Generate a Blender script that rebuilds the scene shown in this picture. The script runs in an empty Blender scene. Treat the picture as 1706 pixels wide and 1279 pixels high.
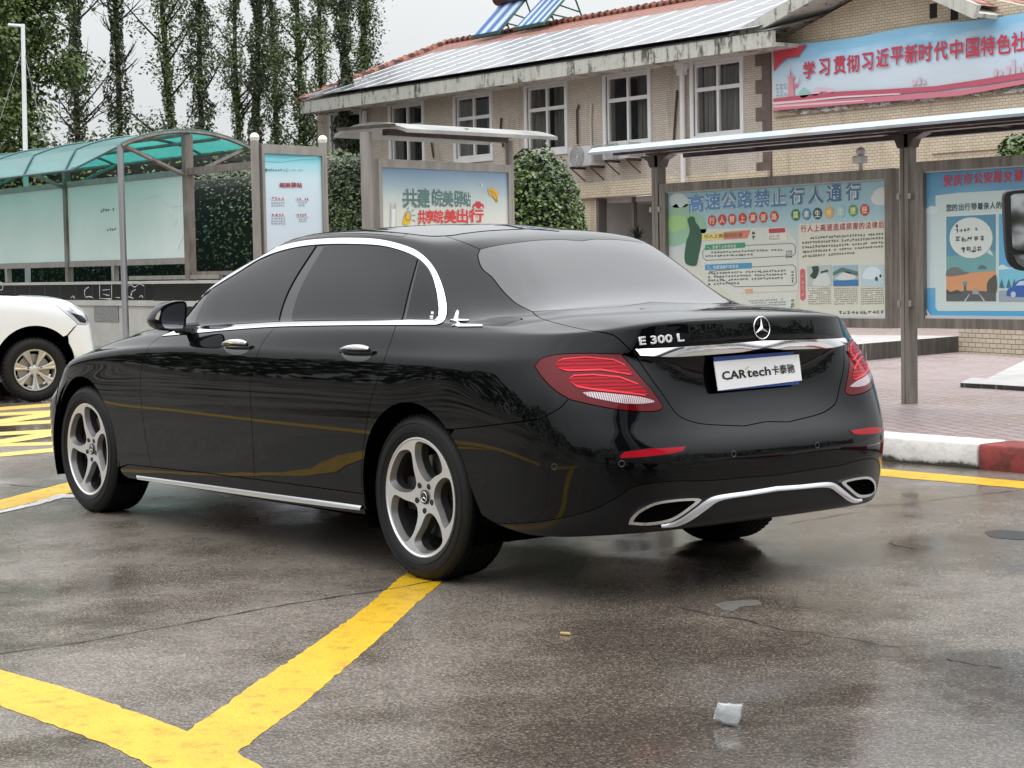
import bpy, bmesh, math, random
import numpy as np
from mathutils import Vector, Matrix
from mathutils.bvhtree import BVHTree
from mathutils.geometry import delaunay_2d_cdt

random.seed(7)
scene = bpy.context.scene
COL = scene.collection
R = math.radians

# ------------------------------------------------------------------ camera
FPX = 3199.04                                  # focal length in pixels of the 1706 px wide photograph
CAM = np.array([-6.34705, 5.29066, 1.25788])
YAW, PITCH, ROLL = -0.65597, -0.06074, -0.01906
def cam_axes():
    cy, sy, cp, sp = math.cos(YAW), math.sin(YAW), math.cos(PITCH), math.sin(PITCH)
    f = np.array([cy*cp, sy*cp, sp]); r = np.array([sy, -cy, 0.0]); u = np.cross(r, f)
    c, s = math.cos(ROLL), math.sin(ROLL)
    return c*r + s*u, -s*r + c*u, f
CR, CU, CF = cam_axes()
cam_data = bpy.data.cameras.new('camera')
cam = bpy.data.objects.new('camera', cam_data); COL.objects.link(cam)
M = Matrix.Identity(4)
for i in range(3):
    M[i][0], M[i][1], M[i][2], M[i][3] = CR[i], CU[i], -CF[i], CAM[i]
cam.matrix_world = M
cam_data.sensor_width = 36.0
cam_data.lens = FPX/1706*36.0
cam_data.clip_start = 0.1; cam_data.clip_end = 2000
scene.camera = cam

# ------------------------------------------------------------------ world, sun, exposure
SUN_EL, SUN_AZ = R(58), R(200)
world = bpy.data.worlds.new('World'); scene.world = world; world.use_nodes = True
nt = world.node_tree; nt.nodes.clear()
wo = nt.nodes.new('ShaderNodeOutputWorld'); bg = nt.nodes.new('ShaderNodeBackground')
sky = nt.nodes.new('ShaderNodeTexSky'); sky.sky_type = 'NISHITA'; sky.sun_disc = False
sky.sun_elevation = SUN_EL; sky.sun_rotation = SUN_AZ; sky.dust_density = 4.0; sky.air_density = 1.0; sky.ozone_density = 1.0
hsv = nt.nodes.new('ShaderNodeHueSaturation'); hsv.inputs['Saturation'].default_value = 0.05
# even cloud deck over the clear sky, brighter overhead than at the horizon as an overcast sky is
tcw = nt.nodes.new('ShaderNodeTexCoord'); sxw = nt.nodes.new('ShaderNodeSeparateXYZ'); nt.links.new(tcw.outputs['Generated'], sxw.inputs[0])
zr = nt.nodes.new('ShaderNodeMapRange'); zr.interpolation_type = 'SMOOTHSTEP'; nt.links.new(sxw.outputs[2], zr.inputs[0])
for i, x in enumerate((0.0, 1.0, 0.0, 1.0)): zr.inputs[i+1].default_value = x
grd = nt.nodes.new('ShaderNodeMixRGB'); nt.links.new(zr.outputs[0], grd.inputs[0])
grd.inputs[1].default_value = (7.6, 7.85, 7.95, 1); grd.inputs[2].default_value = (31.0, 31.8, 32.8, 1)
mixw = nt.nodes.new('ShaderNodeMixRGB'); mixw.inputs[0].default_value = 0.85; nt.links.new(grd.outputs[0], mixw.inputs[2])
cn = nt.nodes.new('ShaderNodeTexNoise'); cn.inputs['Scale'].default_value = 2.2; cn.inputs['Detail'].default_value = 5
cr = nt.nodes.new('ShaderNodeMapRange'); cr.inputs[1].default_value = 0.3; cr.inputs[2].default_value = 0.7; cr.inputs[3].default_value = 0.90; cr.inputs[4].default_value = 1.08
mul = nt.nodes.new('ShaderNodeMixRGB'); mul.blend_type = 'MULTIPLY'; mul.inputs[0].default_value = 1
nt.links.new(sky.outputs[0], hsv.inputs['Color']); nt.links.new(hsv.outputs[0], mixw.inputs[1])
nt.links.new(cn.outputs[0], cr.inputs[0]); nt.links.new(mixw.outputs[0], mul.inputs[1]); nt.links.new(cr.outputs[0], mul.inputs[2])
nt.links.new(mul.outputs[0], bg.inputs[0]); nt.links.new(bg.outputs[0], wo.inputs[0])
bg.inputs[1].default_value = 0.105
sd = bpy.data.lights.new('sun', 'SUN'); sd.energy = 0.6; sd.angle = R(25); sd.color = (1.0, 0.97, 0.93)
so = bpy.data.objects.new('sun', sd); COL.objects.link(so)
so.rotation_euler = (R(90)-SUN_EL, 0, R(180)-SUN_AZ)
scene.view_settings.view_transform = 'Standard'; scene.view_settings.look = 'None'
scene.view_settings.exposure = 0.0; scene.view_settings.gamma = 1.0
scene.cycles.max_bounces = 8; scene.cycles.transparent_max_bounces = 12

# ------------------------------------------------------------------ pixel -> place
def ray(px, py):
    return CF + CR*(px-853)/FPX - CU*(py-639.5)/FPX
def at_y(px, py, y):
    d = ray(px, py); return CAM + (y-CAM[1])/d[1]*d
def at_z(px, py, z):
    d = ray(px, py); return CAM + (z-CAM[2])/d[2]*d
def at_d(px, py, D):
    return CAM + D*ray(px, py)
def at_line(px, py, P, yaw):                    # vertical plane through P along heading yaw (degrees)
    a = R(yaw); n = np.array([-math.sin(a), math.cos(a), 0]); d = ray(px, py)
    t = n @ (np.array([P[0], P[1], 0])-CAM) / (n @ d); return CAM + t*d

# ------------------------------------------------------------------ objects
def obj(name, me, mat=None, parent=None):
    o = bpy.data.objects.new(name, me); COL.objects.link(o)
    if mat is not None:
        for m in (mat if isinstance(mat, (list, tuple)) else [mat]): me.materials.append(m)
    if parent is not None: o.parent = parent
    return o
def tag(o, label=None, cat=None, group=None, kind=None):
    if label: o['label'] = label
    if cat: o['category'] = cat
    if group: o['group'] = group
    if kind: o['kind'] = kind
    return o
def empty(name, loc=(0,0,0), rz=0, label=None, cat=None, group=None):
    o = bpy.data.objects.new(name, None); COL.objects.link(o)
    o.location = loc; o.rotation_euler = (0,0,rz); o.empty_display_size = 0.1
    return tag(o, label, cat, group)
def copy_tree(o, parent=None):
    c = o.copy(); COL.objects.link(c)
    if parent is not None: c.parent = parent
    for ch in list(o.children): copy_tree(ch, c)
    return c

class MB:
    """collects simple shapes into one mesh"""
    def __init__(s): s.v=[]; s.f=[]; s.mi=[]; s.sm=[]
    def add(s, vs, fs, mi=0, smooth=False, T=None):
        b=len(s.v)
        for p in vs:
            p=Vector(p)
            if T is not None: p=T@p
            s.v.append(tuple(p))
        for f in fs: s.f.append(tuple(i+b for i in f)); s.mi.append(mi); s.sm.append(smooth)
        return s
    def box(s, lo, hi, mi=0, T=None, bev=0.0):
        x0,y0,z0=lo; x1,y1,z1=hi
        if bev<=0:
            v=[(x0,y0,z0),(x1,y0,z0),(x1,y1,z0),(x0,y1,z0),(x0,y0,z1),(x1,y0,z1),(x1,y1,z1),(x0,y1,z1)]
            f=[(0,3,2,1),(4,5,6,7),(0,1,5,4),(1,2,6,5),(2,3,7,6),(3,0,4,7)]
            return s.add(v,f,mi,False,T)
        bm=bmesh.new(); bmesh.ops.create_cube(bm,size=1)
        for q in bm.verts: q.co=Vector(((x0+x1)/2+q.co.x*(x1-x0),(y0+y1)/2+q.co.y*(y1-y0),(z0+z1)/2+q.co.z*(z1-z0)))
        bmesh.ops.bevel(bm,geom=bm.edges[:],offset=bev,segments=2,affect='EDGES',profile=0.5)
        bm.verts.index_update()
        s.add([q.co.copy() for q in bm.verts],[[q.index for q in f.verts] for f in bm.faces],mi,False,T); bm.free(); return s
    def tube(s, pts, r, n=8, mi=0, cap=True, T=None, smooth=True):
        pts=[Vector(p) for p in pts]; vs=[]; fs=[]
        rs=r if isinstance(r,(list,tuple)) else [r]*len(pts)
        up=None
        for i,p in enumerate(pts):
            t=(pts[min(i+1,len(pts)-1)]-pts[max(i-1,0)]).normalized()
            if up is None: up=t.orthogonal().normalized()
            up=(up-t*up.dot(t))
            up=up.normalized() if up.length>1e-6 else t.orthogonal().normalized()
            w=t.cross(up)
            for k in range(n):
                a=2*math.pi*(k+.5)/n; vs.append(p+(up*math.cos(a)+w*math.sin(a))*rs[i])
        for i in range(len(pts)-1):
            for k in range(n):
                fs.append((i*n+k,i*n+(k+1)%n,(i+1)*n+(k+1)%n,(i+1)*n+k))
        if cap: fs.append(tuple(range(n))[::-1]); fs.append(tuple((len(pts)-1)*n+k for k in range(n)))
        return s.add(vs,fs,mi,smooth,T)
    def lathe(s, prof, n=48, mi=0, T=None, smooth=True, closed=False):
        """profile of (radius, axial): revolved about the local y axis"""
        vs=[];fs=[];m=len(prof)
        for k in range(n):
            a=2*math.pi*k/n
            for r_,y_ in prof: vs.append((r_*math.cos(a),y_,r_*math.sin(a)))
        for k in range(n):
            for i in range(m if closed else m-1):
                j=(i+1)%m
                fs.append((k*m+i,k*m+j,((k+1)%n)*m+j,((k+1)%n)*m+i))
        return s.add(vs,fs,mi,smooth,T)
    def prism(s, poly, d0, d1, axis=1, mi=0, T=None):
        """polygon of 2-D points extruded along an axis"""
        def mk(p,d):
            return {0:(d,p[0],p[1]),1:(p[0],d,p[1]),2:(p[0],p[1],d)}[axis]
        n=len(poly); vs=[mk(p,d0) for p in poly]+[mk(p,d1) for p in poly]
        fs=[(i,(i+1)%n,n+(i+1)%n,n+i) for i in range(n)]
        fs.append(tuple(range(n))[::-1]); fs.append(tuple(range(n,2*n)))
        return s.add(vs,fs,mi,False,T)
    def mesh(s, name, autosmooth=None):
        me=bpy.data.meshes.new(name); me.from_pydata(s.v,[],s.f)
        me.polygons.foreach_set('material_index',s.mi); me.polygons.foreach_set('use_smooth',s.sm)
        bm=bmesh.new(); bm.from_mesh(me); bmesh.ops.recalc_face_normals(bm,faces=bm.faces); bm.to_mesh(me); bm.free()
        me.update()
        if autosmooth is not None: me.set_sharp_from_angle(angle=R(autosmooth))
        return me
    def build(s, name, mat=None, parent=None, autosmooth=35):
        return obj(name, s.mesh(name, autosmooth), mat, parent)

# ------------------------------------------------------------------ materials
def new_mat(name):
    m=bpy.data.materials.new(name); m.use_nodes=True
    return m, m.node_tree, m.node_tree.nodes['Principled BSDF']
def setp(b, **k):
    names={'color':'Base Color','rough':'Roughness','metal':'Metallic','spec':'Specular IOR Level','coat':'Coat Weight','coatr':'Coat Roughness','trans':'Transmission Weight','ior':'IOR','alpha':'Alpha'}
    for a,v in k.items():
        if a=='color': v=(*v,1) if len(v)==3 else v
        b.inputs[names[a]].default_value=v
def mat(name, color, rough=0.5, metal=0.0, **k):
    m,t,b=new_mat(name); setp(b,color=color,rough=rough,metal=metal,**k); return m
def nd(t, typ, **k):
    n=t.nodes.new(typ)
    for a,v in k.items():
        if a in n.inputs.keys(): n.inputs[a].default_value=v
        else: setattr(n,a,v)
    return n
def coords(t, scale=(1,1,1), out='Object', rot=(0,0,0)):
    c=nd(t,'ShaderNodeTexCoord'); mp=nd(t,'ShaderNodeMapping'); mp.inputs['Scale'].default_value=scale; mp.inputs['Rotation'].default_value=rot
    t.links.new(c.outputs[out],mp.inputs[0]); return mp.outputs[0]
def noise(t, co, scale, detail=4, rough=0.55):
    n=nd(t,'ShaderNodeTexNoise'); n.inputs['Scale'].default_value=scale; n.inputs['Detail'].default_value=detail; n.inputs['Roughness'].default_value=rough
    t.links.new(co,n.inputs['Vector']); return n.outputs[0]
def ramp(t, fac, stops):
    r=nd(t,'ShaderNodeValToRGB'); cr=r.color_ramp
    while len(cr.elements)<len(stops): cr.elements.new(0.5)
    for e,(p,c) in zip(cr.elements,stops): e.position=p; e.color=(*c,1) if len(c)==3 else c
    t.links.new(fac,r.inputs[0]); return r.outputs[0]
def mixc(t, fac, a, b, mode='MIX'):
    m=nd(t,'ShaderNodeMixRGB'); m.blend_type=mode
    for i,x in ((0,fac),(1,a),(2,b)):
        if hasattr(x,'links') or hasattr(x,'is_linked'): t.links.new(x,m.inputs[i])
        else: m.inputs[i].default_value = x if i==0 else ((*x,1) if len(x)==3 else x)
    return m.outputs[0]
def maprange(t, v, a,b,c,d):
    m=nd(t,'ShaderNodeMapRange'); t.links.new(v,m.inputs[0])
    for i,x in enumerate((a,b,c,d)): m.inputs[i+1].default_value=x
    return m.outputs[0]
def bump(t, b, h, strength=0.3, dist=0.01):
    n=nd(t,'ShaderNodeBump'); n.inputs['Strength'].default_value=strength; n.inputs['Distance'].default_value=dist
    t.links.new(h,n.inputs['Height']); t.links.new(n.outputs[0],b.inputs['Normal'])
def mat_var(name, c1, c2, scale=4, rough=0.6, metal=0, bumps=0, bdist=0.005, stretch=(1,1,1), **k):
    """two-tone noise material"""
    m,t,b=new_mat(name); setp(b,rough=rough,metal=metal,**k)
    co=coords(t,stretch); n=noise(t,co,scale,6)
    t.links.new(ramp(t,n,[(0.3,c1),(0.7,c2)]),b.inputs['Base Color'])
    if bumps: bump(t,b,noise(t,co,scale*6,4),bumps,bdist)
    return m
def v3(a): return (float(a[0]),float(a[1]),float(a[2]))

# ------------------------------------------------------------------ lettering (flat, 1-2 mm proud of what it is on)
def text_mesh(s, size=1.0, bold=0.0, align='CENTER', spacing=1.0, depth=0.0, bevel=0.0):
    """flat lettering; bold = width added to the strokes (shifted copies, each a hair above the last)"""
    cu=bpy.data.curves.new('lettering','FONT'); cu.body=s; cu.size=size; cu.align_x=align; cu.align_y='CENTER'
    cu.space_character=spacing; cu.extrude=depth; cu.resolution_u=2; cu.bevel_depth=bevel
    o=bpy.data.objects.new('lettering',cu); COL.objects.link(o)
    bpy.context.view_layer.update()
    dg=bpy.context.evaluated_depsgraph_get()
    me=bpy.data.meshes.new_from_object(o.evaluated_get(dg))
    bpy.data.objects.remove(o); bpy.data.curves.remove(cu)
    if bold>0 and len(me.vertices):
        k=8 if bold>.06 else 4
        n=len(me.vertices); co=np.zeros(n*3); me.vertices.foreach_get('co',co); co=co.reshape(-1,3)
        fs=[tuple(p.vertices) for p in me.polygons]; V=[];F=[]
        for i in range(k+1):
            a=2*math.pi*(i+.5)/k; d=np.array([math.cos(a)*bold,math.sin(a)*bold,0]) if i<k else np.zeros(3)
            c=co+d; c[:,2]=i*.00012; V.append(c); F+=[tuple(j+i*n for j in f) for f in fs]
        bpy.data.meshes.remove(me); me=bpy.data.meshes.new('lettering'); me.from_pydata([tuple(v) for v in np.concatenate(V)],[],F)
    return me

# ------------------------------------------------------------------ smooth car surfaces
class Surf:
    """one smooth half-body surface: levels (v) stacked from the sill to the roof, columns (u) from rear centre to front centre"""
    def __init__(s, D, iters=5):
        s.D=np.array(D,float); s.nv,s.nu=s.D.shape[:2]
        C=s.D.copy()
        for _ in range(iters): C=C+(s.D-s._limit(C))
        s.P=s._pad(C)
        NU,NV=(s.nu-1)*8,(s.nv-1)*8
        us=np.linspace(0,s.nu-1,NU+1); vs=np.linspace(0,s.nv-1,NV+1)
        U,V=np.meshgrid(us,vs); s.U,s.V=U,V
        s.G=s.ev(U.ravel(),V.ravel())[0].reshape(NV+1,NU+1,3)
        idx=np.arange((NV+1)*(NU+1)).reshape(NV+1,NU+1); s.idx=idx
        s.tris=[]; 
        for j in range(NV):
            for i in range(NU):
                s.tris.append((idx[j,i],idx[j,i+1],idx[j+1,i+1])); s.tris.append((idx[j,i],idx[j+1,i+1],idx[j+1,i]))
        s.NU=NU
        s.bvh=BVHTree.FromPolygons([tuple(p) for p in s.G.reshape(-1,3)],[tuple(int(a) for a in t) for t in s.tris],epsilon=0.0)
    def _pad(s,C):
        m=np.array([1,-1,1.])
        P=np.concatenate([C[:,1:2]*m,C,C[:,-2:-1]*m],1)
        return np.concatenate([2*P[:1]-P[1:2],P,P[-2:-1]*m],0)
    def _limit(s,C):
        P=s._pad(C); Q=(P[:-2]+4*P[1:-1]+P[2:])/6
        return (Q[:,:-2]+4*Q[:,1:-1]+Q[:,2:])/6
    @staticmethod
    def _w(t):
        b=np.stack([(1-t)**3,3*t**3-6*t**2+4,-3*t**3+3*t**2+3*t+1,t**3],-1)/6
        d=np.stack([-(1-t)**2*3,9*t**2-12*t,-9*t**2+6*t+3,3*t**2],-1)/6
        return b,d
    def ev(s,u,v):
        u=np.clip(np.atleast_1d(np.asarray(u,float)),0,s.nu-1); v=np.clip(np.atleast_1d(np.asarray(v,float)),0,s.nv-1)
        i=np.minimum(u.astype(int),s.nu-2); j=np.minimum(v.astype(int),s.nv-2)
        bu,du=s._w(u-i); bv,dv=s._w(v-j)
        S=np.zeros((len(u),3)); Su=S.copy(); Sv=S.copy()
        for a in range(4):
            for b in range(4):
                P=s.P[j+a,i+b]
                S+=P*(bv[:,a]*bu[:,b])[:,None]; Su+=P*(bv[:,a]*du[:,b])[:,None]; Sv+=P*(dv[:,a]*bu[:,b])[:,None]
        return S,Su,Sv
    def nrm(s,u,v):
        S,Su,Sv=s.ev(u,v); n=np.cross(Sv,Su); n/=np.linalg.norm(n,axis=1)[:,None]+1e-12
        return S,n
    def hit(s,o,d):
        loc,nn,fi,dist=s.bvh.ray_cast(Vector(o),Vector(d))
        if loc is None:                              # just off the outline: take the nearest place on the surface
            o=np.array(o,float); d=np.array(d,float); d/=np.linalg.norm(d)
            G=s.G.reshape(-1,3); q=G-o; t=q@d; k=np.argmin(np.linalg.norm(q-t[:,None]*d,axis=1))
            return s.U.ravel()[k],s.V.ravel()[k]
        q=fi//2; j=q//s.NU; i=q%s.NU
        u=(i+.5)/8; v=(j+.5)/8; o=np.array(o,float); d=np.array(d,float); t=float(np.dot(np.array(loc)-o,d)/np.dot(d,d))
        for _ in range(5):
            S,Su,Sv=s.ev([u],[v]); r=S[0]-o-t*d
            J=np.stack([Su[0],Sv[0],-d],1)
            st=np.linalg.lstsq(J,-r,rcond=None)[0]; u=min(max(u+st[0],0),s.nu-1); v=min(max(v+st[1],0),s.nv-1); t+=st[2]
        return u,v
    def px(s,x,y): return s.hit(CAM,ray(x,y))
    def xz(s,x,z): return s.hit((x,3,z),(0,-1,0))
    def yz(s,y,z): return s.hit((-6,y,z),(1,0,0))
    def pxs(s,pts,smooth=True,n=6):
        pts=[np.array(p,float) for p in pts]
        if smooth and len(pts)>2: pts=crom(pts,n)
        return [s.px(*p) for p in pts]
    def cen(s,x,y):
        """the place on the rear centre line seen at this pixel"""
        best=None; d=ray(x,y)
        t=(0-CAM[1])/d[1]; p=CAM+t*d
        vs=np.linspace(0,s.nv-1,800); S=s.ev(np.zeros(800),vs)[0]
        return (0.0,float(vs[np.argmin(np.linalg.norm(S-p,axis=1))]))

def crom(P,n=6):
    """centripetal-ish Catmull-Rom through 2-D points"""
    P=[np.array(p,float) for p in P]; out=[]
    for i in range(len(P)-1):
        p0=P[i-1] if i>0 else 2*P[0]-P[1]; p3=P[i+2] if i+2<len(P) else 2*P[-1]-P[-2]
        p1,p2=P[i],P[i+1]; L=np.linalg.norm(p2-p1)
        m1=(p2-p0)/(np.linalg.norm(p2-p1)+np.linalg.norm(p1-p0)+1e-9)*L; m2=(p3-p1)/(np.linalg.norm(p3-p2)+L+1e-9)*L
        for k in range(n):
            t=k/n; out.append((2*t**3-3*t**2+1)*p1+(t**3-2*t**2+t)*m1+(-2*t**3+3*t**2)*p2+(t**3-t**2)*m2)
    out.append(P[-1]); return out

def inside_poly(pts,poly):
    x,y=pts[:,0],pts[:,1]; r=np.zeros(len(pts),bool); n=len(poly)
    for i in range(n):
        x1,y1=poly[i]; x2,y2=poly[(i+1)%n]
        c=((y1>y)!=(y2>y)); 
        if y1!=y2: r^=c&(x<(x2-x1)*(y-y1)/(y2-y1)+x1)
    return r
SUV_U,SUV_V=.35,.12
def panel(s, name, poly, material, parent=None, inset=0.002, off=0.0, skirt=0.010, step=0.014, lat=(10,5), mirror=False, side=1, center=False, mi=None):
    """cuts the area inside a closed (u,v) outline out of the surface as a sheet-metal part with edges turned in"""
    poly=[p for i,p in enumerate(poly) if np.hypot(*(np.array(p)-np.array(poly[i-1])))>1e-5]
    A=np.array(poly,float)
    # resample the outline
    B=[]
    S=s.ev(A[:,0],A[:,1])[0]
    for i in range(len(A)):
        j=(i+1)%len(A); L=np.linalg.norm(S[j]-S[i]); k=max(1,int(L/step))
        for q in range(k): B.append(A[i]+(A[j]-A[i])*q/k)
    B=np.array(B)
    P,Su,Sv=s.ev(B[:,0],B[:,1]); n=np.cross(Sv,Su); n/=np.linalg.norm(n,axis=1)[:,None]+1e-12
    sc=np.array([SUV_U,SUV_V]); a2=B*sc
    area=np.sum(a2[:,0]*np.roll(a2[:,1],-1)-np.roll(a2[:,0],-1)*a2[:,1])
    oncen=np.abs(P[:,1])<1e-4
    if inset:
        T=np.roll(P,-1,0)-np.roll(P,1,0); T/=np.linalg.norm(T,axis=1)[:,None]+1e-12
        inw=np.cross(n,T)*(-1 if area>0 else 1)
        inw/=np.linalg.norm(inw,axis=1)[:,None]+1e-12
        E=np.einsum('ij,ij->i',Su,Su);F=np.einsum('ij,ij->i',Su,Sv);G=np.einsum('ij,ij->i',Sv,Sv)
        a=np.einsum('ij,ij->i',inw,Su);b=np.einsum('ij,ij->i',inw,Sv);det=E*G-F*F+1e-9
        du=(a*G-b*F)/det*inset; dv=(b*E-a*F)/det*inset
        if center: du[oncen&(B[:,0]<.01)]=0; du[oncen&(B[:,0]>s.nu-1.01)]=0; dv[oncen&(B[:,1]>s.nv-1.01)]=0
        B[:,0]=np.clip(B[:,0]+np.clip(du,-.05,.05),0,s.nu-1); B[:,1]=np.clip(B[:,1]+np.clip(dv,-.08,.08),0,s.nv-1)
    # interior lattice
    u0,v0=B.min(0); u1,v1=B.max(0)
    gu=np.arange(math.floor(u0*lat[0])+1,u1*lat[0])/lat[0]; gv=np.arange(math.floor(v0*lat[1])+1,v1*lat[1])/lat[1]
    I=np.zeros((0,2))
    if len(gu) and len(gv):
        GU,GV=np.meshgrid(gu,gv); I=np.stack([GU.ravel(),GV.ravel()],1)
        I=I[inside_poly(I,B)]
        if len(I):
            bs=B*sc; keep=np.ones(len(I),bool)
            for k in range(0,len(I),2000):
                d=np.linalg.norm((I[k:k+2000]*sc)[:,None]-bs[None],axis=2).min(1); keep[k:k+2000]=d>0.007
            I=I[keep]
    V2=np.concatenate([B,I]); nb=len(B)
    res=delaunay_2d_cdt([Vector(p) for p in V2*sc],[(i,(i+1)%nb) for i in range(nb)],[],0,1e-7)
    q=np.array([tuple(p) for p in res[0]])/sc; tris=[tuple(f) for f in res[2]]
    cen=np.array([q[list(f)].mean(0) for f in tris]); ok=inside_poly(cen,B)
    tris=[f for f,o in zip(tris,ok) if o]
    P,n=s.nrm(q[:,0],q[:,1]); P=P+n*off
    edges=[tuple(e) for e in res[1]]
    # boundary loop of the result
    cnt={}
    for f in tris:
        for a,b in zip(f,f[1:]+f[:1]): cnt[(a,b)]=cnt.get((a,b),0)+1
    bd=[e for e in cnt if (e[1],e[0]) not in cnt]
    vs=[tuple(p) for p in P]; ns=[tuple(x) for x in n]; fs=list(tris)
    # orientation
    F_=np.array(fs); nn=np.cross(P[F_[:,1]]-P[F_[:,0]],P[F_[:,2]]-P[F_[:,0]])
    if (nn*n[F_[:,0]]).sum()<0: fs=[t[::-1] for t in fs]; bd=[(b,a) for a,b in bd]
    if skirt:
        m={}
        for a,b in bd:
            if center and abs(P[a][1])<2e-4 and abs(P[b][1])<2e-4: continue
            t=P[b]-P[a]; o=np.cross(t,n[a]); o/=np.linalg.norm(o)+1e-12
            k=len(vs)
            for w in (a,b):
                vs.append(tuple(P[w])); ns.append(tuple(o)); 
            for w in (a,b):
                vs.append(tuple(P[w]-n[w]*skirt)); ns.append(tuple(o))
            fs.append((k+1,k,k+2,k+3))
    def mk(flip):
        if not flip: return vs,ns,fs
        return [(x,-y,z) for x,y,z in vs],[(x,-y,z) for x,y,z in ns],[t[::-1] for t in fs]
    if center:
        v2,n2,f2=mk(True); b=len(vs)
        mp={}
        allv=list(vs); alln=[list(x) for x in ns]
        for i,p in enumerate(vs):
            if abs(p[1])<2e-4 and i<len(P): mp[i]=i; allv[i]=(p[0],0.0,p[2]); alln[i][1]=0.0
            else: mp[i]=len(allv); allv.append(v2[i]); alln.append(n2[i])
        allf=list(fs)+[tuple(mp[i] for i in t) for t in f2]
    else: allv,alln,allf=mk(side<0)
    me=bpy.data.meshes.new(name); me.from_pydata(allv,[],allf)
    me.polygons.foreach_set('use_smooth',[True]*len(me.polygons)); me.update()
    me.normals_split_custom_set_from_vertices([tuple(x) for x in alln])
    return obj(name,me,material,parent)
def both(s,name,poly,material,parents,**k):
    return [panel(s,name,poly,material,p,side=sd,**k) for p,sd in zip(parents,(1,-1))]

# ------------------------------------------------------------------ shared materials
def paint(name,color,rough=0.12,coat=1.0,metal=0.0,**k):
    m,t,b=new_mat(name); setp(b,color=color,rough=rough,metal=metal,coat=coat,coatr=0.015,**k)
    return m
def _soft(m,ior):
    m.node_tree.nodes['Principled BSDF'].inputs['Coat IOR'].default_value=ior; return m
M_PAINT=paint('black_car_paint',(0.0022,0.0023,0.0027),0.03,coat=.60,spec=.03); _soft(M_PAINT,1.42)
M_GLASSDARK=mat('dark_tinted_glass',(0.004,0.004,0.005),0.03,0,spec=0.20)
M_REARGLASS=mat('tinted_rear_glass',(0.006,0.006,0.007),0.03,0,spec=.75,coat=.25,coatr=.02)
M_CHROME=mat('polished_chrome',(0.82,0.83,0.84),0.09,1.0)
M_BLACKGLOSS=mat('gloss_black_trim',(0.004,0.004,0.004),0.12,0)
M_BLACK=mat('black_plastic',(0.008,0.008,0.008),0.55)
M_SATIN=mat('satin_black_plastic',(0.006,0.006,0.0065),0.25,spec=.3)
M_VOID=mat('unlit_black',(0.002,0.002,0.002),0.9,spec=0.0)
M_RED=mat('red_lens',(0.11,0.0008,0.004),0.08,coat=.12,spec=.2)
M_REDB=mat('bright_red_lens',(0.52,0.003,0.014),0.12,coat=.1,spec=.12)
_t=M_REDB.node_tree; _w=nd(_t,'ShaderNodeTexWave'); _w.inputs['Scale'].default_value=24; _w.bands_direction='Z'; _w.inputs['Distortion'].default_value=1.5; _t.links.new(coords(_t,(1,1,1)),_w.inputs['Vector'])
_t.links.new(ramp(_t,_w.outputs[0],[(.2,(.17,.0008,.005)),(.75,(.40,.003,.014))]),_t.nodes['Principled BSDF'].inputs['Base Color'])
M_REDL=mat('red_lens_rib',(0.80,0.03,0.05),0.15,coat=.1,spec=.2)
M_REFL=mat('red_reflector',(0.34,0.002,0.012),0.12,coat=.1,spec=.15)
def _ribs(name,c1,c2,sc,rot=0):
    m,t,b=new_mat(name); setp(b,rough=0.12,coat=1.0)
    w=nd(t,'ShaderNodeTexWave'); w.inputs['Scale'].default_value=sc; w.bands_direction='Y'
    t.links.new(coords(t,(1,1,1)),w.inputs['Vector'])
    t.links.new(ramp(t,w.outputs[0],[(0.25,c1),(0.6,c2)]),b.inputs['Base Color']); return m
M_REVERSE=_ribs('reversing_lens',(0.58,0.50,0.52),(0.24,0.13,0.15),42)

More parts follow.
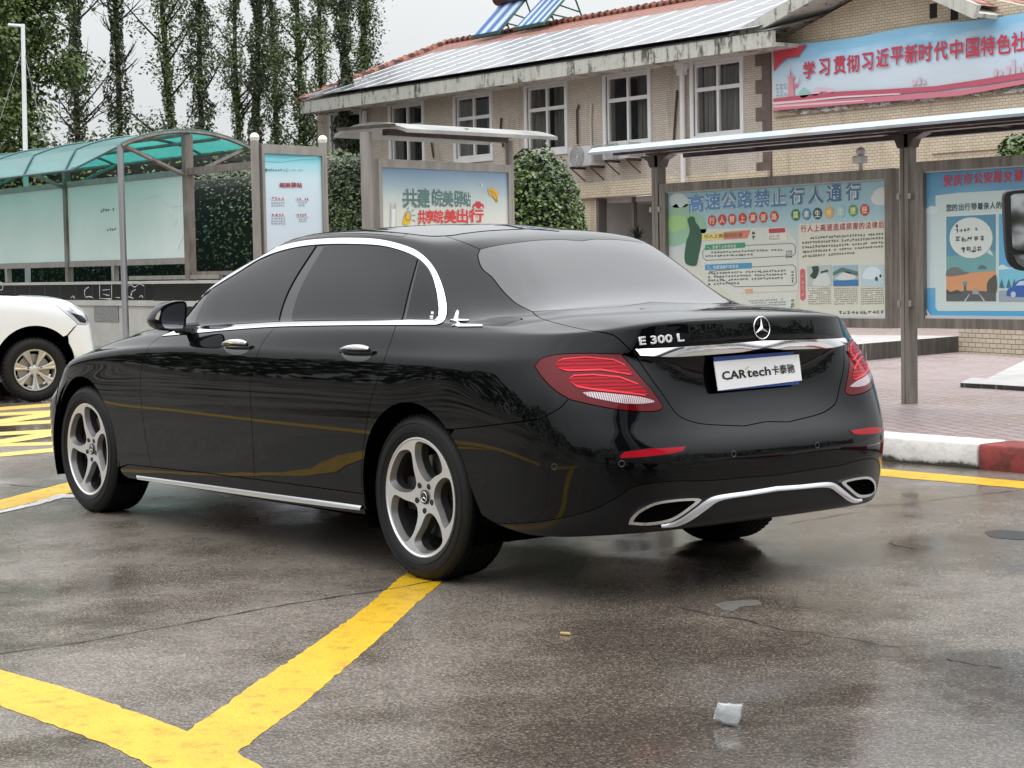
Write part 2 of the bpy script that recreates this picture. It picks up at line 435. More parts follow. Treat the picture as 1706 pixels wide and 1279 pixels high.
# ------------------------------------------------------------------ the black sedan: body surface
def _sedan_surface():
    X6=[-.40,.05,.55,1.15,1.75,2.30,2.85,3.28]
    def lev(rear,ys,zs,front,xs=X6):
        ys=ys if isinstance(ys,list) else [ys]*8; zs=zs if isinstance(zs,list) else [zs]*8
        return rear+[(x,y,z) for x,y,z in zip(xs,ys,zs)]+front
    tap=lambda y:[y-.006,y,y,y,y-.002,y-.006,y-.012,y-.03]
    L=[]
    L.append(lev([(-1.02,0,.262),(-1.02,.3,.262),(-1.0,.52,.26),(-.95,.66,.255),(-.87,.76,.25),(-.73,.815,.245)],[.825]*6+[.82,.80],[.235,.225,.215,.21,.21,.21,.205,.205],[(3.55,.76,.205),(3.72,.54,.2),(3.80,.27,.2),(3.82,0,.2)]))
    L.append(lev([(-1.10,0,.280),(-1.095,.3,.280),(-1.065,.52,.278),(-1.0,.69,.275),(-.90,.81,.27),(-.75,.875,.265)],[.888,.892,.893,.893,.893,.89,.885,.868],[.262,.25,.24,.236,.233,.23,.23,.23],[(3.60,.83,.23),(3.79,.58,.225),(3.88,.29,.22),(3.90,0,.22)]))
    L.append(lev([(-1.125,0,.40),(-1.115,.3,.40),(-1.09,.52,.40),(-1.030,.695,.40),(-.93,.82,.40),(-.76,.893,.40)],tap(.912),.40,[(3.64,.84,.40),(3.83,.59,.4),(3.91,.3,.4),(3.93,0,.4)]))
    L.append(lev([(-1.133,0,.545),(-1.128,.3,.545),(-1.10,.52,.545),(-1.04,.70,.55),(-.94,.83,.555),(-.77,.905,.56)],tap(.924),.56,[(3.64,.84,.55),(3.83,.59,.54),(3.92,.3,.53),(3.94,0,.53)]))
    L.append(lev([(-1.075,0,.645),(-1.072,.3,.645),(-1.055,.52,.655),(-1.012,.69,.672),(-.92,.822,.685),(-.76,.905,.69)],tap(.929),[.68]*7+[.645],[(3.60,.83,.605),(3.79,.59,.61),(3.89,.3,.615),(3.91,0,.615)]))
    L.append(lev([(-1.010,0,.775),(-1.011,.3,.775),(-1.020,.52,.785),(-.975,.68,.79),(-.89,.805,.795),(-.745,.892,.80)],tap(.927),[.79]*6+[.775,.722],[(3.54,.81,.665),(3.73,.58,.68),(3.83,.3,.69),(3.85,0,.69)]))
    L.append(lev([(-1.020,0,.895),(-1.014,.3,.895),(-.985,.52,.895),(-.925,.66,.893),(-.845,.78,.89),(-.72,.868,.888)],tap(.9195),[.884]*5+[.880,.850,.785],[(3.49,.78,.715),(3.68,.56,.73),(3.77,.29,.74),(3.79,0,.74)]))
    L.append(lev([(-1.062,0,.945),(-1.05,.3,.945),(-.985,.52,.943),(-.912,.65,.94),(-.825,.765,.936),(-.70,.852,.932)],[.888,.900,.903,.904,.903,.893,.865,.82],[.93,.93,.928,.925,.92,.907,.875,.822],[(3.43,.745,.768),(3.60,.54,.782),(3.69,.28,.79),(3.71,0,.79)]))
    L.append(lev([(-1.06,0,1.030),(-1.045,.3,1.028),(-.975,.52,1.018),(-.90,.63,1.006),(-.81,.735,.998),(-.66,.815,.99)],[.846,.866,.872,.873,.868,.855,.820,.772],[.993,1.0,.998,.985,.965,.948,.915,.868],[(3.34,.70,.822),(3.47,.5,.832),(3.54,.26,.84),(3.57,0,.842)],[-.36,.07,.55,1.15,1.75,2.29,2.80,3.12]))
    L.append(lev([(-1.0,0,1.060),(-.99,.3,1.058),(-.93,.51,1.044),(-.855,.615,1.028),(-.765,.715,1.016),(-.60,.795,1.012)],[.822,.843,.849,.850,.845,.830,.782,.724],[1.018,1.026,1.025,1.012,.992,.973,.945,.915],[(3.05,.65,.900),(3.14,.46,.912),(3.18,.24,.918),(3.20,0,.92)],[-.30,.11,.57,1.15,1.73,2.24,2.70,2.93]))
    L.append(lev([(-.72,0,1.083),(-.715,.29,1.081),(-.68,.50,1.071),(-.615,.605,1.06),(-.52,.70,1.045),(-.37,.77,1.036)],[.806,.834,.842,.843,.838,.818,.764,.705],[1.043,1.048,1.046,1.035,1.013,.993,.978,.966],[(2.78,.63,.966),(2.83,.44,.978),(2.85,.22,.983),(2.86,0,.985)],[-.12,.2,.6,1.15,1.70,2.17,2.52,2.69]))
    L.append(lev([(-.42,0,1.106),(-.413,.29,1.103),(-.38,.50,1.093),(-.315,.615,1.076),(-.22,.70,1.069),(-.1,.758,1.066)],[.79,.817,.824,.824,.815,.785,.735,.68],[1.067,1.071,1.069,1.058,1.038,1.02,1.013,1.012],[(2.45,.61,1.015),(2.53,.42,1.025),(2.57,.2,1.031),(2.58,0,1.033)],[.06,.3,.65,1.15,1.67,2.05,2.27,2.38]))
    L.append(lev([(-.17,0,1.245),(-.165,.28,1.24),(-.15,.45,1.222),(-.09,.56,1.205),(0,.632,1.195),(.1,.69,1.193)],[.718,.733,.740,.739,.733,.722,.698,.652],[1.198,1.205,1.21,1.206,1.197,1.19,1.187,1.188],[(2.13,.57,1.195),(2.17,.38,1.205),(2.195,.19,1.212),(2.20,0,1.215)],[.22,.42,.72,1.15,1.58,1.86,2.02,2.09]))
    L.append(lev([(.06,0,1.380),(.065,.26,1.374),(.08,.41,1.358),(.12,.49,1.343),(.19,.55,1.337),(.27,.59,1.340)],[.61,.618,.621,.618,.610,.602,.585,.548],[1.352,1.368,1.384,1.389,1.380,1.361,1.351,1.355],[(1.72,.48,1.370),(1.76,.33,1.389),(1.775,.16,1.400),(1.78,0,1.403)],[.37,.53,.77,1.1,1.41,1.58,1.65,1.69]))
    L.append(lev([(.30,0,1.425),(.305,.19,1.421),(.32,.32,1.412),(.35,.40,1.405),(.4,.445,1.402),(.47,.475,1.405)],[.488,.496,.50,.498,.488,.47,.448,.42],[1.414,1.426,1.437,1.439,1.434,1.426,1.421,1.421],[(1.50,.38,1.425),(1.52,.26,1.434),(1.53,.13,1.439),(1.535,0,1.44)],[.55,.67,.85,1.07,1.27,1.39,1.45,1.48]))
    xs=np.linspace(.55,1.22,18); L.append([(x,0,1.462-.06*(x-.98)**2) for x in xs])
    return Surf(L)
S1=_sedan_surface()
WHEELX=(0.0,3.079); WZ=.336
def arch(xc,a0,a1,r=.378,n=40,zc=.345):
    """wheel-arch edge as (u,v), angles in degrees from the front (0) over the top (90) to the rear (180)"""
    return [S1.xz(xc+r*math.cos(R(a)),zc+r*math.sin(R(a))) for a in np.linspace(a0,a1,n)]

sedan=empty('sedan',(0,0,0),0,'glossy black four-door sedan with tinted windows and chrome trim parked on the wet lot','car')

def vline(u0,v0,u1,v1,n=10):
    return [(u0+(u1-u0)*k/n,v0+(v1-v0)*k/n) for k in range(n+1)]
def rev(c): return list(c)[::-1]

# traced seams (pixels of the photograph laid on the body surface)
belt_px=[(270,560.5),(320,556),(390,549.5),(458.6,544.8),(560,542.5),(659.5,541.7),(728,541.4)]
belt=S1.pxs(belt_px)
tail_px=[(728,541.4),(739,536.5),(744.5,525),(744.5,506),(736,472),(722,443.8),(700,421.3),(675,409.4),(634.5,399.5),(587.6,396.6),(540.7,398),(500,402.5),(462.5,412),(431,425),(400,444),(345,479),(316,506)]
dlo_up=S1.pxs(tail_px)
g_front=S1.pxs([(270,560.5),(258,567),(248,578),(237.4,605),(233.8,641),(237.4,687.8),(246.4,752.5),(253.6,778)])
g_mid=S1.pxs([(458.2,544.8),(445,560),(432.8,579.8),(422.5,609.5),(417,641),(418,681),(421.5,740),(424,798)])
g_rear=S1.pxs([(659.5,541.7),(653,562.6),(642.3,593.9),(631.4,625),(620.5,656.4),(612.6,694),(604.8,750),(602.2,790),(603.6,822)])
sill_a=S1.pxs([(253.6,778),(340,787.5),(424,798)],False); sill_b=S1.pxs([(424,798),(500,808),(603.6,822)],False)
def cut(c,a,b):
    """part of a curve between the points nearest to a and b"""
    A=np.array(c); i=np.argmin(np.hypot(*(A-np.array(a)).T)); j=np.argmin(np.hypot(*(A-np.array(b)).T))
    return [tuple(p) for p in (A[i:j+1] if i<=j else A[j:i+1][::-1])]
bm_=S1.px(458.2,544.8); br_=S1.px(659.5,541.7)
doors_f=[]; doors_r=[]
fd_poly=g_front+sill_a[1:]+rev(g_mid)[1:]+rev(cut(belt,belt[0],bm_))[1:-1]
rd_poly=g_mid+sill_b[1:]+rev(g_rear)[1:]+rev(cut(belt,bm_,br_))[1:-1]
doors_f=both(S1,'front_door',fd_poly,M_PAINT,(sedan,sedan))
doors_r=both(S1,'rear_door',rd_poly,M_PAINT,(sedan,sedan))

# quarter panel with C-pillar and roof rail
glass_l=S1.pxs([(800,415),(796,426),(803,447),(819,461),(837.8,484.5),(859.4,504.8),(886,518.5)])
trunk_l=S1.pxs([(886,518.5),(897,528),(925,537.6),(972,548.6),(1020,557.5),(1037.6,571),(1055,588)])
trunk_l2=S1.pxs([(1055,588),(1081,625),(1106,659.6),(1128,690),(1147,700.5),(1175,706.5),(1240,709.5)])
lamp_top=S1.pxs([(1055,588),(1031.4,589.5),(987.6,588.5),(934.5,590),(903,597),(890.7,609.5)])
lamp_fr=S1.pxs([(890.7,609.5),(903,628),(925,650),(947,664)])
lamp_bot=S1.pxs([(947,664),(956,667),(1000,676.8),(1037.6,683),(1081,685.5),(1100,682.5),(1104,676)])
lamp_in=S1.pxs([(1104,676),(1087.7,652),(1065.8,626),(1047,604),(1034,589.7)])
seam=S1.pxs([(757,714.8),(820,708),(898,697.7),(912.6,691),(934.5,678),(947,664)])
roof_seam=[(12.9,13.05),(12.5,13.25),(11.5,13.4),(10,13.45),(8,13.45),(6.6,13.45)]+S1.pxs([(700,383.5),(744,393.8),(775,404.7),(800,415)])
ar=arch(0,168,-12) ; s0=seam[0]
k=np.argmin([np.hypot((p[0]-s0[0])*.35,(p[1]-s0[1])*.12) for p in ar])
arch_front=ar[k:]; arch_back=ar[:k+1]
q_poly=rev(g_rear)+cut(belt,br_,belt[-1])[1:]+dlo_up[1:]+[(12.35,11.25),(12.95,11.2),(12.98,12.0)]+roof_seam[0:]+glass_l[1:]+trunk_l[1:]+lamp_top[1:]+lamp_fr[1:]+rev(seam)[1:]+arch_front[1:]+[(S1.xz(.374,.27))]
both(S1,'quarter_panel',q_poly,M_PAINT,(sedan,sedan),skirt=.012)

# roof, glass, trunk lid
cgt=S1.cen(968,398.6); cgb=S1.cen(1086,508.5); ctb=S1.cen(1268,709)
gl_top=S1.pxs([(800,415),(818,410.5),(847,405.7),(894,400.3),(935,398.8)])
gl_bot=S1.pxs([(886,518.5),(956,515),(1030,511)])
roof_poly=[(17,15),(17,13.12),(13.1,13.12)]+roof_seam[1:]+gl_top[1:]+[cgt,(0,15)]
panel(S1,'roof',roof_poly,M_PAINT,sedan,center=True)
pan=S1.pxs([(757,391.5),(775,388.6),(816,384.2),(880,381.2)])
cpan=S1.cen(932,380.6)
sun_poly=[(17,15),(17,13.5),(13.6,13.5),(12.6,13.6),(11,13.75),(9,13.8),(7,13.8)]+pan+[cpan,(0,15)]
panel(S1,'roof_glass',sun_poly,M_REARGLASS,sedan,center=True,off=.002,skirt=.004,inset=.002)
rw_poly=rev(gl_top)+glass_l[1:]+gl_bot[1:]+[cgb,cgt]
panel(S1,'rear_window',rw_poly,M_REARGLASS,sedan,center=True,inset=.0025)
tl_poly=rev(gl_bot)+trunk_l[1:]+trunk_l2[1:]+[ctb,cgb]
trunk=panel(S1,'trunk_lid',tl_poly,M_PAINT,sedan,center=True,inset=.0025)
panel(S1,'windshield',[(17,11.12),(17,13.0),(13.05,13.0),(13.05,12),(13.0,11.12)],M_GLASSDARK,sedan,center=True)

# rear bumper and diffuser
val_px=[(826,872),(877,871.5),(930,864),(988.6,849),(1029.7,828),(1053,812.5),(1082,805.5),(1126,801.5),(1174,801),(1247,795)]
val=S1.pxs(val_px); cval=S1.cen(1290,790)
abe=S1.px(803,858)
bp_poly=seam+lamp_bot[1:]+lamp_in[1:]+trunk_l2[1:]+[ctb]+[cval]+rev(val)+rev(arch_back)[0:0]+[abe]+[p for p in arch_back if p[1]>abe[1]]
bumper=panel(S1,'rear_bumper',bp_poly,M_PAINT,sedan,center=True,inset=.002,skirt=.015)
vb=0.75
dif_poly=val+[cval,(0,vb)]+vline(0,vb,5.2,vb,24)
diff=panel(S1,'diffuser',dif_poly,M_SATIN,sedan,center=True,inset=.001,off=-.001,skirt=.02)

# sills, front wings, bonnet, front bumper, headlights
af=arch(3.079,192,12); asil=S1.xz(2.70,.262)
sl_poly=[S1.xz(.376,.262)]+rev([p for p in sill_b])[0:]+rev(sill_a)[1:]+[S1.px(214,773.5),S1.xz(2.694,.262)]
sl_poly=sl_poly+vline(asil[0],.85,S1.xz(.376,.262)[0],.85,20)
both(S1,'sill',sl_poly,M_PAINT,(sedan,sedan))
hood_seam=[(12.3,10.85),(12.55,10),(12.9,9.3),(13.3,8.75),(14.0,8.0),(14.7,7.3)]
af_top=[p for p in af]
a_end=S1.xz(3.079+.374,.40)
wing_poly=rev(g_front)+[(11.0,10.35),(11.6,10.9)]+hood_seam+[(14.25,6.6),(13.75,6.0),(13.55,5.2),(13.45,4.0)]+[a_end]+rev([p for p in af if p[1]>a_end[1] or p[0]<12.5])+[S1.px(214,773.5)]
both(S1,'front_wing',wing_poly,M_PAINT,(sedan,sedan),skirt=.012)
hood_poly=[(17,11.0),(13.2,11.0)]+hood_seam+[(15,7.0),(16,6.9),(17,6.9)]
panel(S1,'bonnet',hood_poly,M_PAINT,sedan,center=True)
M_LAMP=mat('clear_lamp',(0.55,0.57,0.6),0.06,0.4,coat=1.0)
hl=[(14.7,7.25),(14.25,6.6),(13.75,6.0),(13.9,5.5),(14.8,5.4),(15.3,5.8),(15.3,6.9),(15,7.0)]
both(S1,'headlight',hl,M_LAMP,(sedan,sedan))
fb_poly=[(17,6.85),(16,6.85),(15.35,6.9),(15.35,5.75),(14.8,5.35),(13.85,5.4),(13.7,5.0),(13.5,4.0),a_end,S1.xz(3.079+.37,.26),(14.2,.8),(17,.8)]
panel(S1,'front_bumper',fb_poly,M_PAINT,sedan,center=True)

# black body shell behind the seams, wheel housings, underside
def _shell():
    G=S1.G; NV,NU=G.shape[0],G.shape[1]
    S,n=S1.nrm(S1.U.ravel(),S1.V.ravel()); P=(S-n*.014).reshape(NV,NU,3)
    vs=[];fs=[];
    for sgn in (1,-1):
        b=len(vs); vs+= [(p[0],p[1]*sgn,p[2]) for p in P.reshape(-1,3)]
        for j in range(NV-1):
            for i in range(NU-1):
                c=(P[j,i]+P[j+1,i+1])/2
                if c[1]>.5 and min((c[0]-x)**2+(c[2]-.345)**2 for x in WHEELX)<.395**2: continue
                q=[b+S1.idx[j,i],b+S1.idx[j,i+1],b+S1.idx[j+1,i+1],b+S1.idx[j+1,i]]
                fs.append(tuple(int(a) for a in (q if sgn>0 else q[::-1])))
    me=bpy.data.meshes.new('body_shell'); me.from_pydata(vs,[],fs); return obj('body_shell',me,M_VOID,sedan)
_shell()
for xw in WHEELX:
    for sg in (1,-1):
        b=MB(); vs=[];fs=[]
        for k in range(29):
            a=R(-25+230*k/28)
            for y in (.40,.90): vs.append((xw+.40*math.cos(a),sg*y,.345+.40*math.sin(a)))
        for k in range(28): fs.append((2*k,2*k+1,2*k+3,2*k+2))
        b.add(vs,fs); b.add([(xw+.40*math.cos(R(-25+230*k/28)),sg*.40,.345+.40*math.sin(R(-25+230*k/28))) for k in range(29)],[tuple(range(29))])
        b.build('wheel_housing',M_VOID,sedan)
b=MB(); b.box((-.40,-.40,.21),(3.7,.40,.30)); b.box((-.95,-.40,.34),(-.40,.40,.40)); b.box((.45,-.80,.20),(2.62,.80,.30)); b.box((-.98,-.66,.33),(-.44,.66,.42)); b.tube([(-.9,.45,.34),(.6,.3,.22)],.03,8); b.box((-.06,-.75,.26),(.06,.75,.34)); b.build('underbody',M_VOID,sedan)

# side glass, pillars, chrome
inner_up_px=[(731,527),(731.5,512.6),(727,481),(716,450),(697,430.5),(669,417.5),(634.5,409.2),(587.6,406.6),(540.7,407),(500,411),(462.5,420),(431,433),(400,452),(345,487),(318,513)]
in_up=S1.pxs(inner_up_px)
in_bot_px=[(306,546),(340,543.5),(400,540),(462.5,536.4),(560,534.6),(662.7,534),(725,533.6)]
in_bot=S1.pxs(in_bot_px)
pil_poly=in_bot+in_up
both(S1,'window_surround',pil_poly,M_BLACKGLOSS,(sedan,sedan),inset=-.003,off=-.004,skirt=.004)
def clipx(curve_px,x0,x1):
    """part of a traced pixel curve (ordered) lying between two columns"""
    c=crom(curve_px,8); return [tuple(p) for p in c if x0<=p[0]<=x1]
def on(line,x):
    c=crom(line,8)
    c=sorted([tuple(p) for p in c]); xs=[p[0] for p in c]; ys=[p[1] for p in c]; return float(np.interp(x,xs,ys))
up_l=sorted([p for p in inner_up_px if p[0]<700]); 
def yt(x): return on(up_l,x)
def yb(x): return on(in_bot_px,x)
# front window: black triangle ahead of it, rear edge on the B pillar
fw_px=[(341,500)]+[(x,yt(x)+1.2) for x in (352,372,400,431,462,495,526)]+[(467.5,yb(467)-.8)]+[(x,yb(x)-.8) for x in (440,400,360,330)]+[(325,541)]
rwx_px=[(541,yt(541)+1.2)]+[(x,yt(x)+1.2) for x in (565,590,615,640,665,685)]+[(695,431)]+[(666,yb(666)-.8)]+[(x,yb(x)-.8) for x in (620,560,520)]+[(490,yb(490)-.8)]
qw_px=[(699,433.5),(710,444.5),(719,459),(725.5,480),(729.5,505),(729.8,520),(727.5,529),(720,532.6),(700,533.2),(674.5,533.2)]
both(S1,'window',S1.pxs(fw_px,False),M_GLASSDARK,doors_f,inset=0,off=.0005,skirt=.004)
both(S1,'window',S1.pxs(rwx_px,False),M_GLASSDARK,doors_r,inset=0,off=.0005,skirt=.004)
both(S1,'quarter_window',S1.pxs(qw_px,False),M_GLASSDARK,(sedan,sedan),inset=0,off=.0005,skirt=.004)
tri_px=[(316,545),(340,497),(352,487.5),(332,520),(324,544)]
ch_poly=belt+dlo_up[1:]+rev(in_up)+rev(in_bot)
both(S1,'window_trim',ch_poly,M_CHROME,(sedan,sedan),inset=.0005,off=.004,skirt=.006,lat=(20,12))
# tail lights (housing, bands, reversing strip)
ld=lamp_top+lamp_fr[1:]+lamp_bot[1:]+lamp_in[1:-1]
ld=[p for p in ld]
lamps=both(S1,'taillight',lamp_in[-1:]+lamp_top[4:]+lamp_fr[1:]+lamp_bot[1:]+lamp_in[1:-1],M_RED,(sedan,sedan),inset=.0015,off=.001,skirt=.012)
b1=S1.pxs([(925,606),(934,598.6),(975,595),(1022,599),(1041,608),(1055,626),(1041,622.5),(1000,616),(947,617.5),(931,614)],True,3)
b2=S1.pxs([(945.4,633),(956,625.8),(987.6,624.2),(1031.4,628),(1063,640),(1079,656),(1075,658.5),(1031,653),(987.6,648.6),(962.6,644),(950,637.7)],True,3)
b3=S1.pxs([(970.4,654),(987.6,653),(1025,656.4),(1065.8,661),(1086,666.5),(1090,669.6),(1069,672.5),(1037.6,672),(1003,666),(981,661)],True,3)
both(S1,'light_band',b1,M_REDB,lamps,inset=0,off=.0025,skirt=.003); both(S1,'light_band',b2,M_REDB,lamps,inset=0,off=.0025,skirt=.003)
for c in ([(926,605.5),(938,599.5),(975,596),(1022,600.5),(1040,609.5),(1041,608),(1022,598.5),(975,594.2),(938,597.5)],[(931,614.5),(947,616),(1000,614.6),(1050,623.5),(1051,625.5),(1000,617.5),(947,619)],[(946,632.5),(957,626.8),(987,625.4),(1031,629.4),(1062,641),(1063,639),(1031,627),(987,623.2),(956,624.8)],[(951,637),(962,642.5),(987,647),(1031,651.5),(1074,657),(1074,659.5),(1031,654.4),(987,650),(962,645.5)]):
    both(S1,'light_rib',S1.pxs(c,False),M_REDL,lamps,inset=0,off=.0045,skirt=.003)
both(S1,'reversing_strip',b3,M_REVERSE,lamps,inset=0,off=.0035,skirt=.004)

# bumper reflectors, exhaust trims, diffuser trim, sensors
rf=S1.pxs([(1032.6,759.5),(1041,753),(1082.4,747.6),(1141,744.2),(1138,750.3),(1123.4,754.7),(1076.5,760.6),(1035.5,763)],False)
both(S1,'reflector',rf,M_REFL,(bumper,bumper),inset=0,off=.003,skirt=.006)
rfo=S1.pxs([(1029.6,761.5),(1040,751.5),(1082,746),(1145,742.3),(1140,751.8),(1125,756.3),(1077,762.4),(1034,765.2)],False)
both(S1,'reflector_bezel',rfo,M_SATIN,(bumper,bumper),inset=0,off=.001,skirt=.004)
ex_o=[(1046,872),(1049,862.5),(1062,849.5),(1088,836.5),(1120.5,831),(1158,829),(1166,832),(1150,846),(1129,860.5),(1111.7,868.5),(1076.5,873.4)]
ex_i=[(1053.5,868),(1056,862.5),(1066,852.5),(1090,840.5),(1121,835),(1152,833),(1156,834.5),(1144,844.5),(1126,857),(1109,864.2),(1076.5,869)]
eo=S1.pxs(ex_o+ex_o[:1],True,4)[:-1]; ei=S1.pxs(ex_i+ex_i[:1],True,4)[:-1]
both(S1,'exhaust_opening',ei,M_VOID,(diff,diff),inset=-.001,off=.0015,skirt=.004)
both(S1,'exhaust_trim',eo+eo[:1]+rev(ei+ei[:1]),M_CHROME,(diff,diff),inset=0,off=.010,skirt=.012,lat=(20,12))
cs_u=S1.cen(1292,810.5); cs_l=S1.cen(1292,819.5)
st=S1.pxs([(1100,872.5),(1113,871),(1130,864.5),(1152,850),(1172,835),(1184,828),(1200,823.8),(1245,817.6)])+[cs_u,cs_l]+S1.pxs([(1245,826.8),(1209,832.5),(1192,837.5),(1176,849.5),(1150,867),(1125,876),(1100,877.5)])
M_BRUSH=mat('brushed_chrome',(0.70,0.71,0.73),0.22,1.0)
def ring(px,py,r,rt,mt,parents):
    for p_,sg in zip(parents,(1,-1)):
        u,v=S1.px(px,py); P,n=S1.nrm([u],[v]); P=P[0]; n=n[0]
        T=Matrix.Translation((P[0],P[1]*sg,P[2]))@Vector((n[0],n[1]*sg,n[2])).to_track_quat('Y','Z').to_matrix().to_4x4()
        MB().lathe([(r,0),(r+rt,.001),(r,.002),(r-rt,.001)],20,closed=True,T=T).build('parking_sensor',mt,p_)
for a in ((924,777.5),(1035.5,772.5),(1222,756)):
    ring(*a,.011,.0022,M_SATIN if 0 else mat('grey_plastic',(0.018,0.018,0.02),.4),(bumper,bumper))

# frames on the surface, for badges and lettering
def frame(px,py,flip=1,off=.002):
    u,v=S1.px(px,py); P,n=S1.nrm([u],[v]); P=P[0]; n=n[0]
    xa=np.cross([0,0,1.],n); xa/=np.linalg.norm(xa); ya=np.cross(n,xa)
    T=Matrix.Identity(4)
    for i in range(3): T[i][0],T[i][1],T[i][2],T[i][3]=xa[i],ya[i],n[i],P[i]+n[i]*off
    return T
def badge_text(s,px0,px1,size,bold,mt,parent,name,off=.002,sx=1.0,depth=.0012):
    T0=frame(*px0,off=off); T1=frame(*px1,off=off)
    a=T0.translation; c=T1.translation
    xa=(c-a).normalized(); n=(Vector(T0.col[2][:3])+Vector(T1.col[2][:3])).normalized(); n=(n-xa*n.dot(xa)).normalized(); ya=n.cross(xa)
    me=text_mesh(s,size,bold,'CENTER',1.0,depth,.0012)
    w=max(v.co.x for v in me.vertices)-min(v.co.x for v in me.vertices); k=(c-a).length/w if sx is None else sx
    mid=(a+c)/2; T=Matrix.Identity(4)
    for i in range(3): T[i][0],T[i][1],T[i][2],T[i][3]=xa[i]*k,ya[i],n[i],mid[i]
    me.transform(T); return obj(name,me,mt,parent)
badge_text('E 300 L',(1063,569.5),(1137,562.5),.042,.0,mat('satin_chrome',(.85,.85,.86),.38,.85),trunk,'lettering',off=.008,sx=None,depth=.003)
# star emblem
T=frame(1268,546,off=.004); b=MB(); Tr=T@Matrix.Rotation(R(90),4,'X')
b.lathe([(.0425,-.003),(.0455,0),(.0425,.003),(.0395,0)],40,closed=True,T=Tr)
for k in range(3):
    a=R(90+120*k); d=Vector((math.cos(a),math.sin(a),0)); w=Vector((-d.y,d.x,0))
    b.add([T@(w*.0075+d*.004),T@(d*.041),T@(-w*.0075+d*.004),T@Vector((0,0,.006)),T@(d*-.004)],[(0,1,3),(1,2,3),(2,4,3),(4,0,3)])
b.build('emblem',M_CHROME,trunk,None)
# chrome strip over the number plate
cst=S1.cen(1272,567.5); csb=S1.cen(1273,577.5)
sp=S1.pxs([(1058,581.5),(1100,579.5),(1160,575.5),(1230,570.3)])+[cst,csb]+S1.pxs([(1230,580.3),(1160,586),(1110,590.5),(1072,592)])
def strip_trim(name,up,lo,mt,parent,o_up,o_lo):
    """chrome moulding between two traced edges, its face leaning to the sky; mirrored across the car"""
    n=60
    def rs(c):
        A=np.array(c,float); S_=S1.ev(A[:,0],A[:,1])[0]; L=np.concatenate([[0],np.cumsum(np.linalg.norm(np.diff(S_,axis=0),axis=1))]); t_=np.linspace(0,L[-1],n)
        return np.interp(t_,L,A[:,0]),np.interp(t_,L,A[:,1])
    (u0,v0),(u1,v1)=rs(up),rs(lo); P0,n0=S1.nrm(u0,v0); P1,n1=S1.nrm(u1,v1)
    rows=[P0-n0*.006,P0+n0*o_up,P0*.5+P1*.5+(n0+n1)*.5*(o_up*.45+o_lo*.55+.002),P1+n1*o_lo,P1-n1*.006]
    b=MB()
    for sg in (1,-1):
        vs=[(p[0],p[1]*sg,p[2]) for r_ in rows for p in r_]
        b.add(vs,[(r_*n+i,r_*n+i+1,(r_+1)*n+i+1,(r_+1)*n+i) for r_ in range(4) for i in range(n-1)],0,True)
        if abs(rows[1][-1][1])>.05: b.build(name,mt,parent,40); b=MB()
    if b.v: b.build(name,mt,parent,40)
k_=len(sp)//2
strip_trim('trunk_trim',S1.pxs([(1058,581.5),(1100,579.5),(1160,575.5),(1230,570.3)])+[cst],S1.pxs([(1064,592),(1110,590.5),(1160,586),(1230,580.3)])+[csb],M_CHROME,trunk,.006,.021)
strip_trim('diffuser_trim',S1.pxs([(1100,872.5),(1113,871),(1130,864.5),(1152,850),(1172,835),(1184,828),(1200,823.8),(1245,817.6)])+[cs_u],S1.pxs([(1100,876.5),(1125,874),(1148,865),(1174,847.5),(1191,835.3),(1209,830),(1245,824.3)])+[S1.cen(1292,817)],M_BRUSH,diff,.005,.013)
strip_trim('sill_trim',S1.pxs([(228,791.5),(340,806.5),(450,821.5),(560,836.2),(603,842.2)]),S1.pxs([(232,796.5),(340,812.5),(450,828.5),(560,843),(603,848)]),mat('satin_sill_chrome',(.85,.86,.87),.28,1.0),sedan,.003,.012)
# C-pillar badge
z5=lambda pts:[(x/3.198+400,y/3.198+350) for x,y in pts]
for sg,pp in ((1,sedan),(-1,sedan)):
    panel(S1,'pillar_badge',S1.pxs(z5([(1128,620),(1136,590),(1118,588),(1140,583),(1152,545),(1160,533),(1167,545),(1162,583),(1220,586),(1220,591),(1160,592),(1160,598),(1172,609),(1292,613),(1292,621),(1160,622),(1140,612)]),False),M_CHROME,pp,inset=0,off=.004,skirt=.004,side=sg,lat=(40,30))
M_WHITEMARK=mat('white_print',(0.6,0.6,0.6),.6)
qg=[o for o in sedan.children if o.name.startswith('quarter_window')][0]
for (x,y,w,h) in ((1012,562,18,8),(1012,573,17,6),(1018,540,14,14)):
    panel(S1,'glass_marking',S1.pxs(z5([(x,y),(x+w,y),(x+w,y+h),(x,y+h)]),False),M_WHITEMARK,qg,inset=0,off=.0012,skirt=0)

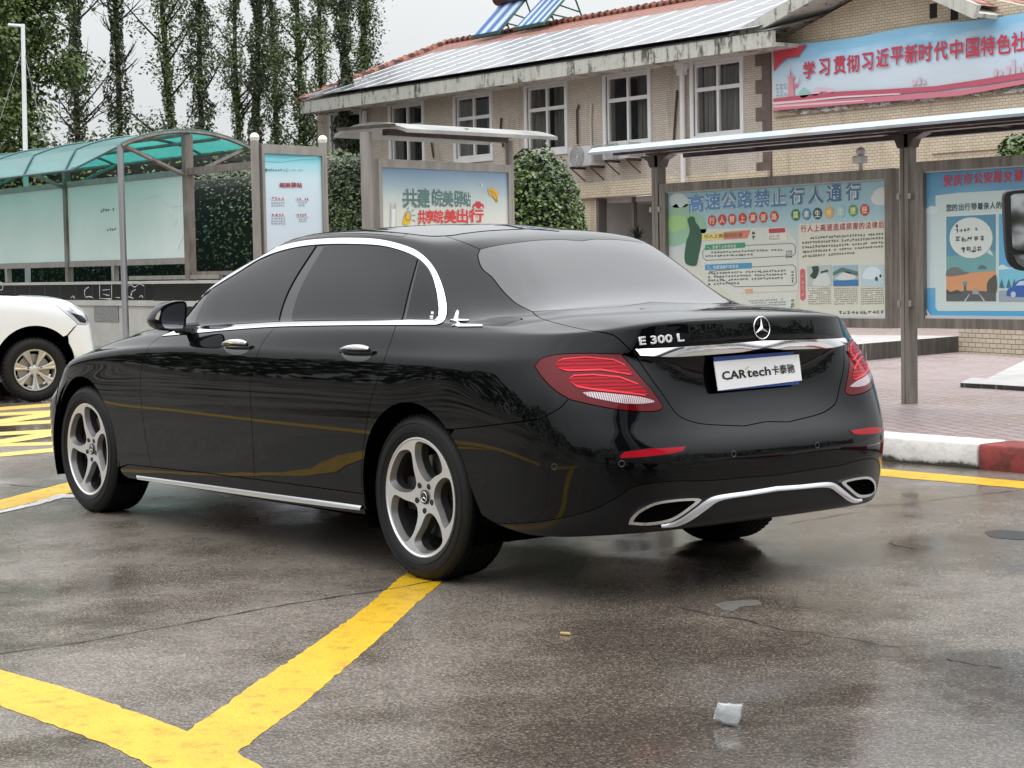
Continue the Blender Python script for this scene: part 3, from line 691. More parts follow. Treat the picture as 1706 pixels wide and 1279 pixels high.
# number plate under a white advertising cover
XP=-1.034
def at_x(px,py,x):
    d=ray(px,py); return CAM+(x-CAM[0])/d[0]*d
pl=[Vector(at_x(*c,XP)) for c in ((1188.7,594.6),(1322,585.3),(1331.5,639.5),(1196.5,651.8))]
cv=[Vector(at_x(*c,XP-.006)) for c in ((1189.5,602.4),(1331,590),(1336,633.5),(1196.5,650.6))]
def slab(q,th,name,mt,parent):
    b=MB(); o=Vector((th,0,0)); b.add([*q,*[p+o for p in q]],[(0,1,2,3),(7,6,5,4),(0,4,5,1),(1,5,6,2),(2,6,7,3),(3,7,4,0)]); return b.build(name,mt,parent,None)
plate=slab(pl,.004,'number_plate',mat('blue_plate',(0.02,0.08,0.36),.35),trunk)
pcov=slab(cv,.003,'plate_cover',mat('white_plate_cover',(0.88,0.88,0.88),.35),plate)
def on_quad(me,q,lo,hi,off=(0,0,0),nrm=(-1,0,0)):
    """lays a flat mesh spanning lo..hi (x right, y up) over a quad given as TL,TR,BR,BL"""
    for v in me.vertices:
        s_=(v.co.x-lo[0])/(hi[0]-lo[0]); t_=(v.co.y-lo[1])/(hi[1]-lo[1])
        top=q[0].lerp(q[1],s_); bot=q[3].lerp(q[2],s_); d=v.co.z
        v.co=bot.lerp(top,t_)+Vector(off)+Vector(nrm)*d
    return me
def quad_sub(q,s0,t0,s1,t1):
    f=lambda s_,t_:(q[3].lerp(q[2],s_)).lerp(q[0].lerp(q[1],s_),t_)
    return [f(s0,t1),f(s1,t1),f(s1,t0),f(s0,t0)]
def fit_text(s,q,mt,parent,name,bold=0.0,off=(0,0,0),size=1.0,spacing=1.0):
    me=text_mesh(s,size,bold,spacing=spacing); xs=[v.co.x for v in me.vertices]; ys=[v.co.y for v in me.vertices]
    on_quad(me,q,(min(xs),min(ys)),(max(xs),max(ys)),off); return obj(name,me,mt,parent)
M_INK=mat('black_ink',(0.006,0.006,0.006),.5)
fit_text('CAR',quad_sub(cv,.065,.34,.345,.64),M_INK,pcov,'lettering',.03,(-.0015,0,0))
fit_text('tech',quad_sub(cv,.355,.34,.635,.66),M_INK,pcov,'lettering',.025,(-.0015,0,0))
fit_text('卡泰驰',quad_sub(cv,.65,.33,.925,.68),M_INK,pcov,'lettering',.02,(-.0015,0,0))
qq=quad_sub(cv,.345,.62,.385,.74); b=MB(); b.add([p+Vector((-.0015,0,0)) for p in (qq[3],qq[2].lerp(qq[1],.45),qq[1],qq[0].lerp(qq[3],.55))],[(0,1,2,3)]); b.build('yellow_tick',mat('yellow_ink',(0.75,0.62,0.02),.5),pcov,None)

# door handles: flat black ellipse for the dark of the scoop, bar, chrome cap
M_SCOOPSHADE=paint('scoop_shade_black',(0.002,0.002,0.0025),0.3)
for (hx,hy,hw,prs) in ((395,577.5,21,doors_f),(595,587,25,doors_r)):
    k=hw/25
    sc=[(hx+hw*1.02*math.cos(a),hy+1+11*k*1.25*math.sin(a)*(1.1 if math.sin(a)>0 else .75)) for a in np.linspace(0,2*math.pi,24,endpoint=False)]
    both(S1,'scoop_shade',S1.pxs(sc,False),M_SCOOPSHADE,prs,inset=0,off=.0012,skirt=.002)
    for sg,pr in ((1,prs[0]),(-1,prs[1])):
        pts=[];
        for q in np.linspace(0,1,9):
            u,v=S1.px(hx-hw+2*hw*q,hy+.5-2.2*k*q); P,n=S1.nrm([u],[v]); lift=.012+.020*math.sin(math.pi*q)**.6
            p=P[0]+n[0]*lift; pts.append((p[0],p[1]*sg,p[2]))
        hb=MB()
        rr=[.006,.0105,.0125,.0135,.014,.0145,.0145,.013,.007]
        hb.tube(pts,rr,10); ho=hb.build('handle',M_PAINT,pr)
        cb=MB(); cp=[(p[0],p[1]+.0055*sg,p[2]+.0075) for p in pts]; cb.tube(cp[1:],[.003,.0058,.0085,.0105,.012,.0125,.012,.0065],10); cb.build('handle_cap',M_CHROME,ho)

# exterior mirrors
mo=[(257,533),(263.4,518.7),(272.8,508.5),(287,502.5),(301,500.5),(309.5,502),(312,508),(311.5,527),(309,549),(304,551),(291.6,551.5),(272.8,550),(263.4,545.6),(257.6,538)]
mg=[(268.7,531.6),(270.5,521),(277.5,512.6),(290.4,507),(304,504.8),(307.5,506.5),(307.5,527),(304.5,546),(300,546.6),(276,546.3),(270.5,540)]
XM=1.93
for sg in (1,-1):
    O=[at_x(*p,XM) for p in crom(mo+mo[:1],3)[:-1]]; c=np.mean(O,0); n=len(O); vs=[]; fs=[]
    for dx,sc_ in ((0,.97),(.006,1.0),(.06,1.0),(.10,.9),(.135,.70),(.155,.42),(.162,.12)):
        for p in O:
            q=c+(p-c)*sc_; vs.append((XM+dx,sg*q[1],q[2]))
    for r_ in range(6):
        for i in range(n): fs.append((r_*n+i,r_*n+(i+1)%n,(r_+1)*n+(i+1)%n,(r_+1)*n+i))
    fs.append(tuple(range(n))); fs.append(tuple(range(6*n,7*n)))
    b=MB().add(vs,fs,0,True)
    foot=[at_x(300,551,XM),at_x(311,548,XM)]
    pb=S1.xz(2.02,1.0); q,_=S1.nrm([pb[0]],[pb[1]]); q=q[0]
    ms=b.build('mirror',M_PAINT,sedan)
    MB().tube([(1.97,sg*.90,.99),(1.98,sg*(q[1]-.02),.985)],[.028,.034],10).tube([(1.97,sg*.905,.99),(1.97,sg*.94,1.02)],[.028,.02],10).build('mirror_arm',M_BLACK,ms)
    O=[at_x(*p,XM-.003) for p in crom(mg+mg[:1],3)[:-1]]; n=len(O)
    MB().add([(p[0],sg*p[1],p[2]) for p in O],[tuple(range(n))]).build('mirror_glass',mat('mirror_glass',(0.25,0.26,0.28),.03,1.0),ms,None)
    u_=[at_x(*p,XM-.002) for p in [(258.5,531),(262,522.5),(268,516),(266.5,524),(264,533)]]
    MB().add([(p[0],sg*p[1],p[2]) for p in u_],[tuple(range(5))]).build('mirror_signal',mat('amber_clear',(0.55,0.5,0.45),.15),ms,None)

# ------------------------------------------------------------------ wheels
M_TYRE,_t,_b=new_mat('tyre_rubber'); setp(_b,color=(0.0075,0.0078,0.008),rough=0.62,spec=.3)
_n=noise(_t,coords(_t),40,4); bump(_t,_b,_n,.15,.003)
M_TREAD,_t,_b=new_mat('tyre_tread'); setp(_b,color=(0.006,0.006,0.006),rough=0.85,spec=.15)
M_RIMFACE=mat('machined_alloy',(0.80,0.80,0.80),0.38,.9)
M_RIMGREY=mat('grey_alloy',(0.20,0.195,0.19),0.42,0.6)
M_RIMDARK=mat('dark_alloy_and_shade',(0.035,0.034,0.033),0.5,0.5)
M_DISC=mat('brake_disc',(0.35,0.33,0.31),0.35,1.0)
def rim_window():
    """outline of one opening between spokes, traced on the rear wheel, as (radius, angle) about the hub"""
    z8=lambda p:(p[0]/3.553+560,p[1]/3.553+640)
    hub=at_y(*z8((522,668)),.885)
    out=[]
    for tr in ([(487,372),(497,342),(525,333),(575,352),(622,402),(645,462),(650,505),(640,524),(592,548),(552,577),(528,568),(505,528),(490,470),(484,415)],):
        P=[at_y(*z8(p),.885) for p in crom(tr+tr[:1],3)[:-1]]
        out=[(math.hypot(p[0]-hub[0],p[2]-hub[2]),math.atan2(p[2]-hub[2],p[0]-hub[0])) for p in P]
    return out
RW=rim_window()
def wheel_parts(parent,window,face_r=.244,tyre_r=.336,nsp=5):
    """wheel about the local y axis, outer face at y=+0.11"""
    ty=MB()
    prof=[(.238,.100),(.246,.112),(.262,.120),(.285,.124),(.305,.121),(.320,.113),(.329,.101),(.3335,.088)]
    ty.lathe(prof,72)
    tr=[]
    g=[.088,.062,.058,.050,.046,.022,.018,.006,.002,-.018,-.022,-.044,-.048,-.066,-.070,-.092]
    for i,y in enumerate(g):
        pass
    ys=[.088,.056,.050,.016,.010,-.010,-.016,-.050,-.056,-.092]
    rr=tyre_r
    pr=[(.3335,.088),(rr,.080),(rr,.056),(rr-.008,.0555),(rr-.008,.0485),(rr,.048),(rr,.016),(rr-.008,.0155),(rr-.008,.0085),(rr,.008),(rr,-.016),(rr-.008,-.0165),(rr-.008,-.0235),(rr,-.024),(rr,-.052),(rr-.008,-.0525),(rr-.008,-.0595),(rr,-.06),(rr,-.080),(.331,-.095),(.31,-.112),(.28,-.118),(.245,-.105)]
    ty.lathe(pr,72,1)
    # shoulder blocks
    for k in range(72):
        a=2*math.pi*k/72; T=Matrix.Rotation(-a,4,'Y')
        ty.box((.3275,.076,-.0085),(.3368,.0975,.0085),1,T@Matrix.Rotation(0,4,'Y'))
    for q in (.268,.302):
        ty.lathe([(q-.0015,.1215),(q,.1245),(q+.0015,.1225)],72)
    tyo=ty.build('tyre',[M_TYRE,M_TREAD],parent,40)
    rb=MB()
    # lip, and barrel coloured dark for the shade inside the wheel
    rb.lathe([(.246,.106),(.2445,.1135),(.2395,.1145),(.2345,.110)],72,0)
    rb.lathe([(.2345,.110),(.228,.09),(.222,.03),(.212,-.08),(.24,-.10)],72,1)
    ro=rb.build('rim',[M_RIMFACE,M_RIMDARK],parent,40)
    # face with openings
    def dish(r): return .110-.030*max(0,1-(r/.236))**1.3
    outer=[(.2365*math.cos(a),.2365*math.sin(a)) for a in np.linspace(0,2*math.pi,120,endpoint=False)]
    vin=list(outer); ed=[(i,(i+1)%120) for i in range(120)]; loops=[]
    for k in range(nsp):
        b0=len(vin); w=[(min(r,.2275)*math.cos(t+2*math.pi*k/nsp),min(r,.2275)*math.sin(t+2*math.pi*k/nsp)) for r,t in window]
        vin+=w; ed+=[(b0+i,b0+(i+1)%len(w)) for i in range(len(w))]; loops.append(np.array(w))
    nb=len(vin); g=np.arange(-.24,.241,.012); GX,GY=np.meshgrid(g,g); I=np.stack([GX.ravel(),GY.ravel()],1); I=I[np.hypot(*I.T)<.228]
    for w in loops: I=I[~inside_poly(I,w)]
    bs=np.array(vin); I=I[np.array([np.hypot(*(bs-p).T).min()>.005 for p in I])]
    res=delaunay_2d_cdt([Vector(p) for p in vin]+[Vector(p) for p in I],ed,[],0,1e-7)
    q=np.array([tuple(p) for p in res[0]]); tr=[tuple(f) for f in res[2]]; cen=np.array([q[list(f)].mean(0) for f in tr])
    ok=np.hypot(*cen.T)<.2365
    for w in loops: ok&=~inside_poly(cen,w)
    tr=[f for f,o in zip(tr,ok) if o]
    fb=MB(); fb.add([(p[0],dish(math.hypot(*p)),p[1]) for p in q],tr,0,True)
    for w in loops:                                   # pocket walls: sloping first, then deep with the recess shade in the colour
        c=w.mean(0); n=len(w); vs=[]
        for dep,k in ((0,1.0),(.010,.95),(.026,.875),(.060,.85)):
            for p in w:
                p2=c+(p-c)*k; vs.append((p2[0],dish(math.hypot(*p))-dep,p2[1]))
        fb.add(vs,[(r_*n+i,r_*n+(i+1)%n,(r_+1)*n+(i+1)%n,(r_+1)*n+i) for r_ in range(2) for i in range(n)],1,True)
        fb.add(vs,[(2*n+i,2*n+(i+1)%n,3*n+(i+1)%n,3*n+i) for i in range(n)],2,True)
    fb.build('spokes',[M_RIMFACE,M_RIMGREY,M_RIMDARK],ro,40)
    hb=MB(); hb.lathe([(.001,.092),(.020,.092),(.0215,.0915),(.026,.0925),(.029,.090),(.029,.08)],32,0)
    ho=hb.build('hub_cap',M_RIMDARK,ro)
    sb=MB(); sb.lathe([(.0185,.0925),(.0205,.0945),(.0225,.0925)],28,0)
    for k in range(3):
        a=R(90+120*k); d=Vector((math.cos(a),0,math.sin(a))); w=Vector((-d.z,0,d.x))
        o=Vector((0,.0935,0)); sb.add([o+w*.0035,o+d*.019,o-w*.0035,o+Vector((0,.002,0))-d*0],[(0,1,3),(1,2,3),(2,0,3)])
    sb.build('hub_emblem',M_CHROME,ho,None)
    for k in range(5):
        nb_=MB(); a=R(54+72*k); T=Matrix.Translation((.056*math.cos(a),0,.056*math.sin(a)))
        nb_.lathe([(.001,.0925),(.0105,.0925),(.0125,.0905),(.0125,.078)],14,0,T=T); nb_.build('wheel_nut',M_BLACK,ro)  # black discs put where the bolt holes look dark
    db=MB(); db.lathe([(.07,.02),(.17,.02),(.172,.015),(.172,0),(.07,0)],48); db.build('brake_disc',M_DISC,parent)
    cb=MB()
    for k in range(8):
        pass
    cb.box((.11,-.03,-.07),(.19,.045,.07),0,None,.01); cb.build('brake_caliper',M_BLACK,parent)
    return ro
def bulk_wheel(label,x,y,sgn,proto=None):
    w=empty('wheel',(x,y,WZ),0); w.parent=sedan
    return w
w0=bulk_wheel('',0,.775,1); wheel_parts(w0,RW)
for (x,y,mir) in ((3.079,.775,False),(0,-.775,True),(3.079,-.775,True)):
    c=copy_tree(w0,sedan); c.location=(x,y,WZ)
    if mir: c.rotation_euler=(0,0,math.pi)

# ================================================================== SETTING
def at_plane(px,py,P,n):
    d=ray(px,py); n=np.array(n,float); t=n@(np.array(P,float)-CAM)/(n@d); return CAM+t*d
def sheet(name,pts,mt,z=None,kind='structure',label=None):
    me=bpy.data.meshes.new(name); me.from_pydata([v3(p) if z is None else (float(p[0]),float(p[1]),z) for p in pts],[],[tuple(range(len(pts)))])
    me.update()
    if me.polygons[0].normal.z<0: me.flip_normals()
    o=obj(name,me,mt)
    if kind: o['kind']=kind
    return o

# wet tarmac: pale aggregate, darker soaked patches, film of water that changes the gloss
M_TARMAC,t,b=new_mat('wet_tarmac')
co=coords(t,(1,1,1))
big=noise(t,co,.35,5,.6); mid=noise(t,co,1.7,6,.6)
speck=nd(t,'ShaderNodeTexVoronoi'); speck.inputs['Scale'].default_value=70; t.links.new(co,speck.inputs['Vector'])
fine=noise(t,co,105,4,.75)
c1=ramp(t,fine,[(.34,(.046,.042,.038)),(.50,(.155,.140,.125)),(.68,(.42,.385,.35))])
c2=ramp(t,speck.outputs['Color'],[(.2,(.7,.7,.7)),(.8,(1.25,1.2,1.15))])
cc=mixc(t,1.0,c1,c2,'MULTIPLY')
wet=nd(t,'ShaderNodeMath'); wet.operation='ADD'; t.links.new(maprange(t,big,.36,.60,0,1),wet.inputs[0]); t.links.new(maprange(t,mid,.35,.75,-.35,.35),wet.inputs[1])
tone=mixc(t,1.0,cc,ramp(t,wet.outputs[0],[(.0,(1.05,1.0,.95)),(.5,(.82,.77,.71)),(1.0,(.50,.465,.43))]),'MULTIPLY')
t.links.new(tone,b.inputs['Base Color'])
t.links.new(ramp(t,wet.outputs[0],[(0,(.38,)*3),(.45,(.24,)*3),(.95,(.07,)*3)]),b.inputs['Roughness'])
hh=mixc(t,.5,fine,speck.outputs['Distance'])
bn=nd(t,'ShaderNodeBump'); bn.inputs['Distance'].default_value=.004
t.links.new(maprange(t,wet.outputs[0],.1,1.0,.42,.05),bn.inputs['Strength']); t.links.new(hh,bn.inputs['Height']); t.links.new(bn.outputs[0],b.inputs['Normal'])
ground=sheet('ground',[(-300,-400),(500,-400),(500,300),(-300,300)],M_TARMAC,0.0)

M_YEL,t,b=new_mat('yellow_road_paint')
co=coords(t); n1=noise(t,co,3,6,.65); n2=noise(t,co,140,3,.7)
col=ramp(t,n1,[(.25,(.60,.34,.008)),(.6,(.70,.425,.012)),(.8,(.68,.43,.04))])
wear=mixc(t,1,ramp(t,n2,[(.33,(.30,.27,.24)),(.43,(1,1,1))]),ramp(t,noise(t,co,14,5,.7),[(.34,(.62,.60,.55)),(.48,(1,1,1))]),'MULTIPLY')
t.links.new(mixc(t,1,col,wear,'MULTIPLY'),b.inputs['Base Color']); setp(b,rough=.36); bump(t,b,n2,.4,.003)
M_YEL2,t,b=new_mat('pale_yellow_road_paint'); n2=noise(t,coords(t),60,4,.7)
t.links.new(ramp(t,n2,[(.3,(.40,.31,.12)),(.5,(.70,.47,.10))]),b.inputs['Base Color']); setp(b,rough=.45)
M_WPAINT=mat_var('white_road_paint',(.35,.34,.33),(.62,.61,.60),30,.5)
def ragged(pts,amp=.003,step=.04):
    """outline in the ground plane with the uneven edge of brushed paint"""
    out=[]
    for i in range(len(pts)):
        a=np.array(pts[i][:2]); c=np.array(pts[(i+1)%len(pts)][:2]); L=np.linalg.norm(c-a); k=max(1,int(L/step)); nrm_=np.array([-(c-a)[1],(c-a)[0]])/(L+1e-9)
        for q in range(k): out.append(a+(c-a)*q/k+(nrm_*random.gauss(0,amp) if q else 0))
    return out
def marking(pxs,mt,z=.0015,amp=.003,name='road_marking'):
    return sheet(name,ragged([at_z(*p,0) for p in pxs],amp),mt,z)
marking([(676,955),(742,964),(690,1010),(610,1083),(520,1160),(396,1254),(440,1282),(470,1310),(330,1320),(200,1250),(110,1216),(0,1176),(-60,1160),(-60,1098),(0,1116),(120,1150),(230,1188),(312,1219),(420,1142),(520,1076),(590,1027)],M_YEL,amp=.003)
marking([(-400,944),(-30,841),(0,833),(60,817),(112,804),(150,795),(150,815),(118,821),(60,836),(0,850),(-30,858),(-400,965)],M_YEL)
marking([(-30,859),(0,851),(60,837),(100,823.5),(120,824),(128,829),(104,829.5),(60,842),(0,855),(-30,862)],M_WPAINT,.0028,.004)
LN=[((0,681),(130,671),3.0),((0,690.5),(130,684),2.8),((0,703),(130,683.5),4.2),((0,707),(130,700),3.0),((0,723),(130,716),3.2),((0,737),(130,716),4.6),((0,741.5),(130,737.5),2.8),((0,758),(130,746),3.4)]
for i,(a,c,w) in enumerate(LN):
    ex=lambda k:(a[0]+(c[0]-a[0])*k,a[1]+(c[1]-a[1])*k)
    p,q=ex(-2.2),ex(1.9)
    marking([(p[0],p[1]-w*.8),(q[0],q[1]-w),(q[0],q[1]+w),(p[0],p[1]+w*.8)],M_YEL2,.0015+.0012*(i%3),.003)
marking([(1380,773),(1466,781),(1706,802),(1900,819),(1900,832),(1706,814),(1466,793),(1380,784)],M_YEL,amp=.004)
for q in ([(.35,2.865),(9,3.00),(9,3.16),(.35,3.03)],[(-6,7.9),(9,8.1),(9,8.26),(-6,8.06)]): sheet('road_marking',ragged([(*p,0) for p in q]),M_YEL,.0026)  # lines out of view, added for their reflections in the doors
# cracks and joints in the surface
M_CRACK=mat('dark_joint',(.018,.017,.016),.6)
def crack(pts,w,name='ground_crack',jit=.012):
    P=[at_z(*p,0)[:2] for p in crom(pts,4)]; D=[]
    for i in range(len(P)-1):
        L=np.linalg.norm(P[i+1]-P[i]); k=max(1,int(L/.05))
        D+=[P[i]+(P[i+1]-P[i])*q/k for q in range(k)]
    D.append(P[-1]); n=len(D); l=[];r_=[]
    for i,p in enumerate(D):
        tt=D[min(i+1,n-1)]-D[max(i-1,0)]; tt=tt/(np.linalg.norm(tt)+1e-9); nn=np.array([-tt[1],tt[0]]); p=p+nn*random.gauss(0,jit); ww=w*random.uniform(.35,1.2)
        l.append((*(p+nn*ww),.0024)); r_.append((*(p-nn*ww),.0024))
    me=bpy.data.meshes.new(name); me.from_pydata([v3(p) for p in l+r_],[],[(i,i+1,n+i+1,n+i) for i in range(n-1)]); o=obj(name,me,M_CRACK); o['kind']='structure'; return o
crack([(-40,1094),(120,1072),(300,1040),(480,1007),(640,983),(760,962)],.006,jit=.004)
crack([(1200,855),(1500,840),(1560,832),(1640,824),(1720,815)],.005)
crack([(1130,1012),(1290,1045),(1390,1060),(1490,1080)],.0045,jit=.012); crack([(1575,1098),(1620,1106),(1668,1113)],.006)
crack([(1310,872),(1380,861),(1440,852)],.005); crack([(1475,902),(1496,908),(1520,913)],.010); crack([(0,806),(60,811),(105,812)],.008)
pud=[at_z(*p,0)[:2] for p in crom([(1640,886),(1665,883),(1706,886),(1740,892),(1720,899),(1670,897),(1648,893),(1640,886)],4)[:-1]]
sheet('ground_patch',pud,mat('dark_patch',(.02,.019,.017),.25),.0014)
pud=[at_z(*p,0)[:2] for p in crom([(1190,1007),(1215,1002),(1262,1000),(1268,1008),(1235,1011),(1222,1018),(1205,1016),(1190,1007)],4)[:-1]]
sheet('ground_patch',pud,mat_var('pale_patch',(.10,.09,.08),(.18,.165,.15),30,.4),.0014)

# kerb in red and white stretches, pavement of small clay pavers
M_KW,t,b=new_mat('white_kerb_paint'); co=coords(t); n1=noise(t,co,9,6,.7); n2=noise(t,co,40,4)
sx=nd(t,'ShaderNodeSeparateXYZ'); t.links.new(co,sx.inputs[0]); low=maprange(t,sx.outputs[2],.0,.05,.5,0)  # tone darkens towards the foot of the kerb, uneven with noise
kerb_tone=nd(t,'ShaderNodeMath'); kerb_tone.operation='ADD'; t.links.new(low,kerb_tone.inputs[0]); t.links.new(n1,kerb_tone.inputs[1])
t.links.new(ramp(t,kerb_tone.outputs[0],[(.45,(.78,.76,.74)),(.62,(.62,.60,.58)),(.80,(.05,.05,.035))]),b.inputs['Base Color']); setp(b,rough=.6); bump(t,b,n2,.5,.006)
M_KR,t,b=new_mat('red_kerb_paint'); co=coords(t); n1=noise(t,co,10,6,.7); n2=noise(t,co,40,4)
t.links.new(ramp(t,n1,[(.35,(.32,.05,.045)),(.55,(.22,.035,.03)),(.72,(.05,.025,.02))]),b.inputs['Base Color']); setp(b,rough=.45); bump(t,b,n2,.5,.006)
xk=at_y(1630,760,-3.87)[0]
edges=[-9.5,-8.1,-6.7,-5.3,-3.9,-2.5,-1.1]
segs=[]; x=xk
segs.append((xk+.003,xk+2.1,'w')); segs.append((xk-1.35,xk-.003,'r'))
cur=xk+2.1; colr='r'
while cur<60: segs.append((cur+.006,cur+1.5,colr)); cur+=1.5; colr='w' if colr=='r' else 'r'
cur=xk-1.35; colr='w'
while cur>-14: segs.append((cur-1.5+.006,cur,colr)); cur-=1.5; colr='w' if colr=='r' else 'r'
for a,c,k in segs:
    b=MB(); b.box((a,-4.16,-.02),(c,-3.86,.155),bev=.018); o=b.build('kerb',M_KW if k=='w' else M_KR); o['kind']='structure'
M_PAVE,t,b=new_mat('clay_pavers')
co=coords(t,(1,1,1),rot=(0,0,R(28)))
br=nd(t,'ShaderNodeTexBrick'); br.inputs['Scale'].default_value=1.0; br.inputs['Mortar Size'].default_value=.010; br.inputs['Brick Width'].default_value=.21; br.inputs['Row Height'].default_value=.105
br.inputs['Color1'].default_value=(.36,.25,.24,1); br.inputs['Color2'].default_value=(.44,.34,.33,1); br.inputs['Mortar'].default_value=(.06,.042,.04,1); br.inputs['Mortar Smooth'].default_value=.3
t.links.new(co,br.inputs['Vector']); n1=noise(t,co,.9,6,.65); n2=noise(t,co,30,4)
pc=mixc(t,1,br.outputs['Color'],ramp(t,n1,[(.3,(.62,.60,.58)),(.55,(1,1,1)),(.75,(1.25,1.2,1.22))]),'MULTIPLY')
t.links.new(mixc(t,.35,pc,ramp(t,n2,[(.3,(.25,.2,.2)),(.7,(.5,.45,.45))])),b.inputs['Base Color'])
t.links.new(ramp(t,n1,[(.35,(.42,)*3),(.65,(.2,)*3)]),b.inputs['Roughness'])
bump(t,b,mixc(t,.3,br.outputs['Fac'],n2),.35,-.006)
b=MB(); b.box((-25,-21.98,-.1),(60,-4.16,.148)); o=b.build('pavement',M_PAVE); o['kind']='structure'
b=MB(); 
# terrace with a dark streaked riser, low tiled wall, loose concrete slab
T0=at_z(1437,601,.148); T1=at_z(1598,586,.148); T2=at_z(1250,617,.148)
M_CONC=mat_var('pale_concrete',(.36,.35,.34),(.52,.50,.49),3,.4,bumps=.2)
M_RISER,t,b_=new_mat('dark_riser'); co=coords(t,(14,14,.8)); n1=noise(t,co,1.2,5,.6); t.links.new(ramp(t,n1,[(.42,(.028,.024,.02)),(.60,(.06,.055,.045)),(.66,(.40,.40,.37))]),b_.inputs['Base Color']); setp(b_,rough=.5)
zt=at_plane(1592,560,T1,(T1-T0)[[1,0,2]]*np.array([1,-1,0]))[2]
dv=(T1-T0)/np.linalg.norm(T1-T0); back=np.array([dv[1],-dv[0],0]); back=back if back@CF>0 else -back
A=T1; Bq=T0-dv*6
def pr(name,P,z0,z1,mts):
    n=len(P); vs=[(float(p[0]),float(p[1]),z0) for p in P]+[(float(p[0]),float(p[1]),z1) for p in P]
    me=bpy.data.meshes.new(name); me.from_pydata(vs,[],[(i,(i+1)%n,n+(i+1)%n,n+i) for i in range(n)]+[tuple(range(n,2*n))])
    bm=bmesh.new(); bm.from_mesh(me); bmesh.ops.recalc_face_normals(bm,faces=bm.faces); bm.to_mesh(me); bm.free()
    o=obj(name,me,mts)
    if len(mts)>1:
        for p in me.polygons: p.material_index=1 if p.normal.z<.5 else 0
    return o
o=pr('terrace',[A,Bq,Bq+back*6,A+back*6],.1,zt,[M_CONC,M_RISER]); o['kind']='structure'
W0=at_z(1597,587,.148); W1=at_z(1760,596,.148); wz=at_plane(1597,545,W0,(W1-W0)[[1,0,2]]*np.array([1,-1,0]))[2]
M_LOWB,t,b_=new_mat('cream_block'); co=coords(t)
br=nd(t,'ShaderNodeTexBrick'); br.inputs['Scale'].default_value=1; br.inputs['Brick Width'].default_value=.13; br.inputs['Row Height'].default_value=.055; br.inputs['Mortar Size'].default_value=.004
br.inputs['Color1'].default_value=(.50,.42,.31,1); br.inputs['Color2'].default_value=(.58,.50,.39,1); br.inputs['Mortar'].default_value=(.10,.08,.06,1)
mp=nd(t,'ShaderNodeCombineXYZ'); sx=nd(t,'ShaderNodeSeparateXYZ'); t.links.new(co,sx.inputs[0]); t.links.new(sx.outputs[0],mp.inputs[0]); t.links.new(sx.outputs[2],mp.inputs[1]); t.links.new(mp.outputs[0],br.inputs['Vector']); t.links.new(br.outputs[0],b_.inputs['Base Color']); setp(b_,rough=.5)
dw=(W1-W0)/np.linalg.norm(W1-W0); bk=np.array([dw[1],-dw[0],0]); bk=bk if bk@CF>0 else -bk
o=pr('low_wall',[W0,W1+dw*3,W1+dw*3+bk*3.4,W0+bk*3.4],.12,wz,[M_LOWB]); tag(o,'low cream block wall beside the dark terrace step','wall')
S=[at_z(*p,.185) for p in [(1600,638),(1618,629),(1644,631),(1662,622),(1720,594),(1800,560),(1860,600),(1800,652),(1706,644),(1660,641)]]
o=pr('concrete_slab',S,.146,.187,[M_CONC,M_RISER]); tag(o,'thin grey concrete slab lying on the clay pavers at right','slab')

# ================================================================== foliage tools
def leaf_mat(name,cols,rough=.5):
    m,t,b=new_mat(name); setp(b,rough=rough)
    g=nd(t,'ShaderNodeNewGeometry'); co=coords(t); n=noise(t,co,1.1,3)
    ad=nd(t,'ShaderNodeMath'); ad.operation='MULTIPLY_ADD'; t.links.new(g.outputs['Random Per Island'],ad.inputs[0]); ad.inputs[1].default_value=.6; 
    mm=maprange(t,n,.3,.7,-.1,.5); t.links.new(mm,ad.inputs[2])
    k=len(cols); t.links.new(ramp(t,ad.outputs[0],[(i/(k-1),c) for i,c in enumerate(cols)]),b.inputs['Base Color'])
    return m
M_LEAF=leaf_mat('broad_leaves',[(.030,.052,.015),(.060,.098,.026),(.11,.165,.04),(.19,.25,.06)])
M_IVY=leaf_mat('ivy_leaves',[(.012,.020,.008),(.025,.040,.012),(.048,.074,.020),(.10,.135,.035)])
M_HEDGE=leaf_mat('hedge_leaves',[(.014,.024,.009),(.028,.046,.013),(.055,.088,.022),(.13,.185,.035)],.35)
M_BUSH=leaf_mat('bush_leaves',[(.022,.040,.014),(.05,.085,.022),(.10,.155,.035),(.20,.26,.05)],.35)
M_BARK=mat_var('bark',(.020,.017,.013),(.05,.042,.034),8,.9)
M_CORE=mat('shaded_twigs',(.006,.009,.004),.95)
rng=np.random.default_rng(11)
def leaves_mesh(name,P,N,size,asp=.55,jit=.6):
    """one leaf-shaped face per point"""
    n=len(P); N=N+rng.normal(0,jit,(n,3)); N/=np.linalg.norm(N,axis=1)[:,None]+1e-9
    a=np.cross(N,rng.normal(0,1,(n,3))); a/=np.linalg.norm(a,axis=1)[:,None]+1e-9; c=np.cross(N,a)
    s_=size*rng.uniform(.6,1.35,n)[:,None]
    V=np.stack([P-a*s_*.5,P+c*s_*asp*.5-a*s_*.05,P+a*s_*.5,P-c*s_*asp*.5-a*s_*.05],1).reshape(-1,3)
    me=bpy.data.meshes.new(name); me.vertices.add(4*n); me.vertices.foreach_set('co',V.ravel())
    me.loops.add(4*n); me.loops.foreach_set('vertex_index',np.arange(4*n)); me.polygons.add(n); me.polygons.foreach_set('loop_start',np.arange(n)*4)
    me.update(calc_edges=True); return me
def fbm(P,f,seed=0):
    r_=np.random.default_rng(seed); s_=np.zeros(len(P))
    for k in range(7):
        d=r_.normal(0,1,3)*f*(1+k*.55); s_+=np.sin(P@d+r_.uniform(0,6.28))/(1+k*.45)
    return s_/3
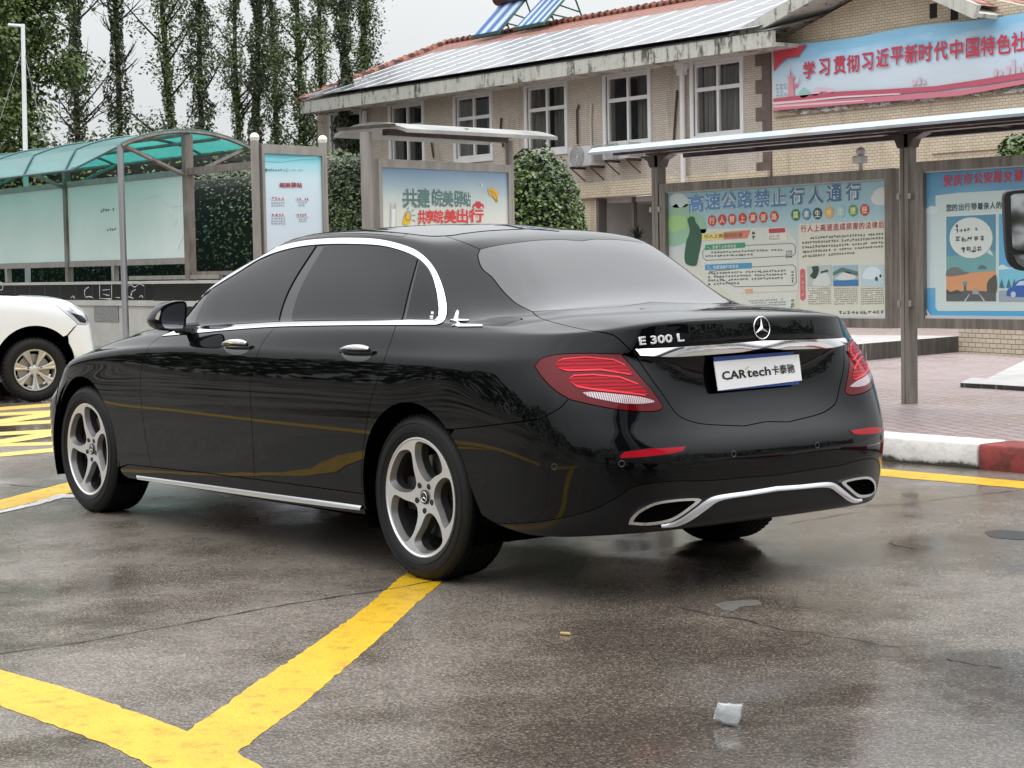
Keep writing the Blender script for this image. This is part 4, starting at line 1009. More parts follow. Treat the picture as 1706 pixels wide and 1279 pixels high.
def tree(px,base_py,D,h,name,label,kind='ivy',lean=0.0,seed=0,crown_w=1.0,group='trees behind the bus shelter'):
    r_=np.random.default_rng(seed+100); p=at_d(px,base_py,D); x,y=p[0],p[1]
    root=empty(name,(x,y,0),0,label,'tree',group)
    k=14; zs=np.linspace(0,h,k); ax=np.stack([lean*zs*CR[0]+.10*np.sin(zs*.5+seed),lean*zs*CR[1]+.10*np.cos(zs*.4+seed*2),zs],1)
    b=MB(); b.tube([tuple(a) for a in ax],[.10*(1-.75*i/(k-1)) for i in range(k)],8)
    axis=lambda z:np.stack([np.interp(z,zs,ax[:,0]),np.interp(z,zs,ax[:,1]),z],-1)
    P=[];N=[]
    nbr={'ivy':18,'bare':30,'leafy':36,'round':60}[kind]
    for i in range(nbr):
        z0=r_.uniform(.22 if kind!='round' else .12,.98)*h; a=r_.uniform(0,6.28); o=axis(np.array(z0))
        L={'ivy':1.05,'bare':1.5,'leafy':1.45,'round':2.6}[kind]*crown_w*r_.uniform(.5,1.15)*(1-.45*(z0/h)**2)
        up=r_.uniform(.5,1.3) if kind!='round' else r_.uniform(.0,.7)
        d=np.array([math.cos(a),math.sin(a),up]); d/=np.linalg.norm(d)
        pts=[o+d*L*q+np.array([0,0,.18*L*q*q]) for q in np.linspace(0,1,5)]
        b.tube([tuple(q) for q in pts],[.030*(1-.8*q)+.004 for q in np.linspace(0,1,5)],5,cap=False)
        if kind=='bare':
            for _ in range(5):
                q0=r_.uniform(.25,.9); s0=o+d*L*q0; d2=d+r_.normal(0,.45,3); d2/=np.linalg.norm(d2); b.tube([tuple(s0),tuple(s0+d2*L*.4),tuple(s0+d2*L*.65+np.array([0,0,.08]))],[.011,.007,.003],4,cap=False)
        if kind in('leafy','round','ivy'):
            ncl={'leafy':6,'round':8,'ivy':3}[kind]
            for _ in range(ncl):
                c=o+d*L*r_.uniform(.25,1.05)+r_.normal(0,.10,3); m={'leafy':38,'round':84,'ivy':34}[kind]; R_={'leafy':.17,'round':.34,'ivy':.16}[kind]
                q=c+r_.normal(0,R_,(m,3))*np.array([1,1,.75]); P.append(q); N.append(np.tile([0,0,1.],(m,1))+ (q-c)*1.5)
    # ivy up the trunk
    m={'ivy':11000,'bare':8500,'leafy':5200,'round':1500}[kind]
    z=r_.uniform(.05,.93,m)**.9*h; a=r_.uniform(0,6.28,m)
    th=.27+.13*np.sin(z*2.1+seed)+.12*np.sin(z*5.3+2*seed)+.12*np.sin(z*.9+seed*3)
    if kind=='bare': th=np.where(z<h*.40,.30+.08*np.sin(z*3+seed),.15+.04*np.sin(z*4))
    if kind=='leafy': th*=.7
    rad=.07+np.abs(th)*np.sqrt(r_.uniform(.1,1,m))*(1-.45*z/h)
    c=axis(z); q=c+np.stack([rad*np.cos(a),rad*np.sin(a),r_.normal(0,.05,m)],1); P.append(q); N.append(np.stack([np.cos(a),np.sin(a),.3+0*a],1))
    tr=b.build('trunk',M_BARK,root,60)
    P=np.concatenate(P);N=np.concatenate(N)
    obj('crown',leaves_mesh('crown',P,N,.095 if kind!='round' else .135),M_LEAF if kind in('leafy','round') else M_IVY,root)
    return root
def hedge(name,label,lo,hi,z0,z1,D,mt,leaf=.07,n=9000,depth=1.4,round_=.25,seed=0,cat='hedge',group=None,dome=False,ends=None):
    """clipped shrub: uneven leaf skin over a dark twiggy core. lo/hi = pixel columns of its ends at distance D"""
    r_=np.random.default_rng(seed+50)
    A,B_=(at_d(lo,450,D),at_d(hi,450,D)) if ends is None else (np.array(ends[0],float),np.array(ends[1],float)); c=(A+B_)/2; w=np.linalg.norm((B_-A)[:2])/2; e1=(B_-A)/np.linalg.norm(B_-A); e1[2]=0; e1/=np.linalg.norm(e1); e2=np.array([-e1[1],e1[0],0])
    if e2@(c-CAM)<0: e2=-e2
    c=c+e2*depth/2; H=z1-z0
    root=empty(name,(c[0],c[1],z0),0,label,cat,group)
    d=r_.normal(0,1,(n,3)); d/=np.linalg.norm(d,axis=1)[:,None]; d[:,2]=np.abs(d[:,2])*np.where(r_.uniform(0,1,n)<.9,1,-.2) if dome else d[:,2]
    ex=2.8 if dome else 5
    k=(np.abs(d)**ex).sum(1)**(-1/ex); q=d*k[:,None]
    rr=1+.055*fbm(q*3,1.3,seed)+.035*fbm(q*9,1.2,seed+3); rr*=1-.16*r_.uniform(0,1,n)**2.2
    if dome: L=q*rr[:,None]*np.array([w,depth/2,H])
    else: L=q*rr[:,None]*np.array([w,depth/2,H/2])+np.array([0,0,H/2])
    L[:,2]=np.maximum(L[:,2],.02)
    P=L[:,:1]*e1+L[:,1:2]*e2+np.array([0,0,1])*L[:,2:]
    N=d[:,:1]*e1+d[:,1:2]*e2+np.array([0,0,1])*d[:,2:]
    obj('foliage',leaves_mesh('foliage',P,N+np.array([0,0,.35]),leaf,.6,.55),mt,root)
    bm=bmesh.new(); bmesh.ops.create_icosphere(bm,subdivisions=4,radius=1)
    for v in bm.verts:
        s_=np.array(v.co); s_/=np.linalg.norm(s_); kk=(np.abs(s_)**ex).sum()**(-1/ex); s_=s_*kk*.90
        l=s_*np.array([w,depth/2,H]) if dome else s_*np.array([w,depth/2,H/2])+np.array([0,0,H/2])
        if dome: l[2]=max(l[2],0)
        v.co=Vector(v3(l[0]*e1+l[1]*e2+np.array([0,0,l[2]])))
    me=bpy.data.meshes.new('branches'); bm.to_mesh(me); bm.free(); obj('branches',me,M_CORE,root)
    return root

# ================================================================== BUILDING
FY=-22.0
def tile_mat(name,c1,c2,mortar,w=.20,h=.055,vert=True):
    m,t,b=new_mat(name); co=coords(t); sx=nd(t,'ShaderNodeSeparateXYZ'); t.links.new(co,sx.inputs[0]); cb=nd(t,'ShaderNodeCombineXYZ')
    ad=nd(t,'ShaderNodeMath'); ad.operation='ADD'; t.links.new(sx.outputs[0],ad.inputs[0]); t.links.new(sx.outputs[1],ad.inputs[1]); t.links.new(ad.outputs[0],cb.inputs[0]); t.links.new(sx.outputs[2],cb.inputs[1])
    br=nd(t,'ShaderNodeTexBrick'); br.offset=.5 if vert else .5; br.inputs['Scale'].default_value=1; br.inputs['Brick Width'].default_value=w; br.inputs['Row Height'].default_value=h; br.inputs['Mortar Size'].default_value=.006; br.inputs['Mortar Smooth'].default_value=.2
    br.inputs['Color1'].default_value=(*c1,1); br.inputs['Color2'].default_value=(*c2,1); br.inputs['Mortar'].default_value=(*mortar,1)
    t.links.new(cb.outputs[0],br.inputs['Vector']); n=noise(t,co,.8,6,.65)
    st=noise(t,coords(t,(2.5,2.5,.35)),1.0,5,.6)
    c=mixc(t,1,br.outputs['Color'],ramp(t,n,[(.3,(.80,.79,.77)),(.7,(1.08,1.06,1.04))]),'MULTIPLY')
    c=mixc(t,1,c,ramp(t,st,[(.30,(.72,.70,.68)),(.45,(1,1,1))]),'MULTIPLY')
    t.links.new(c,b.inputs['Base Color']); setp(b,rough=.55); bump(t,b,br.outputs['Fac'],.4,-.01); return m
M_TILEA=tile_mat('beige_strip_tile',(.55,.49,.42),(.62,.56,.485),(.31,.27,.23),.16,.045)
M_TILEB=tile_mat('yellow_strip_tile',(.60,.52,.385),(.68,.59,.45),(.34,.285,.21),.13,.055)
M_QUOIN=mat_var('brown_tile',(.115,.080,.068),(.16,.115,.10),6,.5)
M_PLASTER=mat_var('pale_plaster',(.50,.48,.45),(.60,.58,.55),2,.7)
M_FASCIA,t,b=new_mat('stained_render'); co=coords(t,(3.2,3.2,.6)); n=noise(t,co,2.4,7,.72); n2=noise(t,coords(t),1.2,6,.75)
ad=nd(t,'ShaderNodeMath'); ad.operation='MULTIPLY_ADD'; t.links.new(n,ad.inputs[0]); ad.inputs[1].default_value=.6; mm=nd(t,'ShaderNodeMath'); mm.operation='MULTIPLY'; mm.inputs[1].default_value=.5; t.links.new(n2,mm.inputs[0]); t.links.new(mm.outputs[0],ad.inputs[2])
t.links.new(ramp(t,ad.outputs[0],[(.40,(.03,.028,.022)),(.47,(.15,.145,.12)),(.525,(.50,.50,.44)),(.8,(.66,.66,.61))]),b.inputs['Base Color']); setp(b,rough=.8)
M_PVC=mat_var('white_window_frame',(.70,.70,.69),(.78,.78,.77),3,.4)
M_PANE,t,b=new_mat('window_pane'); setp(b,color=(.03,.034,.036),rough=.03,spec=.8,alpha=.30)
M_CURT,t,b=new_mat('curtain'); co=coords(t,(1,1,.05)); n=noise(t,co,14,3); t.links.new(ramp(t,n,[(.3,(.10,.095,.085)),(.7,(.34,.32,.29))]),b.inputs['Base Color']); setp(b,rough=.9)
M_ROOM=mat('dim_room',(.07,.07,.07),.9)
M_ROOFT,t,b=new_mat('red_roof_tile'); co=coords(t); wv=nd(t,'ShaderNodeTexWave'); wv.bands_direction='X'; wv.inputs['Scale'].default_value=1.25; wv.inputs['Distortion'].default_value=.4; t.links.new(co,wv.inputs['Vector'])
wv2=nd(t,'ShaderNodeTexWave'); wv2.bands_direction='Y'; wv2.inputs['Scale'].default_value=.9; t.links.new(co,wv2.inputs['Vector']); n=noise(t,co,4,5,.7)
c=ramp(t,wv.outputs[0],[(.1,(.08,.030,.024)),(.45,(.36,.13,.09)),(1,(.46,.20,.14))]); c=mixc(t,1,c,ramp(t,wv2.outputs[0],[(.1,(.55,.5,.5)),(.3,(1,1,1))]),'MULTIPLY')
t.links.new(mixc(t,1,c,ramp(t,n,[(.3,(.6,.58,.55)),(.7,(1.15,1.12,1.1))]),'MULTIPLY'),b.inputs['Base Color']); setp(b,rough=.7)
XL,XQ,XR=37.35,20.57,6.0
bld=empty('brick_building',(28,FY,0),0,'long beige tiled two-storey building with red hip roof and stained eaves behind the notice boards','building')
BO=Vector((28,FY,0))
def bb(mb,name,mt,parent=bld,**k):
    """build in world coordinates under the building"""
    for i,p in enumerate(mb.v): mb.v[i]=(p[0]-BO.x,p[1]-BO.y,p[2]-BO.z)
    return mb.build(name,mt,parent,**k)
EY=-21.25
fz=lambda px,py:at_y(px,py,EY)[2]
ez_t=(fz(1288,54)+fz(505,168))/2; ez_b=(fz(1288,78)+fz(505,190))/2
WINS=[22.80-.0+2.77*k for k in range(6)]; WW,WZ0,WZ1=1.37,3.87,5.33
WINS=[x-WW for x in WINS]                 # right-hand jamb (smaller x)
# main wall with openings: strips between windows
ztop=ez_b+.05; zband=3.02
b=MB()
xs=[XQ]+[v for x in WINS for v in (x,x+WW)]+[XL]
for i in range(0,len(xs),2): b.box((xs[i],FY-.25,zband),(xs[i+1],FY,ztop))
for x in WINS:
    b.box((x,FY-.25,zband),(x+WW,FY,WZ0)); b.box((x,FY-.25,WZ1),(x+WW,FY,ztop))
b.box((XL-.25,FY-11,0),(XL,FY-.25,ztop))
bb(b,'wall',M_TILEA)
b=MB()
xd0,xd1=23.9,26.0
b.box((XQ,FY-.25,0),(xd0,FY-.03,zband-.01)); b.box((xd1,FY-.25,0),(XL,FY-.03,zband-.01)); bb(b,'lower_wall',M_TILEB)
b=MB(); b.box((XQ+.05,FY-.2,zband-.28),(27.0,FY+.10,zband+.04)); bb(b,'ledge',M_TILEB)
b=MB(); b.box((xd0-.2,FY-2.2,0),(xd1+.3,FY-2.0,zband-.3)); b.box((xd0-.15,FY-2,0),(xd0,FY-.05,zband-.29)); b.box((xd1,FY-2,0),(xd1+.15,FY-.26,zband-.29)); b.box((xd0,FY-2,zband-.4),(xd1,FY-.26,zband-.29)); bb(b,'porch_recess',M_PLASTER)
b=MB(); b.box((24.95,FY-.30,0),(25.02,FY-.2,zband-.3)); b.box((xd1-.1,FY-.24,0),(xd1-.02,FY-.01,zband-.3)); bb(b,'door_frame',mat('brown_grey_frame',(.12,.105,.095),.5))
for i,x in enumerate(WINS):
    fo=MB(); f=.06; y0,y1=FY-.10,FY+.035
    fo.box((x-.09,y0,WZ0-.11),(x+WW+.09,y1,WZ0)); fo.box((x-.09,y0,WZ1),(x+WW+.09,y1,WZ1+.10)); fo.box((x-.09,y0,WZ0),(x,y1,WZ1)); fo.box((x+WW,y0,WZ0),(x+WW+.09,y1,WZ1))
    y0,y1=FY-.09,FY-.02; zm=WZ0+.94
    fo.box((x,y0,WZ0),(x+f,y1,WZ1)); fo.box((x+WW-f,y0,WZ0),(x+WW,y1,WZ1)); fo.box((x+f,y0,WZ0),(x+WW-f,y1,WZ0+f)); fo.box((x+f,y0,WZ1-f),(x+WW-f,y1,WZ1)); fo.box((x+f,y0,zm-.04),(x+WW-f,y1,zm+.04)); fo.box((x+WW/2-.03,y0+.005,WZ0+f),(x+WW/2+.03,y1+.006,zm-.04)); fo.box((x+WW/2-.03,y0+.005,zm+.04),(x+WW/2+.03,y1+.006,WZ1-f))
    wo_=bb(fo,'window',M_PVC,bld)
    for (a,c,z0,z1) in ((x+f,x+WW/2-.03,WZ0+f,zm-.04),(x+WW/2+.03,x+WW-f,WZ0+f,zm-.04),(x+f,x+WW/2-.03,zm+.04,WZ1-f),(x+WW/2+.03,x+WW-f,zm+.04,WZ1-f)):
        p=MB(); p.add([(a,FY-.06,z0),(c,FY-.06,z0),(c,FY-.06,z1),(a,FY-.06,z1)],[(0,1,2,3)]); bb(p,'pane',M_PANE,wo_)
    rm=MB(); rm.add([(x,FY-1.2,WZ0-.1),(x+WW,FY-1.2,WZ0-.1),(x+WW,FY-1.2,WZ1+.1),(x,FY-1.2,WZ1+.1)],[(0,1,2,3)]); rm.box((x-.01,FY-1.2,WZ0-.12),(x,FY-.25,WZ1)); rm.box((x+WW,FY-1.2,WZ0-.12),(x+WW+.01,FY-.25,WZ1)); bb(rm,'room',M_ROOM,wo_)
    span={0:[(0,1)],1:[(0,.42)],2:[(.0,.45),(.62,1)],3:[(0,.3),(.75,1)],4:[(.5,.62),(.9,1)],5:[(0,.55)]}[i]
    for a,c in span:
        n=max(6,int((c-a)*40)); vs=[];fs=[]
        for k in range(n+1):
            q=x+f+(WW-2*f)*(a+(c-a)*k/n); yy=FY-.22+.035*math.sin(k*1.7+i)
            vs+= [(q,yy,WZ0),(q,yy,WZ1)]
        fs=[(2*k,2*k+2,2*k+3,2*k+1) for k in range(n)]
        p=MB(); p.add(vs,fs,0,True); bb(p,'curtain',M_CURT,wo_)
# quoins at the junction with the wing
qz=ztop; k=0; b=MB()
while qz>.2:
    w=.42 if k%2==0 else .24; b.box((XQ+.02,FY-.02,qz-.27),(XQ+.02+w,FY+.012,qz-.003)); qz-=.27; k+=1
bb(b,'quoins',M_QUOIN)
b=MB(); b.box((XL-.30,FY-.2,.1),(XL+.02,FY+.012,1)); 
# eave fascia and soffit
xe0=at_y(505,178,EY)[0]; xe1=at_y(1289,65,EY)[0]-.05
b=MB(); b.box((xe1,EY,ez_b),(xe0,EY+.10,ez_t)); b.box((xe1,FY-.1,ez_b+.02),(xe0-.02,EY,ez_b+.09)); b.box((xe0-.1,FY-11.4,ez_b),(xe0,EY,ez_t))
bb(b,'eave',M_FASCIA)
# main roof: hip at the far end
RY=-27.6
r0=at_y(742,79,RY); r1=at_y(1100,3.3,RY); rz=(r0[2]+r1[2])/2
E0=np.array([xe0,EY+.12,ez_t+.01]); E1=np.array([xe1,EY+.12,ez_t+.01]); RA=np.array([r0[0],RY,rz]); RB=np.array([14.5,RY,rz])
yb_=2*RY-EY
tq=.66; EM0=E0+(RA-E0)*tq; EM1=E1+(RB-E1)*tq
b=MB(); b.add([v3(E0),v3(E1),v3(RB),v3(RA),(xe0,yb_,ez_t),(xe1-6,yb_,ez_t),v3(EM0),v3(EM1)],[(6,7,2,3),(0,6,3,4),(3,2,5,4)])
bb(b,'roof',M_ROOFT)
b=MB(); b.add([v3(E0),v3(E1),v3(EM1),v3(EM0)],[(0,1,2,3)]); bb(b,'roof_sheet',mat_var('grey_roof_sheet',(.20,.205,.21),(.30,.305,.31),3,.35))
b=MB(); 
for P0,P1 in ((RA,RB),(E0,RA)):
    n_=int(np.linalg.norm(P1-P0)/.3)
    for k in range(n_):
        a=P0+(P1-P0)*k/n_; c=P0+(P1-P0)*(k+1.12)/n_; b.tube([v3(a+[0,0,.02]),v3(c+[0,0,.05])],[.075,.095],6)
bb(b,'ridge_tiles',M_ROOFT)
nrm_roof=np.cross(E1-E0,RA-E0); nrm_roof/=np.linalg.norm(nrm_roof); nrm_roof=nrm_roof if nrm_roof[2]>0 else -nrm_roof
on_roof=lambda px,py,up=0:at_plane(px,py,E0,nrm_roof)+nrm_roof*up
# solar panels on the roof slope
M_SOLAR,t,b_=new_mat('solar_glass'); co=coords(t); setp(b_,color=(.13,.135,.145),rough=.35,spec=.5,coat=.2); b_.inputs['Coat Roughness'].default_value=.12
M_ALU=mat('bare_aluminium',(.62,.63,.64),.35,1.0)
def solar(q,first=[None]):
    n=nrm_roof; vs=[v3(p+n*.10) for p in q]
    b=MB(); b.add(vs,[(0,1,2,3)]); r=empty('solar_panel',v3(q[0]))
    o0=Vector(v3(q[0]))
    b.v=[tuple(Vector(p)-o0) for p in b.v]; b.build('glass',M_SOLAR,r,None)
    f=MB(); 
    for i in range(4): f.tube([tuple(Vector(vs[i])-o0),tuple(Vector(vs[(i+1)%4])-o0)],.010,4,cap=False)
    f.build('frame',M_ALU,r,None); return r
NCOL=17; rowt=[.0,.22,.44,.655]
slope=lambda x,t_:np.array([x,E0[1]+(RY-E0[1])*t_,E0[2]+(rz-E0[2])*t_])
x_a,x_b=xe1+.35,xe0-.2
cw=(x_b-x_a)/NCOL; ks=0
for r_ in range(3):
    for c_ in range(NCOL):
        xa,xb=x_a+c_*cw,x_a+(c_+1)*cw-.02
        t0,t1=rowt[r_],rowt[r_+1]-.004
        hipx=lambda t_:xe0+(RA[0]-xe0)*t_-.25
        if xb>hipx(t1): continue
        s_=solar([slope(xb,t0),slope(xa,t0),slope(xa,t1),slope(xb,t1)])
        s_.parent=bld; s_.location=Vector(s_.location)-BO
# two solar water heaters near the ridge
M_TUBE,t,b_=new_mat('vacuum_tubes'); wv=nd(t,'ShaderNodeTexWave'); wv.bands_direction='X'; wv.inputs['Scale'].default_value=4.2; t.links.new(coords(t),wv.inputs['Vector']); t.links.new(ramp(t,wv.outputs[0],[(.15,(.05,.10,.28)),(.5,(.16,.30,.62)),(.9,(.55,.66,.85))]),b_.inputs['Base Color']); setp(b_,rough=.2)
M_GREENST=mat('green_painted_steel',(.02,.10,.07),.5)
M_TANK=mat_var('dark_red_tank',(.06,.02,.018),(.12,.04,.03),5,.45)
def heater(pxs,label):
    """pxs: bottom-left, bottom-right, top-right, top-left of the tube field"""
    bl,br_=[on_roof(*p,.12) for p in pxs[:2]]
    w=br_-bl; w[2]=0; wl=np.linalg.norm(w); wx=w/wl; back=np.array([0,-1,0.]); 
    tl=at_plane(*pxs[3],bl+back*.95,[0,1,0]); hgt=tl[2]-bl[2]; o=(bl+br_)/2
    root=empty('solar_water_heater',v3(o),math.atan2(wx[1],wx[0]),label,'water heater','solar water heaters on the roof ridge')
    # local: x along the width, y back (in plan), z up.   heading: local -y faces the eave
    sgn=-1 if (np.array([-wx[1],wx[0],0])@back)<0 else 1
    dpt=.95*sgn; h=wl/2
    b=MB(); nt_=14
    for k in range(nt_):
        x=-h+(k+.5)*wl/nt_; b.tube([(x,0,.06),(x,dpt,hgt)],wl/nt_*.44,6)
    b.build('vacuum_tubes',M_TUBE,root)
    b=MB(); b.box((-h-.03,-.05,-.02),(h+.03,.06,.05)); 
    for x in (-h,h):
        b.tube([(x,0,0),(x,dpt,hgt)],.03,4); b.tube([(x,dpt,hgt),(x,dpt*1.45,-.0)],.03,4); b.tube([(x,dpt*.55,hgt*.57),(x,dpt*1.22,hgt*.42)],.022,4); b.tube([(x,dpt*.3,hgt*.3),(x,dpt*1.35,hgt*.16)],.022,4)
    b.build('support_frame',M_GREENST,root)
    b=MB(); b.tube([(-h-.12,dpt,hgt+.2),(-h-.1,dpt,hgt+.2),(h+.1,dpt,hgt+.2),(h+.12,dpt,hgt+.2)],[.16,.22,.22,.16],16); b.build('tank',M_TANK,root)
heater([(790,70),(832,63),(866,4),(822,10)],'left solar water heater with dark red tank and blue tubes on the roof')
heater([(862,56),(907,49),(935,0),(894,-4)],'right solar water heater with longer blue tube field and green stand')
# projecting gable wing
gz=lambda px,py:at_y(px,py,FY)[2]
gx0=XQ; za=5.50; slope_g=.29; xap=17.45; zap=za+slope_g*(gx0-xap); xr=2*xap-gx0+.6
b=MB()
b.prism([(gx0,0),(gx0,za),(xap,zap),(xr-.6,za),(XR,za-.3) if XR<xr else (xr,za),(XR,0)],FY-.25,FY+.004,1)
bb(b,'wing_wall',M_TILEB)
b=MB(); b.box((gx0-.004,FY-.06,0),(gx0+.012,FY+.008,za)); bb(b,'wing_edge',M_QUOIN)
for (px,py) in ((1555,17),(1590,20)):
    p=at_y(px,py,FY+.006); b=MB(); b.box((p[0]-.085,FY-.05,p[2]-.14),(p[0]+.085,FY+.009,p[2]+.12)); bb(b,'gable_vent',mat('dark_opening',(.02,.018,.015),.9))
b=MB()
dy0,dy1=FY-.2,FY+.75
for (xa,z_a,xb,z_b) in ((gx0+.35,za-.02,xap,zap+.08),(xr+.1,za-.15,xap,zap+.08)):
    d=np.array([xb-xa,0,z_b-z_a]); d/=np.linalg.norm(d); up=np.array([-d[2],0,d[0]]); up=up if up[2]>0 else -up
    A_=np.array([xa,0,z_a]); B_=np.array([xb,0,z_b]); q=[A_,B_,B_+up*.24,A_+up*.24]
    b.prism([(p[0],p[2]) for p in q],dy1-.10,dy1,1)
    q=[A_+up*.03,B_+up*.03,B_+up*.10,A_+up*.10]; b.prism([(p[0],p[2]) for p in q],dy0,dy1-.10,1)
bb(b,'gable_eave',M_FASCIA)
b=MB(); b.add([(gx0+.40,FY+.7,za+.24),(xap,FY+.7,zap+.36),(xap,FY-9,zap+.36),(gx0+.40,FY-9,za+.24)],[(0,1,2,3)]); b.add([(xr+.15,FY+.7,za+.1),(xap,FY+.7,zap+.36),(xap,FY-9,zap+.36),(xr+.15,FY-9,za+.1)],[(0,1,2,3)]); bb(b,'wing_roof',M_ROOFT)
# broken white ledge left of an old sign, under the banner
M_OLD,t,b_=new_mat('flaking_ledge'); n=noise(t,coords(t,(1,1,3)),2.2,6,.75); t.links.new(ramp(t,n,[(.42,(.42,.35,.25)),(.50,(.10,.09,.07)),(.54,(.62,.62,.58))]),b_.inputs['Base Color']); setp(b_,rough=.7)
l0=at_y(1300,190,FY); l1=at_y(1706,146,FY); b=MB(); b.box((XR,FY,l1[2]-.07),(gx0-.1,FY+.06,l1[2]+.05)); bb(b,'flaking_ledge',M_OLD)
b=MB(); p=at_y(1590,240,FY); b.box((p[0]-1.2,FY,p[2]-.14),(p[0]+.5,FY+.05,p[2]-.02)); bb(b,'small_ledge',M_TILEB)

# rain pipes
def pipe(px,y0,y1,label,r=.055,hop=True):
    p=at_y(px,y0,FY+.10); q=at_y(px,y1,FY+.10); root=empty('rain_pipe',v3((p[0],FY+.1,q[2])),0,label,'pipe')
    b=MB(); b.tube([(0,0,0),(0,0,p[2]-q[2])],r,10); b.build('pipe',M_PVC,root)
    if hop: h=p[2]-q[2]; b=MB(); b.box((-.13,-.09,h-.04),(.13,.09,h+.10)); b.box((-.09,-.07,h-.16),(.09,.07,h-.04)); b.build('hopper',M_PVC,root)
pipe(1136,112,330,'white rain pipe with hopper between the two windows nearest the banner')
pipe(607,185,330,'pale rain pipe beside the far left window of the building',.06,False)
def cable(pts,label,mt,name='cable_conduit'):
    b=MB(); b.tube([v3(at_y(*p,FY+.04)) for p in pts],.025,6); o=b.build(name,mt); tag(o,label,'cable')
M_RUST=mat_var('rusty_brown',(.05,.03,.02),(.10,.06,.045),8,.8); M_CREAMPIPE=mat('cream_pipe_wrap',(.55,.50,.42),.6)
cable([(835,196),(834,212),(838,245)],'short dark hose hanging from the wall above the round bush',M_RUST)
cable([(964,175),(961,185),(962,240)],'brown pipe running down the wall to the air conditioner',M_RUST)
cable([(985,172),(984,205),(985,240),(990,258),(985,268)],'cream wrapped pipe beside the brown pipe above the air conditioner',M_CREAMPIPE)
cable([(1128,150),(1125,190),(1122,240)],'dark cable on the wall left of the white rain pipe',M_RUST)
cable([(718,232),(722,262)],'thin brown pipe above the advertising board',M_RUST)
# air conditioners
M_ACW=mat_var('grey_white_enamel',(.42,.42,.41),(.55,.55,.54),4,.45)
def aircon(tl,br,label,fan):
    y1=FY+.42; a=at_y(*tl,y1); c=at_y(*br,y1); x0,x1=sorted((a[0],c[0])); z0,z1=c[2],a[2]; o=Vector(((x0+x1)/2,FY+.2,z0)); w,h=(x1-x0)/2,z1-z0
    root=empty('air_conditioner',o,0,label,'air conditioner','outdoor air conditioners on the wall')
    b=MB(); b.box((-w,-.18,0),(w,.22,h),bev=.015); b.build('casing',M_ACW,root)
    b=MB(); fx=w*.2; 
    for k in range(5): b.lathe([(.05+.045*k,.225),(.055+.045*k,.232),(.06+.045*k,.225)],20,T=Matrix.Translation((fx,0,h/2)))
    b.build('fan_grille',mat('dark_grille',(.05,.05,.05),.5),root)
    b=MB(); 
    for k in range(8): b.box((-w-.004,-.12,h*.15+k*h*.09),(-w+.004,.16,h*.15+k*h*.09+h*.04))
    b.build('side_louvres',mat('grey_louvre',(.25,.25,.25),.5),root)
    for q in (-w+.07,w-.07):
        b=MB(); b.box((q-.02,-.2,-.05),(q+.02,.22,0)); b.tube([(q,.2,-.03),(q,-.19,-.3)],.015,4); b.build('bracket',M_RUST,root)
aircon((946,246),(985,275),'boxy air conditioner on the wall right above the round bush',1)
aircon((1003,240),(1046,263),'air conditioner with round fan half hidden by the grey shelter roof edge',1)
# yucca in the porch
r=np.random.default_rng(5); p=at_y(1062,400,FY+1.0); root=empty('potted_plant',(p[0],FY+1.0,.15),0,'dark spiky plant in front of the pale porch','plant')
b=MB(); b.lathe([(.001,0),(.2,0),(.26,.35),(.24,.35)],16,T=Matrix.Rotation(R(90),4,'X')); b.build('pot',M_RISER if False else mat('clay_pot',(.15,.07,.05),.7),root)
P=[];zt=at_y(1062,392,FY+1.0)[2]-.15
b=MB(); b.tube([(0,0,.3),(0,0,zt-.1)],.03,6)
for k in range(46):
    a=r.uniform(0,6.28); e=r.uniform(.2,1.4); L=.38*r.uniform(.7,1.1); d=np.array([math.cos(a)*math.cos(e),math.sin(a)*math.cos(e),math.sin(e)]); s0=np.array([0,0,zt-.1]); w_=np.array([-math.sin(a),math.cos(a),0])*.022; m_=s0+d*L*.6; tip=s0+d*L+np.array([0,0,-.06])
    b.add([v3(s0-w_*.5),v3(s0+w_*.5),v3(m_+w_),v3(tip),v3(m_-w_)],[(0,1,2,3,4)])
b.build('leaves',mat('dark_spiky_leaf',(.012,.02,.010),.5),root,None)

